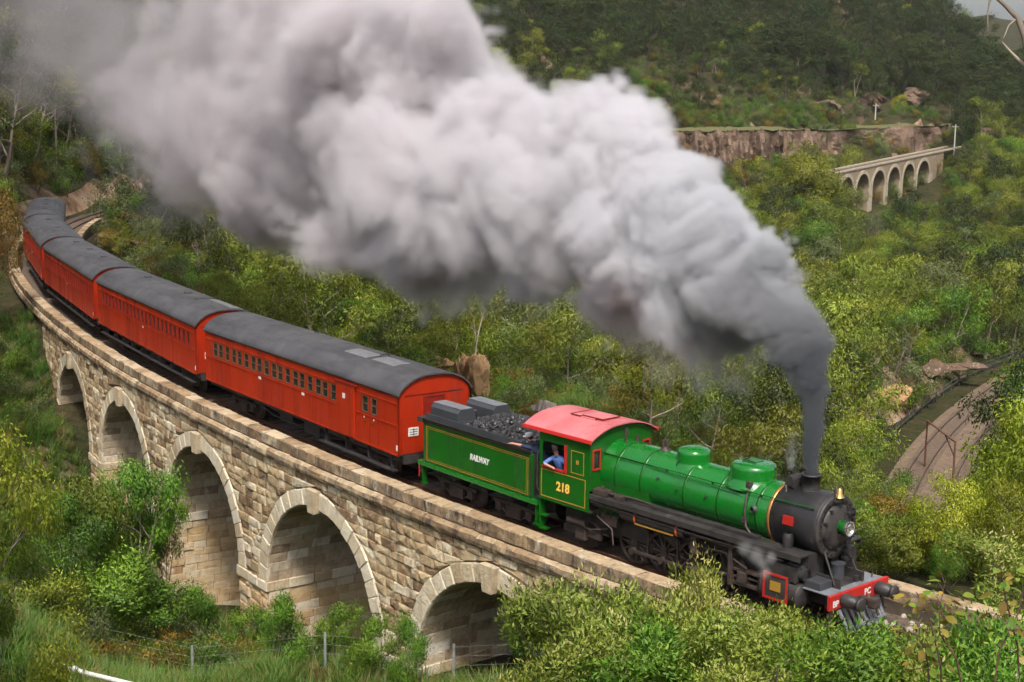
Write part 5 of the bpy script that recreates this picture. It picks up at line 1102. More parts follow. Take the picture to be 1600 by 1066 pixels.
# --- the rest: one wood as instances on points
proto = bpy.data.collections.new('wood_sources')
for i, (nm, w_, lf, t) in enumerate(SPEC):
    o = bpy.data.objects.new('src%02d' % i, t.joined('src%02d' % i, M_LEAF[lf], M_DBARK if lf == 'dark' else M_BARK)); proto.objects.link(o)
def instancer(name, P, rotz, sc_, idx, coll, label, kind='stuff'):
    me = bpy.data.meshes.new(name); me.vertices.add(len(P)); me.vertices.foreach_set('co', np.asarray(P, np.float32).ravel())
    for an, ty, dat in (('rotz', 'FLOAT', rotz), ('sc', 'FLOAT', sc_)):
        a = me.attributes.new(an, ty, 'POINT'); a.data.foreach_set('value', np.asarray(dat, np.float32))
    a = me.attributes.new('idx', 'INT', 'POINT'); a.data.foreach_set('value', np.asarray(idx, np.int32))
    o = bpy.data.objects.new(name, me); col.objects.link(o); tag(o, label, kind=kind)
    ng = bpy.data.node_groups.new(name, 'GeometryNodeTree'); ng.interface.new_socket('Geometry', in_out='INPUT', socket_type='NodeSocketGeometry'); ng.interface.new_socket('Geometry', in_out='OUTPUT', socket_type='NodeSocketGeometry')
    N = ng.nodes; L = ng.links; gi = N.new('NodeGroupInput'); gout = N.new('NodeGroupOutput'); ip = N.new('GeometryNodeInstanceOnPoints'); ci = N.new('GeometryNodeCollectionInfo')
    ci.inputs['Collection'].default_value = coll; ci.inputs['Separate Children'].default_value = True; ci.inputs['Reset Children'].default_value = True
    ip.inputs['Pick Instance'].default_value = True
    def attr(nm, dt):
        a = N.new('GeometryNodeInputNamedAttribute'); a.data_type = dt; a.inputs['Name'].default_value = nm; return a.outputs['Attribute']
    cx = N.new('ShaderNodeCombineXYZ'); L.new(attr('rotz', 'FLOAT'), cx.inputs[2]); er = N.new('FunctionNodeEulerToRotation'); L.new(cx.outputs[0], er.inputs[0])
    L.new(gi.outputs[0], ip.inputs['Points']); L.new(ci.outputs[0], ip.inputs['Instance']); L.new(attr('idx', 'INT'), ip.inputs['Instance Index']); L.new(er.outputs[0], ip.inputs['Rotation']); L.new(attr('sc', 'FLOAT'), ip.inputs['Scale']); L.new(ip.outputs[0], gout.inputs[0])
    md = o.modifiers.new('scatter', 'NODES'); md.node_group = ng; return o
rest = np.setdiff1d(np.arange(n), ind)
instancer('forest', np.stack([X, Y, Z], 1)[rest], rot[rest], scl[rest], kind[rest], proto, 'eucalypt forest covering the valley sides and far hills')
print('trees', n, 'individual', len(ind))
# --- undergrowth and grass on the near slopes (uncountable)
rg = np.random.default_rng(5)
def tuft(seed, n, h, w_, lean=.35, curl=1.0):
    r = np.random.default_rng(seed); a = r.uniform(0, 6.283, n); b0 = np.stack([np.cos(a), np.sin(a), 0 * a], 1) * r.uniform(0, .16, (n, 1)); d = np.stack([np.cos(a) * lean, np.sin(a) * lean, np.ones(n)], 1) + r.normal(0, .25, (n, 3)); hh = h * r.uniform(.5, 1.2, (n, 1))
    sd = np.stack([-np.sin(a), np.cos(a), 0 * a], 1) * w_; mid = b0 + d * hh * .55; tip = b0 + d * hh + np.stack([np.cos(a), np.sin(a), -.3 * np.ones(n)], 1) * hh * .3 * curl
    V = np.stack([b0 - sd, b0 + sd, mid + sd * .7, mid - sd * .7, mid - sd * .7, mid + sd * .7, tip + sd * .1, tip - sd * .1], 1).reshape(-1, 3); t = np.repeat(np.clip(r.normal(.5, .2, n), 0, 1), 2)
    return V, t
M_GRASS = leaf_mat('grass_blades', (.035, .085, .010), (.085, .17, .020), (.20, .25, .050), trans=.3, hv=.03, vv=.3); M_DRY = leaf_mat('dry_grass_blades', (.15, .11, .035), (.27, .20, .07), (.38, .31, .12), hv=.02)
gcol = bpy.data.collections.new('grass_sources')
for i, (nn, h, w_, mm) in enumerate(((46, .42, .010, M_GRASS), (40, .60, .010, M_GRASS), (40, .5, .009, M_DRY))):
    V, t = tuft(i + 3, nn, h, w_); o = bpy.data.objects.new('g%d' % i, np_mesh('g%d' % i, V, np.arange(len(V)).reshape(-1, 4), mm, False, t)); gcol.objects.link(o)
def patch(n, sampler):
    P = sampler(n); z = height(P[:, 0], P[:, 1]); return np.column_stack([P, z - .02])
def band(n):          # open ground before the viaduct
    s0 = rg.uniform(-14, 62, n); l0 = rg.uniform(-19, -2.7, n); p = np.array([T(a, b_)[:2] for a, b_ in zip(s0, l0)]); return p
def spur(n):
    x = rg.uniform(640, 1420, n); d = rg.uniform(47, 84, n); return np.array([(CAM[:2] + FH * dd + RH * ((xx - 800) / FPX * dd)) for xx, dd in zip(x, d)])
P = np.vstack([patch(15000, band), patch(9000, spur)]); sp_, lp_ = to_sl(P[:, 0], P[:, 1]); P = P[np.abs(lp_) > 2.7]
gi_ = rg.choice([0, 0, 1, 1, 2], len(P)); instancer('grass', P, rg.uniform(0, 6.28, len(P)), rg.uniform(.5, 1.3, len(P)), gi_, gcol, 'green and dry grass on the slopes beside the viaduct')
# low scrub filling the forest floor
x = np.concatenate([rg.uniform(-40, 1640, 7500), rg.uniform(960, 1520, 900)]); d = np.concatenate([45 + 300 * rg.random(5500) ** 1.3, rg.uniform(345, 520, 2000), rg.uniform(358, 420, 900)]); P = np.array([(CAM[:2] + FH * dd + RH * ((xx - 800) / FPX * dd)) for xx, dd in zip(x, d)]); sp_, lp_ = to_sl(P[:, 0], P[:, 1]); d2, _ = polydist(P[:, 0], P[:, 1], LOWC)
okk = ~((np.abs(lp_) < 4.6) & (sp_ < 172) & (sp_ > -45)) & (d2 > 6.8)
vp = np.column_stack([P, height(P[:, 0], P[:, 1])]) - CAM; vd = vp @ FWD; vx = 800 + FPX * (vp @ RGT) / vd; vy = 533 - FPX * (vp @ UPV) / vd
okk &= ~((vx > 1400) & (vx < 1570) & (vd > 52) & (vd < 150) & (vy - 2.6 / vd * FPX < np.interp(vx, [1380, 1432, 1484, 1545, 1620], [900, 800, 700, 627, 578]) + 55)); okk &= ~((vx > 990) & (vx < 1500) & (vd > 345) & (vd < 425) & (vy > 206) & (vy < 262) & (rg.random(len(vx)) < .55)); okk &= ~((vx > 1283) & (vx < 1478) & (vd > 340) & (vd < 400) & ((P[:, 0] - FV0[0]) * fn_[0] + (P[:, 1] - FV0[1]) * fn_[1] > 0)); P = P[okk]; d = d[okk]
scol = bpy.data.collections.new('scrub_sources')
for i in (8, 9, 10): o = bpy.data.objects.new('s%d' % i, SPEC[i][3].joined('s%d' % i, M_LEAF[SPEC[i][2]], M_DBARK)); scol.objects.link(o)
instancer('undergrowth', np.column_stack([P, height(P[:, 0], P[:, 1]) - .1]), rg.uniform(0, 6.28, len(P)), rg.uniform(.35, .85, len(P)) * np.clip(d / 110, .6, 1.4), rg.choice([0, 1, 1, 2, 0], len(P)), scol, 'low scrub on the forest floor')
# ------------------------------------------------------------------ rocks
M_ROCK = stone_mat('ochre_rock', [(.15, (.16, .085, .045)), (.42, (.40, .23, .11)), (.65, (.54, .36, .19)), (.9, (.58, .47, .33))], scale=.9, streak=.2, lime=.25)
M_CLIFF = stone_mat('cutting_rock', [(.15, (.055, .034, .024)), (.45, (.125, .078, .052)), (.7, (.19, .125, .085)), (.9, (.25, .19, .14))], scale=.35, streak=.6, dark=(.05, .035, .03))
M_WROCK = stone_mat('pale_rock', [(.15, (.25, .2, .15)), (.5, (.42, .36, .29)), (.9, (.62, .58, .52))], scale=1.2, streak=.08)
def rock(name, label, loc, size, seed, mtl, rz=0, tilt=0, cat='rock', group='rock outcrops'):
    r = np.random.default_rng(seed); bm = bmesh.new(); bmesh.ops.create_icosphere(bm, subdivisions=4, radius=1)
    cuts = r.normal(size=(16, 3)); cuts /= np.linalg.norm(cuts, axis=1, keepdims=True); h = r.uniform(.45, .85, 16)
    V = np.array([v.co for v in bm.verts])
    for c, k in zip(cuts, h):
        d = V @ c; V = V - np.outer(np.maximum(d - k, 0) * .98, c)
    nzv = np.array([fbm2(np.array([p[0] * 2.3 + p[2] * 1.7 + seed]), np.array([p[1] * 2.3 - p[2] * 2.9]), 4, seed)[0] for p in V]); V = V * (1 + (nzv[:, None] - .45) * .8)
    lay = np.sin(V[:, 2] * 9 + V[:, 0] * 2) * .035; V[:, :2] *= (1 + lay[:, None]); V = V * np.array(size)
    m = MB().add(V, [tuple(v.index for v in f.verts) for f in bm.faces], False, float(r.uniform(.3, .7))); bm.free()
    o = m.build(name, mtl); o.location = loc; o.rotation_euler = (tilt, 0, rz); tag(o, label, cat, group); return o
def onground(x, D, dz=0):
    p = CAM[:2] + FH * D + RH * ((x - 800) / FPX * D); return (p[0], p[1], float(height(np.array([p[0]]), np.array([p[1]]))[0]) + dz)
def wp(x, y, D): return tuple(W(x, y, D))
rock('rock_outcrop', 'tall orange sandstone crag rising behind the tender', wp(748, 588, 74), (.75, 1.2, 1.9), 3, M_ROCK, .6, .35)
rock('rock_outcrop', 'second orange sandstone slab leaning beside the tall crag', wp(724, 588, 75), (.65, .9, 1.7), 4, M_ROCK, 1.3, .2)
rock('rock_outcrop', 'low brown rock ledge above the front carriage roof', wp(668, 568, 80), (1.4, .8, .5), 14, M_ROCK, .9)
rock('boulder', 'pale grey boulder showing over the coal heap', wp(845, 642, 62), (.62, .7, .42), 5, M_WROCK, .3)
rock('rock_outcrop', 'brown rock ledge on the slope behind the rear carriages', wp(212, 384, 108), (2.6, 1.4, .8), 6, M_ROCK, .8)
rock('rock_outcrop', 'small brown rock beside the ledge behind the rear carriages', wp(178, 372, 112), (1.4, 1.0, .7), 16, M_ROCK, .2)
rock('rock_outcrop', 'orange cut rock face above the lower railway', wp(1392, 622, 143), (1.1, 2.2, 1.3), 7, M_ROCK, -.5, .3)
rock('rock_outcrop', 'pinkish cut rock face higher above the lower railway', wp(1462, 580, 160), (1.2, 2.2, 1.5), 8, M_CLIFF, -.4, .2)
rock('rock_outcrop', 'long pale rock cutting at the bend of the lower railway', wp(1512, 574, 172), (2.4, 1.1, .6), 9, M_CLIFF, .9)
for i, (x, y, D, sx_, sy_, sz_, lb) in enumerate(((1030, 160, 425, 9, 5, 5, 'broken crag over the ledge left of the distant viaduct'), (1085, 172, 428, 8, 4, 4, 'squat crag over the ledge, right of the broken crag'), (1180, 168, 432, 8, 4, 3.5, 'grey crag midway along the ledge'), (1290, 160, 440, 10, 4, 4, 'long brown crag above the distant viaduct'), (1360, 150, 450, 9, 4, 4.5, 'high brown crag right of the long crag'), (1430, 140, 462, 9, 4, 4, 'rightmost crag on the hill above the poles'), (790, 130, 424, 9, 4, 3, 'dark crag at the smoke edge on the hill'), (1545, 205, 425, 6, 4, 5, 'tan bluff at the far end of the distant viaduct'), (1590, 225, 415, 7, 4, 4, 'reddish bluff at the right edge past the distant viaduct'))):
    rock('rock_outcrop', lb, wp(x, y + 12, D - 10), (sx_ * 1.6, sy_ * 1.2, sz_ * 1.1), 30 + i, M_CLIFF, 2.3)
# ------------------------------------------------------------------ cutting face and grassy ledge on the far side
def cliff(P3, zb, name, seed, nu=170, nv=16):
    P3 = catmull(P3, 20); t = np.linspace(0, len(P3) - 1, nu); C_ = np.stack([np.interp(t, np.arange(len(P3)), P3[:, k]) for k in range(3)], 1)
    zb_ = np.interp(t, np.linspace(0, len(P3) - 1, len(zb)), zb); V = []
    for i in range(nu):
        for j in range(nv):
            f = j / (nv - 1); z = C_[i, 2] * (1 - f) + zb_[i] * f
            n1 = float(fbm2(np.array([i * .35 + seed]), np.array([z * .12]), 4, seed)[0]); n2 = float(vnoise2(np.array([i * 1.1 + seed * 3]), np.array([z * .35]), seed + 5))
            off = 7.0 + f * 3.5 + (n1 - .45) * 9.0 * min(1, .15 + f * 4) + (n2 - .5) * 2.2 * min(1, .3 + f * 4)
            V.append((C_[i, 0] - FH[0] * off, C_[i, 1] - FH[1] * off, z + (n2 - .5) * 1.2 + (n1 - .45) * 2.2 * (1 - f)))
    o = bpy.data.objects.new(name, np_mesh(name, np.array(V), grid_faces(nu, nv), M_CLIFF, False, np.clip(np.random.default_rng(seed).normal(.5, .2, (nu - 1) * (nv - 1)), 0, 1))); col.objects.link(o); return o
L3 = np.array([W(*q) for q in ((640, 222, 371), (800, 213, 371), (1000, 206, 372), (1110, 204, 374), (1200, 203, 379), (1300, 202, 396), (1450, 196, 424), (1500, 192, 438))])
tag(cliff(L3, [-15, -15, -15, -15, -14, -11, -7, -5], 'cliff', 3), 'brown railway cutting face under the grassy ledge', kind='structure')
gl = catmull(L3, 20); V = []
for i in range(len(gl)):
    for k, off in enumerate((-7.4, -3.5, 1.0, 6.5)): V.append((gl[i, 0] + FH[0] * off, gl[i, 1] + FH[1] * off, gl[i, 2] + .12 + (.5 if k == 3 else 0) + .45 * (float(vnoise2(np.array([i * .8]), np.array([k * 3.0]), 8)) - .5)))
M_LEDGE = mat('ledge_grass', (.085, .11, .022), .95, col2=(.14, .105, .045), scale=.5, bump=.6)
lo_ = bpy.data.objects.new('ledge', np_mesh('ledge', np.array(V), grid_faces(len(gl), 4), M_LEDGE)); col.objects.link(lo_); tag(lo_, 'grassy ledge above the cutting', kind='structure')
# ------------------------------------------------------------------ distant viaduct: seven arches
M_FSTONE = stone_mat('distant_sandstone', [(.15, (.20, .145, .095)), (.5, (.30, .23, .155)), (.85, (.38, .31, .22))], scale=.5, streak=.35)
M_FPALE = stone_mat('distant_pale_stone', [(.15, (.34, .27, .19)), (.85, (.50, .43, .33))], scale=.5, streak=.2)
def fv_t(xp):           # where a column of the picture meets the viaduct line
    lo, hi = 0., 1.2
    for _ in range(40):
        m_ = (lo + hi) / 2; q = FV0 + (FV1 - FV0) * m_
        if px(q)[0] < xp: lo = m_
        else: hi = m_
    return lo
FL = float(np.linalg.norm((FV1 - FV0)[:2])); fdir = (FV1 - FV0) / FL
fn = np.array([fdir[1], -fdir[0]]); fn /= np.linalg.norm(fn)
if fn @ FH > 0: fn = -fn                 # towards the camera
ta = [fv_t(x) * FL for x in (1286, 1311.5, 1337, 1362, 1386.5, 1410, 1432.5, 1456)]
froot = empty('stone_viaduct', tuple(FV0 + (FV1 - FV0) * .5 + np.array([0, 0, -10]))); FO = Vector(froot.location); tag(froot, 'small distant stone viaduct of seven arches on the far hillside', 'viaduct')
def fv(a, l, z): q = FV0 + fdir * a; return Vector((q[0] + fn[0] * l, q[1] + fn[1] * l, q[2] + z)) - FO
m = MB(); rings = []
bays = []
for i in range(7):
    c = (ta[i] + ta[i + 1]) / 2; hw_ = (ta[i + 1] - ta[i]) / 2 * .81; bays.append((c, hw_))
print('far arch pitch', [round(b - a, 2) for a, b in zip(ta, ta[1:])], FL)
for side_l in (0, -3.7):
    ss_ = sorted(set([-3.0, ta[-1] + 9] + [v for c, h in bays for v in np.concatenate([[c - h - 1e-3, c + h + 1e-3], np.linspace(c - h, c + h, 21)])])); V = []
    for s0 in ss_:
        low = -26.0
        for c, h in bays:
            if abs(s0 - c) <= h + 5e-4: low = -1.7 - h * 1.05 + 1.05 * math.sqrt(max(h * h - (s0 - c) ** 2, 0))
        V += [fv(s0, side_l, -.4), fv(s0, side_l, low)]
    m.add(V, [(2 * k, 2 * k + 1, 2 * k + 3, 2 * k + 2) for k in range(len(ss_) - 1)], tint=.5)
for c, h in bays:
    an = np.linspace(0, math.pi, 21); V = [fv(c + h * math.cos(a), l, -1.7 - h * 1.05 + 1.05 * h * math.sin(a)) for a in an for l in (0, -3.7)]; m.add(V, [(2 * k, 2 * k + 1, 2 * k + 3, 2 * k + 2) for k in range(20)], tint=.3)
    for sgn in (-1, 1): m.add([fv(c + sgn * h, l, z) for l, z in ((0, -1.7 - h * 1.05), (-3.7, -1.7 - h * 1.05), (-3.7, -26), (0, -26))], [(0, 1, 2, 3)], tint=.6)
m.build('wall', M_FSTONE, froot)
MB().add([fv(-1, 0, -.35), fv(ta[-1] + 22, 0, -.35), fv(ta[-1] + 22, -3.7, -.35), fv(-1, -3.7, -.35)], [(0, 1, 2, 3)]).build('trackbed', M_BALL, froot)
for c, h in bays:
    m = MB(); V = []; an = np.linspace(0, math.pi, 23)
    for a in an:
        for r_, o_ in ((h - .02, .14), (h + .75, .14), (h + .75, -.1), (h - .02, -.1)): V.append(fv(c + r_ * math.cos(a), o_, -1.7 - h * 1.05 + 1.05 * r_ * math.sin(a)))
    m.add(V, [(4 * k + j, 4 * k + (j + 1) % 4, 4 * k + 4 + (j + 1) % 4, 4 * k + 4 + j) for k in range(22) for j in range(4)], tint=.6); m.build('arch_ring', M_FPALE, froot)
for i in range(8):
    a = ta[i]; w0 = (ta[1] - ta[0]) * .12; m = MB(); V = [fv(a + sx_ * w0, o_, z) for z in (-1.7 - bays[0][1] * 1.05, -26) for sx_, o_ in ((-1, .12), (1, .12), (1, -.2), (-1, -.2))]; m.add(V, [(0, 1, 5, 4), (1, 2, 6, 5), (3, 0, 4, 7), (0, 3, 2, 1)], tint=.7); m.build('pier_front', M_FPALE, froot)
for l0, l1 in ((.22, -.25), (-3.45, -3.92)):
    m = MB(); m.add([fv(a, l, z) for a in (-1, ta[-1] + 22) for l, z in ((l0, -.42), (l0, .0), (l1, .0), (l1, -.42))], [(0, 1, 5, 4), (1, 2, 6, 5), (2, 3, 7, 6), (3, 0, 4, 7), (0, 3, 2, 1), (4, 5, 6, 7)], tint=.6); m.build('parapet', M_FPALE, froot)
# ------------------------------------------------------------------ poles
M_POLE = mat('pale_timber_pole', (.50, .46, .41), .8, var=.3, scale=3)
for x, yb, yt, D, lb in ((1491, 232, 195, 392, 'pale pole at the right end of the distant viaduct'), (1527, 190, 164, 436, 'pale pole on the saddle right of the distant viaduct'), (1290, 182, 172, 405, 'short pale post on the ledge, left one'), (1368, 176, 162, 420, 'short pale post on the ledge, right one')):
    p = Vector(W(x, yb, D)); h = (yb - yt) / FPX * D; r = empty('utility_pole', p); tag(r, lb, 'pole', 'poles on the far hillside'); MB().cyl((0, 0, -2), (0, 0, h), .22, .16, 10).build('post', M_POLE, r); MB().box(-.9, .9, -.08, .08, h - .7, h - .5).build('crossarm', M_POLE, r)
# ------------------------------------------------------------------ lower railway
M_LBALL = mat('pale_ballast', (.22, .15, .10), .95, col2=(.13, .09, .06), scale=1.5, bump=.7, bscale=5)
M_LSLEEP = mat('dusty_sleeper', (.19, .135, .095), .9, col2=(.13, .09, .065), scale=3); M_LRAIL = mat('dark_rail', (.10, .065, .048), .6, .3)
tang = np.gradient(LOWC[:, :2], axis=0); tang /= np.linalg.norm(tang, axis=1, keepdims=True); nrm = np.stack([tang[:, 1], -tang[:, 0]], 1)
def lowpt(i, l, z): return (LOWC[i, 0] + nrm[i, 0] * l, LOWC[i, 1] + nrm[i, 1] * l, z)
V = [lowpt(i, l, -21.12 if abs(l) < 4.25 else -21.5) for i in range(len(LOWC)) for l in (-5.6, -3.7, -2.3, 0, 2.3, 4.6, 5.6)]
o = bpy.data.objects.new('ballast', np_mesh('lower_ballast', np.array(V), grid_faces(len(LOWC), 7), M_LBALL)); col.objects.link(o); tag(o, 'pale ballast of the lower double railway', kind='structure')
for ti, (c, lb) in enumerate(((-2.1, 'nearer left track of the lower railway in the gully'), (2.1, 'right-hand track of the lower railway in the gully'))):
    r = empty('railway_track', lowpt(0, c, -21)); RO = Vector(r.location); tag(r, lb, 'track', 'lower railway tracks')
    for g in (-.72, .72):
        m = MB(); V = [Vector(lowpt(i, c + g + a, z)) - RO for i in range(len(LOWC)) for a, z in ((-.05, -21.1), (-.05, -20.95), (.05, -20.95), (.05, -21.1))]; m.add(V, [(4 * i + j, 4 * i + (j + 1) % 4, 4 * i + 4 + (j + 1) % 4, 4 * i + 4 + j) for i in range(len(LOWC) - 1) for j in range(4)]); m.build('rail', M_LRAIL, r)
    m = MB()
    for i in range(0, len(LOWC) - 1):
        for f in (0, .25, .5, .75):
            a = np.array(lowpt(i, c, 0)) * (1 - f) + np.array(lowpt(i + 1, c, 0)) * f; t_ = np.append(tang[i], 0); n_ = np.append(nrm[i], 0)
            V = [Vector(a + t_ * x * .13 + n_ * y * 1.2 + np.array([0, 0, z])) - RO for z in (-21.12, -21.07) for x, y in ((-1, -1), (1, -1), (1, 1), (-1, 1))]; m.add(V, [(4, 5, 6, 7), (0, 1, 5, 4), (1, 2, 6, 5), (2, 3, 7, 6), (3, 0, 4, 7)])
    m.build('sleepers', M_LSLEEP, r)['kind'] = 'stuff'
M_RUST = mat('rusty_steel', (.20, .09, .055), .7, .2, var=.4, scale=4)
g0 = np.array(W(1489, 748, 127.6)); g1 = np.array(W(1446, 709, 135.5)); g0[2] = g1[2] = -21.1; gt = empty('overhead_gantry', g0); tag(gt, 'rusty overhead wire gantry spanning the lower railway', 'gantry'); Dg = Vector(g1 - g0)
for off, nm in ((Vector((0, 0, 0)), 'post'), (Dg, 'post')): MB().cyl(off, off + Vector((0, 0, 4.4)), .10, .08, 8).build(nm, M_RUST, gt)
MB().tube([Vector((0, 0, 4.3)), Dg + Vector((0, 0, 4.3))], .09, 6).build('beam', M_RUST, gt); MB().tube([Vector((0, 0, 3.0)), Dg * .35 + Vector((0, 0, 4.25))], .06, 6).build('brace', M_RUST, gt)
M_FENCE = mat('dark_fence_steel', (.06, .06, .055), .7)
lf_ = empty('trackside_fence', lowpt(10, -6.3, -21)); tag(lf_, 'dark post and rail fence along the left of the lower railway', 'fence'); FO2 = Vector(lf_.location)
for i in range(6, len(LOWC), 2): p = Vector(lowpt(i, -6.3, -21.4)) - FO2; MB().cyl(p, p + Vector((0, 0, 1.6)), .07, n=6).build('post', M_FENCE, lf_)
for z in (-20.0, -20.5): MB().tube([Vector(lowpt(i, -6.3, z)) - FO2 for i in range(6, len(LOWC))], .06, 5).build('rail', M_FENCE, lf_)
m = MB(); V = [Vector(lowpt(i, l, z)) - FO2 for i in range(6, len(LOWC)) for l, z in ((-6.6, -21.6), (-6.75, -20.9), (-7.0, -20.9), (-7.0, -21.6))]; m.add(V, [(4 * i + j, 4 * i + (j + 1) % 4, 4 * i + 4 + (j + 1) % 4, 4 * i + 4 + j) for i in range(len(LOWC) - 7) for j in range(4)]); m.build('kerb_wall', M_FENCE, lf_)
# ------------------------------------------------------------------ near plants, each a thing of its own
NEAR = {
 'bush': Tree(101, 3.0, 1.35, .15, 9000, 'bush', limbs=10, bare=.10, clump=.52, flat=.95, ntr=3, up=.3),
 'bush2': Tree(102, 2.6, 1.15, .135, 7500, 'bush', limbs=9, bare=.10, clump=.45, flat=1.0, ntr=3, up=.5),
 'droop': Tree(103, 6.6, 2.2, .135, 17000, 'gum', limbs=10, bare=.18, clump=.70, flat=1.0),
 'twin': Tree(104, 6.4, 2.0, .17, 12000, 'gum', limbs=8, bare=.42, clump=.72, flat=.8, ntr=3),
 'lime': Tree(105, 5.6, 2.3, .16, 16000, 'gum', limbs=11, bare=.10, clump=.80, flat=.9),
 'sap': Tree(106, 3.0, .8, .14, 1500, 'bush', limbs=6, bare=.2, clump=.40, flat=1.2, up=.6)}
M_LEAF['tips'] = leaf_mat('pale_tipped_shrub_leaves', (.085, .13, .016), (.29, .35, .045), (.62, .54, .22), hv=.015, vv=.12, trans=.35)
M_LEAF['fresh'] = leaf_mat('fresh_green_leaves', (.050, .125, .012), (.16, .30, .025), (.36, .46, .07), hv=.015, vv=.12, trans=.38)
NM = {}
def near_plant(kind, leafk, nm, label, cat, x, D, H, rz=0, group='plants near the viaduct', dz=0, loc=None, wide=1.0):
    key = (kind, leafk)
    if key not in NM: NM[key] = NEAR[kind].meshes(kind + leafk, M_LEAF[leafk], M_BARK if kind in ('twin', 'lime', 'droop') else M_DBARK)
    r = empty(nm, loc or onground(x, D, dz), rz); s0 = H / NEAR[kind].H; r.scale = (s0 * wide, s0 * wide, s0); tag(r, label, cat, group); inst('trunk', NM[key][0], r); inst('crown', NM[key][1], r); return r
def H_for(x, ytop, D, dz=0): return W(x, ytop, D)[2] - onground(x, D)[2] - dz
for x, yt, D, k, lf, wd, lb in ((910, 936, 30.5, 'bush', 'tips', .80, 'big pale-tipped shrub hiding the last arch on the right'), (850, 962, 31.5, 'bush2', 'tips', .62, 'shrub at the left shoulder of the big shrub by the arch'), (975, 948, 30, 'bush2', 'tips', .9, 'shrub between the big shrub and the end of the parapet'),
     (1100, 920, 30.5, 'bush', 'tips', .55, 'tall shrub standing before the driving wheels'), (1050, 972, 29, 'bush2', 'tips', .85, 'green shrub at the broken end of the parapet'), (1195, 992, 29, 'bush', 'tips', .95, 'shrub below the cylinder panel'), (1255, 1010, 28.5, 'bush2', 'tips', 1.05, 'shrub under the red buffer beam'),
     (1325, 1015, 27.5, 'bush2', 'tips', 1.2, 'low shrub before the cowcatcher'), (1140, 1005, 27, 'bush2', 'tips', 1.1, 'low green shrub at the bottom centre-right edge'), (1020, 1010, 26.5, 'bush2', 'fresh', 1.1, 'low green shrub below the parapet end'), (960, 1015, 27, 'bush', 'tips', .9, 'low spreading shrub under the big pale-tipped shrub'), (1400, 1010, 26, 'bush2', 'fresh', 1.0, 'low shrub by the track at lower right'), (1230, 1030, 25, 'bush2', 'tips', 1.2, 'foremost low shrub at the bottom right'), (835, 1020, 33, 'bush2', 'fresh', .6, 'small green shrub at the right foot of the last arch'), (1480, 1025, 23.5, 'bush2', 'tips', 1.1, 'low shrub near the bottom right corner'), (1565, 1010, 22.5, 'bush', 'fresh', .9, 'leafy shrub in the bottom right corner'), (1380, 1035, 23, 'bush2', 'fresh', 1.3, 'low leafy shrub below the rail at bottom right')):
    near_plant(k, lf, 'shrub', lb, 'shrub', x, D, max(.8, H_for(x, yt, D)), x * .013, 'shrubs before the viaduct end', wide=wd)
for x, yt, D, k, lf, wd, lb in ((640, 1005, 42, 'bush2', 'fresh', .55, 'leafy shrub at the left leg of the last arch'), (425, 965, 44, 'bush2', 'fresh', .7, 'bright shrub at the foot of the pier between second and third arches'), (525, 985, 44.5, 'bush2', 'fresh', .8, 'bright shrub in front of the second arch opening'), (585, 1010, 43, 'bush2', 'fresh', .9, 'small bright shrub right of the second arch pier'), (300, 955, 52, 'bush', 'green', .9, 'dark green shrub under the third arch'), (375, 985, 50, 'bush2', 'green', 1.0, 'green shrub right of the third pier base')):
    near_plant(k, lf, 'shrub', lb, 'shrub', x, D, max(.8, H_for(x, yt, D)), x * .017, 'shrubs at the pier feet', wide=wd)
for x, yt, D, k, lf, wd, lb in ((175, 740, 53, 'twin', 'green', .62, 'slender gum with several bare stems before the third pier'), (232, 800, 55, 'twin', 'green', .42, 'gum hugging the third pier, right of the slender gum'), (105, 765, 52, 'twin', 'olive', .7, 'olive gum left of the slender gum'), (60, 800, 50, 'lime', 'green', .9, 'bushy gum at far left behind the drooping gum'), (150, 900, 49, 'bush', 'green', 1.3, 'low bush under the slender gum'), (235, 950, 50, 'bush2', 'green', 1.2, 'low bush right of the pale stems'), (40, 930, 46, 'bush', 'olive', 1.2, 'olive bush at the left behind the white pipe'),
     (-85, 710, 24, 'droop', 'lime', .62, 'bright drooping gum at the left edge'), (-50, 850, 25.5, 'droop', 'green', .6, 'drooping green gum below the bright one at left'), (-45, 280, 82, 'lime', 'rust', .65, 'yellow-orange tree beside the tail of the train'), (-60, 300, 68, 'twin', 'olive', .4, 'olive tree behind the yellow-orange tree at left'),
     (1610, 640, 47, 'lime', 'lime', .95, 'large yellow-green tree at the right edge'), (1515, 765, 44, 'lime', 'lime', .95, 'yellow-green tree left of the large one at right'), (1590, 770, 43, 'lime', 'lime', .9, 'green tree under the large yellow-green tree'), (1405, 800, 50, 'bush', 'rust', 1.3, 'rusty shrub right of the headlight'), (1362, 800, 49, 'bush', 'fresh', .7, 'bright shrub just behind the headlight'), (1440, 850, 43, 'bush', 'olive', 1.3, 'olive shrub across the track from the buffers'), (1520, 860, 41, 'lime', 'fresh', .8, 'leafy green tree above the track at right'), (1600, 860, 38, 'bush', 'tips', 1.3, 'pale shrub at the right edge above the track'), (1610, 590, 92, 'lime', 'green', .62, 'dark rounded tree over the bend of the lower railway')):
    near_plant(k, lf, 'gum_tree' if k not in ('bush', 'bush2') else 'shrub', lb, 'tree' if k not in ('bush', 'bush2') else 'shrub', x, D, max(1.0, H_for(x, yt, D)), x * .011, 'trees and shrubs around the viaduct', wide=wd)
for x, D, H, lb in ((1258, 312, 19, 'tall gum screening the left end of the distant viaduct'), (1232, 316, 18, 'gum left of the tall one by the distant viaduct'), (1284, 306, 14, 'smaller gum below the first arch of the distant viaduct')):
    near_plant('twin' if H == 19 else 'lime', 'olive', 'gum_tree', lb, 'tree', x, D, H, x * .01, 'gums at the distant viaduct', wide=1.1)
rl = random.Random(3)
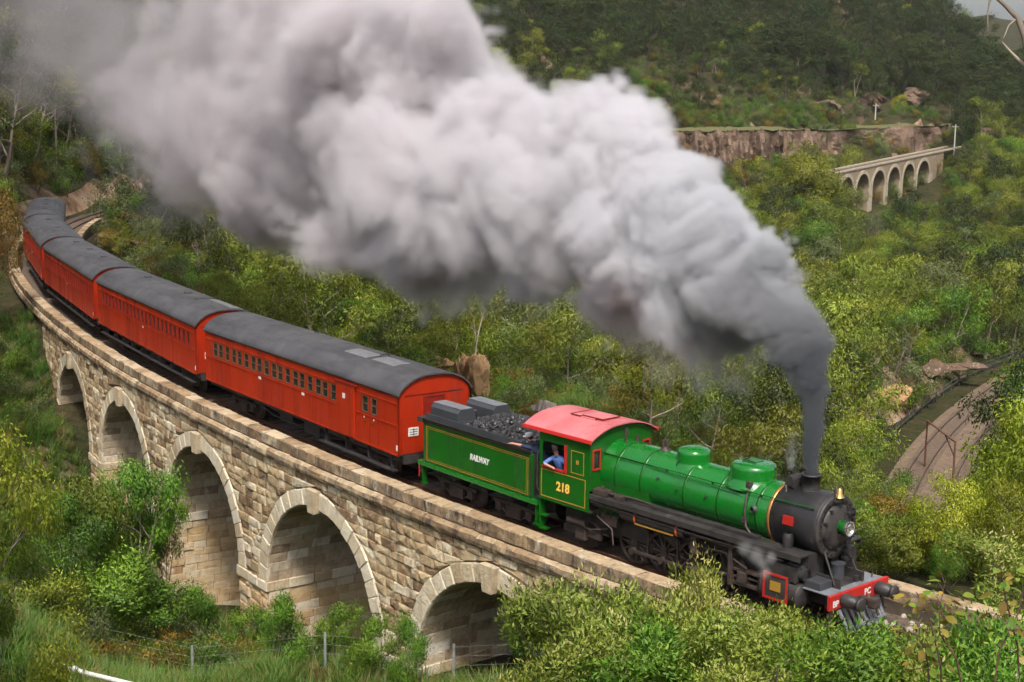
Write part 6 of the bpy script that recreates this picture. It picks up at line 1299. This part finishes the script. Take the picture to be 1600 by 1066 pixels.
for i in range(14):
    s0, l0 = 46 + 2 * i + rl.uniform(0, 1.5), rl.uniform(-15, -4.2); p = T(s0, l0); z = float(height(np.array([p[0]]), np.array([p[1]]))[0])
    near_plant('lime' if i % 2 else 'twin', rl.choice(['green', 'dark', 'olive', 'green']), 'gum_tree', f"{ORD[i] if i else 'nearest'} green tree up the shaded bank left of the viaduct, counting from the arches", 'tree', 0, 0, rl.uniform(2.6, 4.2) * (1 if s0 < 62 else .6), rl.uniform(0, 6), 'trees on the left bank', loc=(p[0], p[1], z), wide=1.2)
# tall gum just outside the picture on the left whose crown hangs into the corner
near_plant('droop', 'olive', 'gum_tree', 'tall gum whose leaves hang into the top left corner', 'tree', -200, 19, H_for(-200, -160, 19), 2.0, wide=.36)
# bare dead gum at the right edge
dg_ = empty('dead_tree', onground(1760, 13.5)); DO = Vector(dg_.location); tag(dg_, 'bare dead gum branches reaching in at the top right corner', 'tree')
base = Vector(onground(1760, 13.5, -.3)); TB = [base] + [Vector(W(*q)) for q in ((1740, 700, 13.6), (1690, 330, 13.8), (1640, 190, 14), (1610, 110, 14))]
MB().tube([p - DO for p in TB], [.20, .15, .11, .075, .05], 9).build('trunk', M_BARK, dg_)
for pts, r0 in ((((1610, 110, 14), (1603, 60, 14), (1590, 28, 14), (1568, 6, 14.1), (1545, -12, 14.1)), .045), (((1603, 60, 14), (1608, 20, 14), (1600, -20, 14)), .03), (((1620, 120, 14), (1598, 100, 14.1), (1580, 82, 14.1), (1566, 66, 14.2)), .024), (((1548, -8, 14.1), (1543, 22, 14.1), (1544, 50, 14.1)), .012), (((1590, 28, 14), (1576, 40, 14), (1568, 60, 13.9)), .012)):
    MB().tube([Vector(W(*q)) - DO for q in pts], [r0 * (1 - .75 * i / (len(pts) - 1)) for i in range(len(pts))], 7).build('branch', M_BARK, dg_)
# saplings with large single leaves at the lower right
def leafmesh(seed, L, w_):
    r = random.Random(seed); V = []; Fc = []; n = 5
    for i in range(n + 1):
        t = i / n; ww = w_ * math.sin(math.pi * (t * .92 + .04)) ** .8; x = L * t; z = -.25 * L * t * t
        V += [(x, -ww, z + .10 * ww), (x, 0, z), (x, ww, z + .10 * ww)]
    for i in range(n): a = 3 * i; Fc += [(a, a + 1, a + 4, a + 3), (a + 1, a + 2, a + 5, a + 4)]
    return MB().add(V, Fc, True, r.uniform(.35, .9))
LM = [leafmesh(i, .15, .045).mesh('leaf', [M_LEAF['fresh'], M_LEAF['tips'], M_LEAF['rust']][i % 3]) for i in range(6)]
M_STEM = mat('reddish_stem', (.12, .055, .04), .7, var=.3, scale=8)
for j, (x, D, pts, lb) in enumerate(((1480, 17, ((1482, 1150), (1470, 1040), (1452, 965), (1432, 925)), 'thin red-stemmed sapling before the cowcatcher end of the track'), (1510, 16.5, ((1545, 1150), (1495, 1030), (1468, 990), (1468, 950), (1478, 905)), 'taller red-stemmed sapling right of the first, with broad leaves'), (1585, 16, ((1610, 1150), (1590, 1010), (1570, 930), (1562, 880)), 'twiggy sapling at the right edge'), (1570, 18, ((1540, 1150), (1560, 1020), (1590, 960), (1604, 900)), 'sapling leaning out of the right edge'), (1455, 17.5, ((1440, 1160), (1452, 1060), (1446, 1010), (1420, 985)), 'short sapling in front of the rail'))):
    P3 = [Vector(W(a, b_, D)) for a, b_ in pts]; g = Vector(onground(x, D)); P3[0] = Vector((P3[0].x, P3[0].y, min(P3[0].z, height(np.array([P3[0].x]), np.array([P3[0].y]))[0])))
    r = empty('sapling', P3[0]); tag(r, lb, 'sapling', 'saplings at the lower right'); MB().tube([p - P3[0] for p in P3], [.014, .011, .008, .005, .003][:len(P3)], 6).build('stem', M_STEM, r)
    for k in range(30):
        t = rl.uniform(1.2, len(P3) - 1.01); i = int(t); q = P3[i].lerp(P3[i + 1], t - i) - P3[0]; a = rl.uniform(0, 6.28); tw = Vector((math.cos(a), math.sin(a), rl.uniform(-.2, .5))) * rl.uniform(.04, .26)
        s0 = rl.uniform(.5, 1.05); inst('leaf', LM[rl.randrange(6)], r, q + tw, (rl.uniform(-.6, .6), rl.uniform(-.4, .7), a), (s0,) * 3)
        if k % 3 == 0: MB().tube([q, q + tw], [.005, .003], 4, False).build('twig', M_STEM, r)
# ------------------------------------------------------------------ wire fence, white pipe, stones by the track
M_GALV = mat('galvanised_post', (.46, .48, .46), .5, .4, var=.3, scale=6)
fps = [onground(x, D) for x, D in ((60, 46), (280, 44.5), (499, 43.5), (711, 42), (905, 40))]; fe = empty('wire_fence', fps[2]); FE = Vector(fps[2]); tag(fe, 'thin wire fence with steel pickets across the grass below the arches', 'fence')
for p in fps: q = Vector(p) - FE; MB().box(q.x - .03, q.x + .03, q.y - .02, q.y + .02, q.z - .3, q.z + 1.35).box(q.x - .012, q.x + .012, q.y - .05, q.y + .02, q.z - .3, q.z + 1.35).build('post', M_GALV, fe)
for h in (.35, .65, .95, 1.25): MB().tube([Vector(p) - FE + Vector((0, 0, h)) for p in fps], .0035, 4).build('wire', M_GALV, fe)
a, b_ = Vector(onground(70, 34.5, .22)), Vector(onground(235, 32.0, .25)); a = Vector(W(60, 1030, 34.5)); b_ = Vector(W(225, 1074, 32.5)); pp = empty('water_pipe', a); tag(pp, 'white pipe lying on the bank at the lower left', 'pipe'); MB().tube([Vector((0, 0, 0)), (b_ - a) * .5 + Vector((0, 0, -.03)), b_ - a], .055, 12).build('barrel', M_WHITE, pp); MB().cyl((b_ - a) * .35, (b_ - a) * .37, .07, n=12).build('joint_collar', M_WHITE, pp)
for f in (.1, .75):
    q = a.lerp(b_, f); gq = float(height(np.array([q.x]), np.array([q.y]))[0]); MB().box(q.x - a.x - .05, q.x - a.x + .05, q.y - a.y - .05, q.y - a.y + .05, gq - a.z - .3, q.z - a.z - .03).build('support', M_GALV, pp)
m = MB(); r5 = random.Random(8)
for k in range(900):
    s0, l0 = r5.uniform(-16, .5), r5.uniform(-3.2, 3.4)
    if abs(abs(l0) - .57) < .12: continue
    p = T(s0, l0); sz = r5.uniform(.04, .13); q = [sz * r5.uniform(.7, 1.3) for _ in range(3)]; zc = -.12 + (0 if abs(l0) < 1.3 else -.06 - .1 * (abs(l0) > 2)); ang = r5.uniform(0, 6.28); ca, sa = math.cos(ang), math.sin(ang)
    m.add([(p[0] + (a_ * ca - c_ * sa) * q[0], p[1] + (a_ * sa + c_ * ca) * q[1], zc + e_ * q[2]) for a_, c_, e_ in ico], icf, False, r5.random())
so_ = m.build('ballast_stones', M_WROCK); tag(so_, 'pale loose ballast stones beside the rails ahead of the engine', kind='stuff')
# ------------------------------------------------------------------ engine crew
def skin_body(name, verts, edges, radii, mats, pick, parent, label):
    me = bpy.data.meshes.new(name); me.from_pydata(verts, edges, []); o = bpy.data.objects.new(name, me); col.objects.link(o)
    md = o.modifiers.new('skin', 'SKIN'); md.use_smooth_shade = True
    for v, r in zip(me.skin_vertices[0].data, radii): v.radius = (r, r) if not isinstance(r, tuple) else r
    me.skin_vertices[0].data[0].use_root = True
    o.modifiers.new('sub', 'SUBSURF').render_levels = 2; o.modifiers['sub'].levels = 2
    bpy.context.view_layer.update(); ev = bpy.data.meshes.new_from_object(o.evaluated_get(bpy.context.evaluated_depsgraph_get())); bpy.data.objects.remove(o)
    ev.materials.clear()
    for m_ in mats: ev.materials.append(m_)
    ev.polygons.foreach_set('material_index', [pick(p.center) for p in ev.polygons]); ev.polygons.foreach_set('use_smooth', [True] * len(ev.polygons))
    r = empty('person', (0, 0, 0)); r.matrix_world = loco.matrix_world.copy() if parent is None else parent
    tag(r, label, 'person', 'engine crew'); b = bpy.data.objects.new('body', ev); col.objects.link(b); b.parent = r; return r
def fingers(c, d, n, r=.009):
    """four fingers and a thumb as chains: returns verts, edges, radii rooted at the palm c pointing d, spread along n"""
    V, E_, R0 = [], [], []
    for k, (off, L) in enumerate(((-.03, .070), (-.010, .082), (.010, .078), (.03, .062))):
        b0 = Vector(c) + Vector(n) * off + Vector(d) * .05; p1 = b0 + Vector(d) * L * .5 + Vector((0, 0, -.004)); p2 = b0 + Vector(d) * L + Vector((0, 0, -.028)); i = len(V); V += [b0, p1, p2]; E_ += [(-1, i), (i, i + 1), (i + 1, i + 2)]; R0 += [r, r * .95, r * .8]
    b0 = Vector(c) + Vector(n) * .04 + Vector(d) * .005; i = len(V); V += [b0, b0 + Vector(n) * .03 + Vector(d) * .03]; E_ += [(-1, i), (i, i + 1)]; R0 += [r * 1.1, r * .9]; return V, E_, R0
def crew(label, J, mats, pick, hands):
    V = []; E_ = []; Rr = []; idx = {}
    for nm, p, r, par in J:
        idx[nm] = len(V); V.append(p); Rr.append(r)
        if par: E_.append((idx[par], idx[nm]))
    for hn, d, n_ in hands:
        v, e, r = fingers(V[idx[hn]], d, n_); o = len(V); V += [tuple(q) for q in v]; Rr += r; E_ += [(idx[hn] if a < 0 else a + o, b_ + o) for a, b_ in e]
    return skin_body('body', V, E_, Rr, mats, pick, None, label)
def head(parent, c, face, capm, white=False):
    c = Vector(c); f = Vector(face).normalized(); s = Vector((-f.y, f.x, 0)).normalized(); u = s.cross(f) * -1 if s.cross(f).z < 0 else s.cross(f)
    m = MB()      # ears, nose, brow
    m.add([c + f * .098 + u * .02, c + f * .125 - u * .02, c + f * .10 - u * .035 + s * .016, c + f * .10 - u * .035 - s * .016], [(0, 1, 2), (0, 3, 1), (1, 3, 2)], True)
    for sg in (-1, 1): m.lathe([(0, .026), (.012, .022), (.016, .0001)], c + s * sg * .075 - u * .005, s * sg, 10)
    m.build('face_features', M_SKIN, parent)
    m = MB()
    for sg in (-1, 1): m.lathe([(0, .011), (.004, .009), (.006, .0001)], c + f * .088 + s * sg * .032 + u * .012, f, 8)
    m.lathe([(0, .018), (.003, .0001)], c + f * .09 - u * .05, f, 8); m.build('eyes_and_mouth', M_CAP, parent)
    m = MB(); m.lathe([(.0, .098), (.03, .112), (.07, .112), (.095, .10), (.105, .05), (.107, .0001)], c + u * .025, u, 18); m.prism([(-.08, -.004), (.08, -.004), (.08, .008), (-.08, .008)], 0, 0, .001)
    V = [c + u * .035 + f * (.06 + .11 * math.cos(a)) + s * .10 * math.sin(a) for a in np.linspace(-1.5, 1.5, 9)]; m.add([v for v in V] + [v + u * .012 for v in V], [tuple(range(9)), tuple(range(17, 8, -1))] + [(i, i + 1, i + 10, i + 9) for i in range(8)]); m.build('cap', capm, parent)
    m = MB(); m.lathe([(-.085, .05), (-.05, .088), (.03, .102), (.035, .09)], c - f * .02, u, 16); m.build('hair', M_CAP, parent)
DJ = [('pelvis', (-9.66, -.72, 1.92), .15, None), ('waist', (-9.66, -.80, 2.12), .135, 'pelvis'), ('chest', (-9.66, -.95, 2.38), (.17, .14), 'waist'), ('neckb', (-9.65, -1.05, 2.58), .085, 'chest'), ('neck', (-9.64, -1.09, 2.66), .052, 'neckb'), ('head', (-9.63, -1.12, 2.77), .088, 'neck'), ('crown', (-9.63, -1.125, 2.86), .085, 'head'),
      ('shR', (-9.84, -1.03, 2.50), .078, 'chest'), ('elR', (-9.93, -1.30, 2.36), .056, 'shR'), ('wrR', (-9.66, -1.33, 2.335), .034, 'elR'), ('haR', (-9.58, -1.33, 2.325), .036, 'wrR'),
      ('shL', (-9.47, -.98, 2.50), .078, 'chest'), ('elL', (-9.25, -1.02, 2.38), .055, 'shL'), ('wrL', (-9.08, -1.10, 2.50), .034, 'elL'), ('haL', (-9.03, -1.12, 2.55), .034, 'wrL'),
      ('hipR', (-9.76, -.68, 1.88), .10, 'pelvis'), ('knR', (-9.34, -.72, 1.86), .075, 'hipR'), ('anR', (-9.30, -.70, 1.42), .05, 'knR'), ('toR', (-9.14, -.70, 1.37), .042, 'anR'), ('hipL', (-9.62, -.55, 1.88), .10, 'pelvis'), ('knL', (-9.3, -.5, 1.86), .075, 'hipL'), ('anL', (-9.28, -.5, 1.42), .05, 'knL'), ('toL', (-9.12, -.5, 1.37), .042, 'anL')]
def pick_d(c):
    if c.z > 2.63: return 0
    if c.y < -1.27 and c.x > -9.86: return 0
    if c.x > -9.13 and c.z > 2.3: return 0
    if c.z < 2.05: return 2
    return 1
dp = crew('person in a blue shirt and dark cap leaning on the cab window sill', DJ, [M_SKIN, M_SHIRT, M_NAVY], pick_d, [('haR', (1, 0, -.05), (0, 1, 0)), ('haL', (.6, -.4, .6), (.5, .8, 0))]); head(dp, (-9.63, -1.13, 2.815), (.65, -.75, -.1), M_CAP)
MB().bbox(-9.85, -9.45, -.95, -.45, 1.74, 1.80, .02).box(-9.67, -9.63, -.72, -.68, 1.32, 1.74).build('seat', M_INSIDE, loco)
FJ = [('pelvis', (-10.36, -.72, 2.18), .14, None), ('waist', (-10.46, -.80, 2.36), .13, 'pelvis'), ('chest', (-10.68, -.90, 2.60), (.16, .14), 'waist'), ('neckb', (-10.82, -.95, 2.72), .08, 'chest'), ('neck', (-10.86, -.97, 2.77), .05, 'neckb'), ('head', (-10.90, -.99, 2.86), .088, 'neck'), ('crown', (-10.91, -.99, 2.95), .084, 'head'),
      ('shR', (-10.80, -1.10, 2.64), .072, 'chest'), ('elR', (-11.06, -1.20, 2.66), .05, 'shR'), ('wrR', (-11.36, -1.22, 2.66), .034, 'elR'), ('haR', (-11.44, -1.22, 2.65), .036, 'wrR'), ('shL', (-10.70, -.70, 2.64), .072, 'chest'), ('elL', (-10.86, -.55, 2.68), .05, 'shL'), ('wrL', (-11.05, -.62, 2.72), .034, 'elL'), ('haL', (-11.12, -.64, 2.72), .034, 'wrL'),
      ('hipR', (-10.36, -.82, 2.10), .10, 'pelvis'), ('knR', (-10.37, -.84, 1.74), .07, 'hipR'), ('anR', (-10.38, -.84, 1.40), .05, 'knR'), ('toR', (-10.26, -.86, 1.34), .04, 'anR'), ('hipL', (-10.36, -.62, 2.10), .10, 'pelvis'), ('knL', (-10.37, -.6, 1.74), .07, 'hipL'), ('anL', (-10.38, -.6, 1.40), .05, 'knL'), ('toL', (-10.26, -.6, 1.34), .04, 'anL')]
fp = crew('person in navy with a white cap reaching back over the coal tender', FJ, [M_SKIN, M_NAVY], lambda c: 0 if (c.z > 2.80 or c.x < -11.0) else 1, [('haR', (-1, 0, -.1), (0, -1, 0)), ('haL', (-1, 0, 0), (0, 1, 0))]); head(fp, (-10.905, -.99, 2.905), (-.5, -.8, -.1), M_WCLOTH)
# ------------------------------------------------------------------ smoke and steam
_tab = np.random.default_rng(4).random((48, 48, 48)).astype(np.float32)
def vn3(P):
    i = np.floor(P).astype(np.int32); f = (P - i).astype(np.float32); f = f * f * (3 - 2 * f); i %= 48; j = (i + 1) % 48
    def g(a, b_, c): return _tab[a, b_, c]
    x0, y0, z0 = i.T; x1, y1, z1 = j.T; fx, fy, fz = f.T
    return (((g(x0, y0, z0) * (1 - fx) + g(x1, y0, z0) * fx) * (1 - fy) + (g(x0, y1, z0) * (1 - fx) + g(x1, y1, z0) * fx) * fy) * (1 - fz) + ((g(x0, y0, z1) * (1 - fx) + g(x1, y0, z1) * fx) * (1 - fy) + (g(x0, y1, z1) * (1 - fx) + g(x1, y1, z1) * fx) * fy) * fz)
def fbm3(P, o=4):
    r = 0; a = .5; t = 0
    for k in range(o): r = r + a * vn3(P * 2 ** k + k * 7.3); t += a; a *= .66
    return r / t * .97
def smoke_mat(name, chim, stops, aniso=.1):
    m = bpy.data.materials.new(name); m.use_nodes = True; nt = m.node_tree; L = nt.links; nt.nodes.clear(); out = nt.nodes.new('ShaderNodeOutputMaterial'); pv = nt.nodes.new('ShaderNodeVolumePrincipled')
    at = _n(nt, 'ShaderNodeAttribute', attribute_name='density'); L.new(at.outputs['Fac'], pv.inputs['Density']); pv.inputs['Density Attribute'].default_value = ''; pv.inputs['Anisotropy'].default_value = aniso
    ge = _n(nt, 'ShaderNodeNewGeometry'); vm = _n(nt, 'ShaderNodeVectorMath', operation='DISTANCE'); vm.inputs[1].default_value = chim; L.new(ge.outputs['Position'], vm.inputs[0])
    nz = _n(nt, 'ShaderNodeTexNoise'); nz.inputs['Scale'].default_value = .22; nz.inputs['Detail'].default_value = 1; L.new(ge.outputs['Position'], nz.inputs['Vector'])
    ad = _n(nt, 'ShaderNodeMath', operation='MULTIPLY_ADD'); ad.inputs[1].default_value = 5.; L.new(nz.outputs['Fac'], ad.inputs[0]); sb = _n(nt, 'ShaderNodeMath', operation='SUBTRACT'); sb.inputs[1].default_value = 2.5; L.new(vm.outputs['Value'], sb.inputs[0]); L.new(sb.outputs[0], ad.inputs[2])
    mr = _n(nt, 'ShaderNodeMapRange'); mr.inputs[1].default_value = 0; mr.inputs[2].default_value = 90; L.new(ad.outputs[0], mr.inputs[0])
    cr = _n(nt, 'ShaderNodeValToRGB'); e = cr.color_ramp.elements; e[0].position, e[0].color = stops[0][0], stops[0][1] + (1,); e[1].position, e[1].color = stops[-1][0], stops[-1][1] + (1,)
    for p, c in stops[1:-1]: k = e.new(p); k.color = c + (1,)
    L.new(mr.outputs[0], cr.inputs[0]); L.new(cr.outputs[0], pv.inputs['Color']); L.new(pv.outputs[0], out.inputs['Volume']); return m
def volume(name, label, puffs, voxel, axes, mtl, namp=.55, nsc=1.0, seed=0, clip=None):
    """puffs: (centre, radius, optical weight, softness); density worked out on a grid along the given axes"""
    Cc = np.array([p[0] for p in puffs]); Rr = np.array([p[1] for p in puffs]); Bx = np.array(axes); Lc = Cc @ Bx.T
    mn = (Lc - Rr[:, None] * 1.75).min(0); mx_ = (Lc + Rr[:, None] * 1.75).max(0)
    if clip: mn, mx_ = np.maximum(mn, clip[0]), np.minimum(mx_, clip[1])
    nx = np.ceil((mx_ - mn) / voxel).astype(int) + 1; gx = [mn[k] + np.arange(nx[k]) * voxel for k in range(3)]
    fld = np.full(nx, -1.0, np.float32); wt = np.zeros(nx, np.float32); sf = np.full(nx, .3, np.float32)
    for (c, r, w_, s0), lc in zip(puffs, Lc):
        sl_ = []
        for k in range(3):
            a = max(0, int((lc[k] - 1.75 * r - mn[k]) / voxel)); b_ = min(nx[k], int((lc[k] + 1.75 * r - mn[k]) / voxel) + 2); sl_.append(slice(a, b_))
        if any(q.start >= q.stop for q in sl_): continue
        d = np.sqrt((gx[0][sl_[0]][:, None, None] - lc[0]) ** 2 + (gx[1][sl_[1]][None, :, None] - lc[1]) ** 2 + (gx[2][sl_[2]][None, None, :] - lc[2]) ** 2); f = (1 - d / r).astype(np.float32)
        S_ = tuple(sl_); m_ = f > fld[S_]; fld[S_] = np.where(m_, f, fld[S_]); wt[S_] = np.where(m_, w_ / r, wt[S_]); sf[S_] = np.where(m_, s0, sf[S_])
    act = np.argwhere(fld > -.72); P = np.stack([gx[k][act[:, k]] for k in range(3)], 1); nz = np.empty(len(P), np.float32)
    for a in range(0, len(P), 400000):
        q = P[a:a + 400000] * nsc; wv = np.stack([vn3(q * .7 + 11), vn3(q * .7 + 23), vn3(q * .7 + 37)], 1) - .5; qq = q + wv * 1.6; bl = 0; am = .5; tt_ = 0
        for k in range(5): bl = bl + am * np.abs(2 * vn3(qq * 2 ** k * .8 + k * 5.1) - 1); tt_ += am; am *= .66
        nz[a:a + 400000] = .45 * fbm3(qq, 5) + .55 * (bl / tt_ * 1.05 + .12)
    i = tuple(act.T); v = fld[i] + (nz - .50) * 2 * namp; s0 = sf[i]; t = np.clip(v / s0, 0, 1); dens = np.zeros(nx, np.float32); dens[i] = (t * t * (3 - 2 * t)) * wt[i] * np.clip(.45 + 1.1 * nz, .3, 1.3)
    D = dens.transpose(2, 1, 0).ravel()      # x fastest
    org = mn @ Bx; me = bpy.data.meshes.new(name); N = int(np.prod(nx)); me.vertices.add(N)
    zz, yy, xx = np.meshgrid(np.arange(nx[2]), np.arange(nx[1]), np.arange(nx[0]), indexing='ij'); me.vertices.foreach_set('co', (np.stack([xx, yy, zz], -1).reshape(-1, 3) * voxel).astype(np.float32).ravel())
    a = me.attributes.new('dens', 'FLOAT', 'POINT'); a.data.foreach_set('value', D)
    o = bpy.data.objects.new(name, me); col.objects.link(o); M4 = Matrix.Identity(4)
    for k in range(3):
        for j in range(3): M4[j][k] = Bx[k][j]
        M4[k][3] = org[k]
    o.matrix_world = M4; tag(o, label, kind='stuff'); me.materials.append(mtl)
    ng = bpy.data.node_groups.new(name, 'GeometryNodeTree'); ng.interface.new_socket('Geometry', in_out='INPUT', socket_type='NodeSocketGeometry'); ng.interface.new_socket('Geometry', in_out='OUTPUT', socket_type='NodeSocketGeometry')
    Nn = ng.nodes; L = ng.links; gi = Nn.new('NodeGroupInput'); go_ = Nn.new('NodeGroupOutput'); vc = Nn.new('GeometryNodeVolumeCube'); vc.inputs['Min'].default_value = (0, 0, 0); vc.inputs['Max'].default_value = tuple(float((k - 1) * voxel) for k in nx)
    for k, q in enumerate(('Resolution X', 'Resolution Y', 'Resolution Z')): vc.inputs[q].default_value = int(nx[k])
    ps = Nn.new('GeometryNodeInputPosition'); sp = Nn.new('ShaderNodeSeparateXYZ'); L.new(ps.outputs[0], sp.inputs[0]); ix = []
    for k in range(3):
        a = Nn.new('ShaderNodeMath'); a.operation = 'MULTIPLY'; a.inputs[1].default_value = 1 / voxel; L.new(sp.outputs[k], a.inputs[0]); r_ = Nn.new('FunctionNodeFloatToInt'); r_.rounding_mode = 'ROUND'; L.new(a.outputs[0], r_.inputs[0]); ix.append(r_.outputs[0])
    def imath(op, x_, y_):
        q = Nn.new('FunctionNodeIntegerMath'); q.operation = op
        for s_, v_ in ((0, x_), (1, y_)):
            if isinstance(v_, int): q.inputs[s_].default_value = v_
            else: L.new(v_, q.inputs[s_])
        return q.outputs[0]
    idx = imath('ADD', ix[0], imath('MULTIPLY', imath('ADD', ix[1], imath('MULTIPLY', ix[2], int(nx[1]))), int(nx[0])))
    na = Nn.new('GeometryNodeInputNamedAttribute'); na.data_type = 'FLOAT'; na.inputs['Name'].default_value = 'dens'; si = Nn.new('GeometryNodeSampleIndex'); si.data_type = 'FLOAT'; si.domain = 'POINT'; si.clamp = True
    L.new(gi.outputs[0], si.inputs['Geometry']); L.new(na.outputs[0], si.inputs['Value']); L.new(idx, si.inputs['Index']); L.new(si.outputs[0], vc.inputs['Density'])
    sm = Nn.new('GeometryNodeSetMaterial'); sm.inputs['Material'].default_value = mtl; L.new(vc.outputs[0], sm.inputs['Geometry']); L.new(sm.outputs[0], go_.inputs[0]); md = o.modifiers.new('volume', 'NODES'); md.node_group = ng
    print(name, 'grid', nx, N); return o
CH = loco.matrix_world @ Vector((-1.56, 0, 3.5)) if False else Vector(loco.location) + Matrix.Rotation(loco.rotation_euler.z, 3, 'Z') @ Vector((-1.56, 0, 3.52))
D0 = px(CH)[2]
MAIN = [(1267, 741, 0, 12), (1267, 715, 0, 14), (1267, 680, 0, 17), (1268, 640, 0, 22), (1267, 600, .1, 30), (1258, 560, .4, 40), (1240, 520, .8, 52), (1208, 485, 1.6, 60), (1160, 455, 2.8, 76), (1095, 425, 4.6, 94), (1010, 390, 7, 112), (930, 350, 10, 124), (850, 315, 13, 136), (770, 285, 17, 150), (680, 265, 21, 152), (585, 240, 26, 155), (490, 225, 31, 158), (400, 195, 37, 155), (320, 150, 44, 150), (230, 90, 52, 140), (130, 40, 60, 140), (10, 0, 70, 150)]
LOBE = [(1190, 412, 2.2, 44), (1125, 380, 4, 56), (1045, 310, 6.5, 82), (960, 245, 8.6, 90), (905, 200, 10.5, 88), (850, 200, 13, 90), (780, 200, 16.5, 90), (660, 130, 22, 110), (600, 60, 25, 115), (500, 70, 30, 130), (380, 50, 38, 120), (300, 240, 43, 85), (330, 270, 40, 75), (430, 310, 34, 75), (560, 340, 27, 80), (700, 380, 20, 80), (850, 430, 13, 70), (960, 460, 9, 70), (1080, 500, 5, 70)]
WISP = [(1115, 640, 2, 34), (1090, 600, 3, 40), (1040, 560, 5, 50), (930, 500, 10, 55), (850, 485, 13, 55), (700, 440, 20, 60), (520, 400, 29, 60), (380, 350, 38, 60), (250, 330, 45, 60), (250, 250, 46, 80), (210, 200, 50, 80), (1190, 570, 1.6, 46), (1165, 610, 1.6, 38), (1140, 600, 2, 44), (1090, 560, 3.5, 48), (1000, 510, 7, 52), (780, 450, 16, 60), (600, 410, 25, 60), (450, 370, 33, 55), (150, 130, 58, 90), (60, 110, 66, 90)]
rp_ = random.Random(12); near_p, far_p = [], []
def puff(x, y, dd, r, w_, s0):
    D = D0 + dd; P = np.array(W(x, y, D)); Rw = r * 1.04 / FPX * D; (near_p if dd < 8.5 else far_p).append((P, Rw, w_, s0)); return P, Rw, D
def kids(P, Rw, dd, w_, s0, n, lvl):
    for k in range(n):
        a, cz = rp_.uniform(0, 6.28), rp_.uniform(-.55, 1); st = math.sqrt(1 - cz * cz); d = np.array([math.cos(a) * st, math.sin(a) * st, cz]); r2 = Rw * rp_.uniform(.28, .46); c = P + d * Rw * rp_.uniform(.70, .92)
        (near_p if dd < 8.5 else far_p).append((c, r2, w_ * r2 / Rw * 1.5, s0 * 1.1))
        if lvl: kids(c, r2, dd, w_ * r2 / Rw * 1.5, s0, 5, 0)
dense = []
for a, b_ in zip(MAIN, MAIN[1:]):
    for t in np.linspace(0, 1, 3 if a[2] < 1 else 2, endpoint=False): dense.append([a[k] * (1 - t) + b_[k] * t for k in range(4)])
for x, y, dd, r in dense + [[q[0], q[1], q[2], q[3] * (1.2 if q[2] > 15 or q[1] > 300 else .86)] for q in LOBE]:
    w_ = 4.5 if dd < 1.2 else (6.0 if dd < 26 else 4.2 if dd < 36 else 1.5 if dd < 46 else .45); P, Rw, D = puff(x, y, dd, r, w_, .13 if dd < 12 else .18)
for x, y, dd, r in WISP: puff(x, y, dd, r, .6, 1.0)
u_ = np.array(W(330, 150, D0 + 44)) - np.array(W(1105, 420, D0 + 4.6)); u_ /= np.linalg.norm(u_); v_ = np.cross([0, 0, 1], u_); v_ /= np.linalg.norm(v_); AX = (u_, v_, np.cross(u_, v_))
M_SMOKE = smoke_mat('coal_smoke', tuple(CH), [(0, (.17, .18, .205)), (.028, (.24, .25, .275)), (.052, (.48, .48, .50)), (.080, (.80, .80, .825)), (.15, (.87, .85, .87)), (.40, (.83, .79, .81)), (.58, (.66, .615, .635)), (1, (.42, .385, .40))])
volume('smoke', 'dark column and first billows of smoke rising from the chimney', near_p, .13, AX, M_SMOKE, 1.15, .62)
volume('smoke', 'long grey-white smoke cloud trailing back over the train', far_p, .26, AX, M_SMOKE, 1.25, .30)
M_STEAM = smoke_mat('steam', tuple(CH), [(0, (.93, .93, .94)), (1, (.93, .93, .94))])
sp_ = [(np.array(W(x, y, D0 + dd)), r, w_, 1.0) for x, y, dd, r, w_ in ((1237, 728, .7, .16, .35), (1236, 718, .7, .20, .35), (1237, 706, .8, .24, .32), (1238, 694, .9, .26, .26), (1240, 680, .9, .26, .2), (1190, 880, -1.0, .22, .5), (1180, 868, -1.1, .30, .55), (1195, 895, -1.2, .22, .5), (1165, 858, -1.0, .28, .4), (1205, 872, -1.2, .2, .4))]
volume('steam', 'small white steam leaks at the cylinder and behind the chimney', sp_, .05, ((1, 0, 0), (0, 1, 0), (0, 0, 1)), M_STEAM, .35, 1.6)
# ------------------------------------------------------------------ air: thin even haze over the whole valley
M_HAZE = bpy.data.materials.new('haze'); M_HAZE.use_nodes = True; nt = M_HAZE.node_tree; nt.nodes.clear(); hv_ = nt.nodes.new('ShaderNodeVolumePrincipled'); hv_.inputs['Color'].default_value = (.80, .87, .97, 1); hv_.inputs['Density'].default_value = .00006; hv_.inputs['Anisotropy'].default_value = .2
nt.links.new(hv_.outputs[0], nt.nodes.new('ShaderNodeOutputMaterial').inputs['Volume'])
zlo, zhi = float(GZ.min()) - 6, float(GZ.max()) + 25
hz_ = MB(); cs = [plan(a, b_) for a, b_ in ((-2700, -60), (2700, -60), (2700, 3500), (-2700, 3500))]; V = [(p[0], p[1], z) for z in (zlo, zhi) for p in cs]
hz_.add(V, [(0, 3, 2, 1), (4, 5, 6, 7), (0, 1, 5, 4), (1, 2, 6, 5), (2, 3, 7, 6), (3, 0, 4, 7)]); tag(hz_.build('haze', M_HAZE, None, True), 'thin bluish air haze filling the valley', kind='stuff')
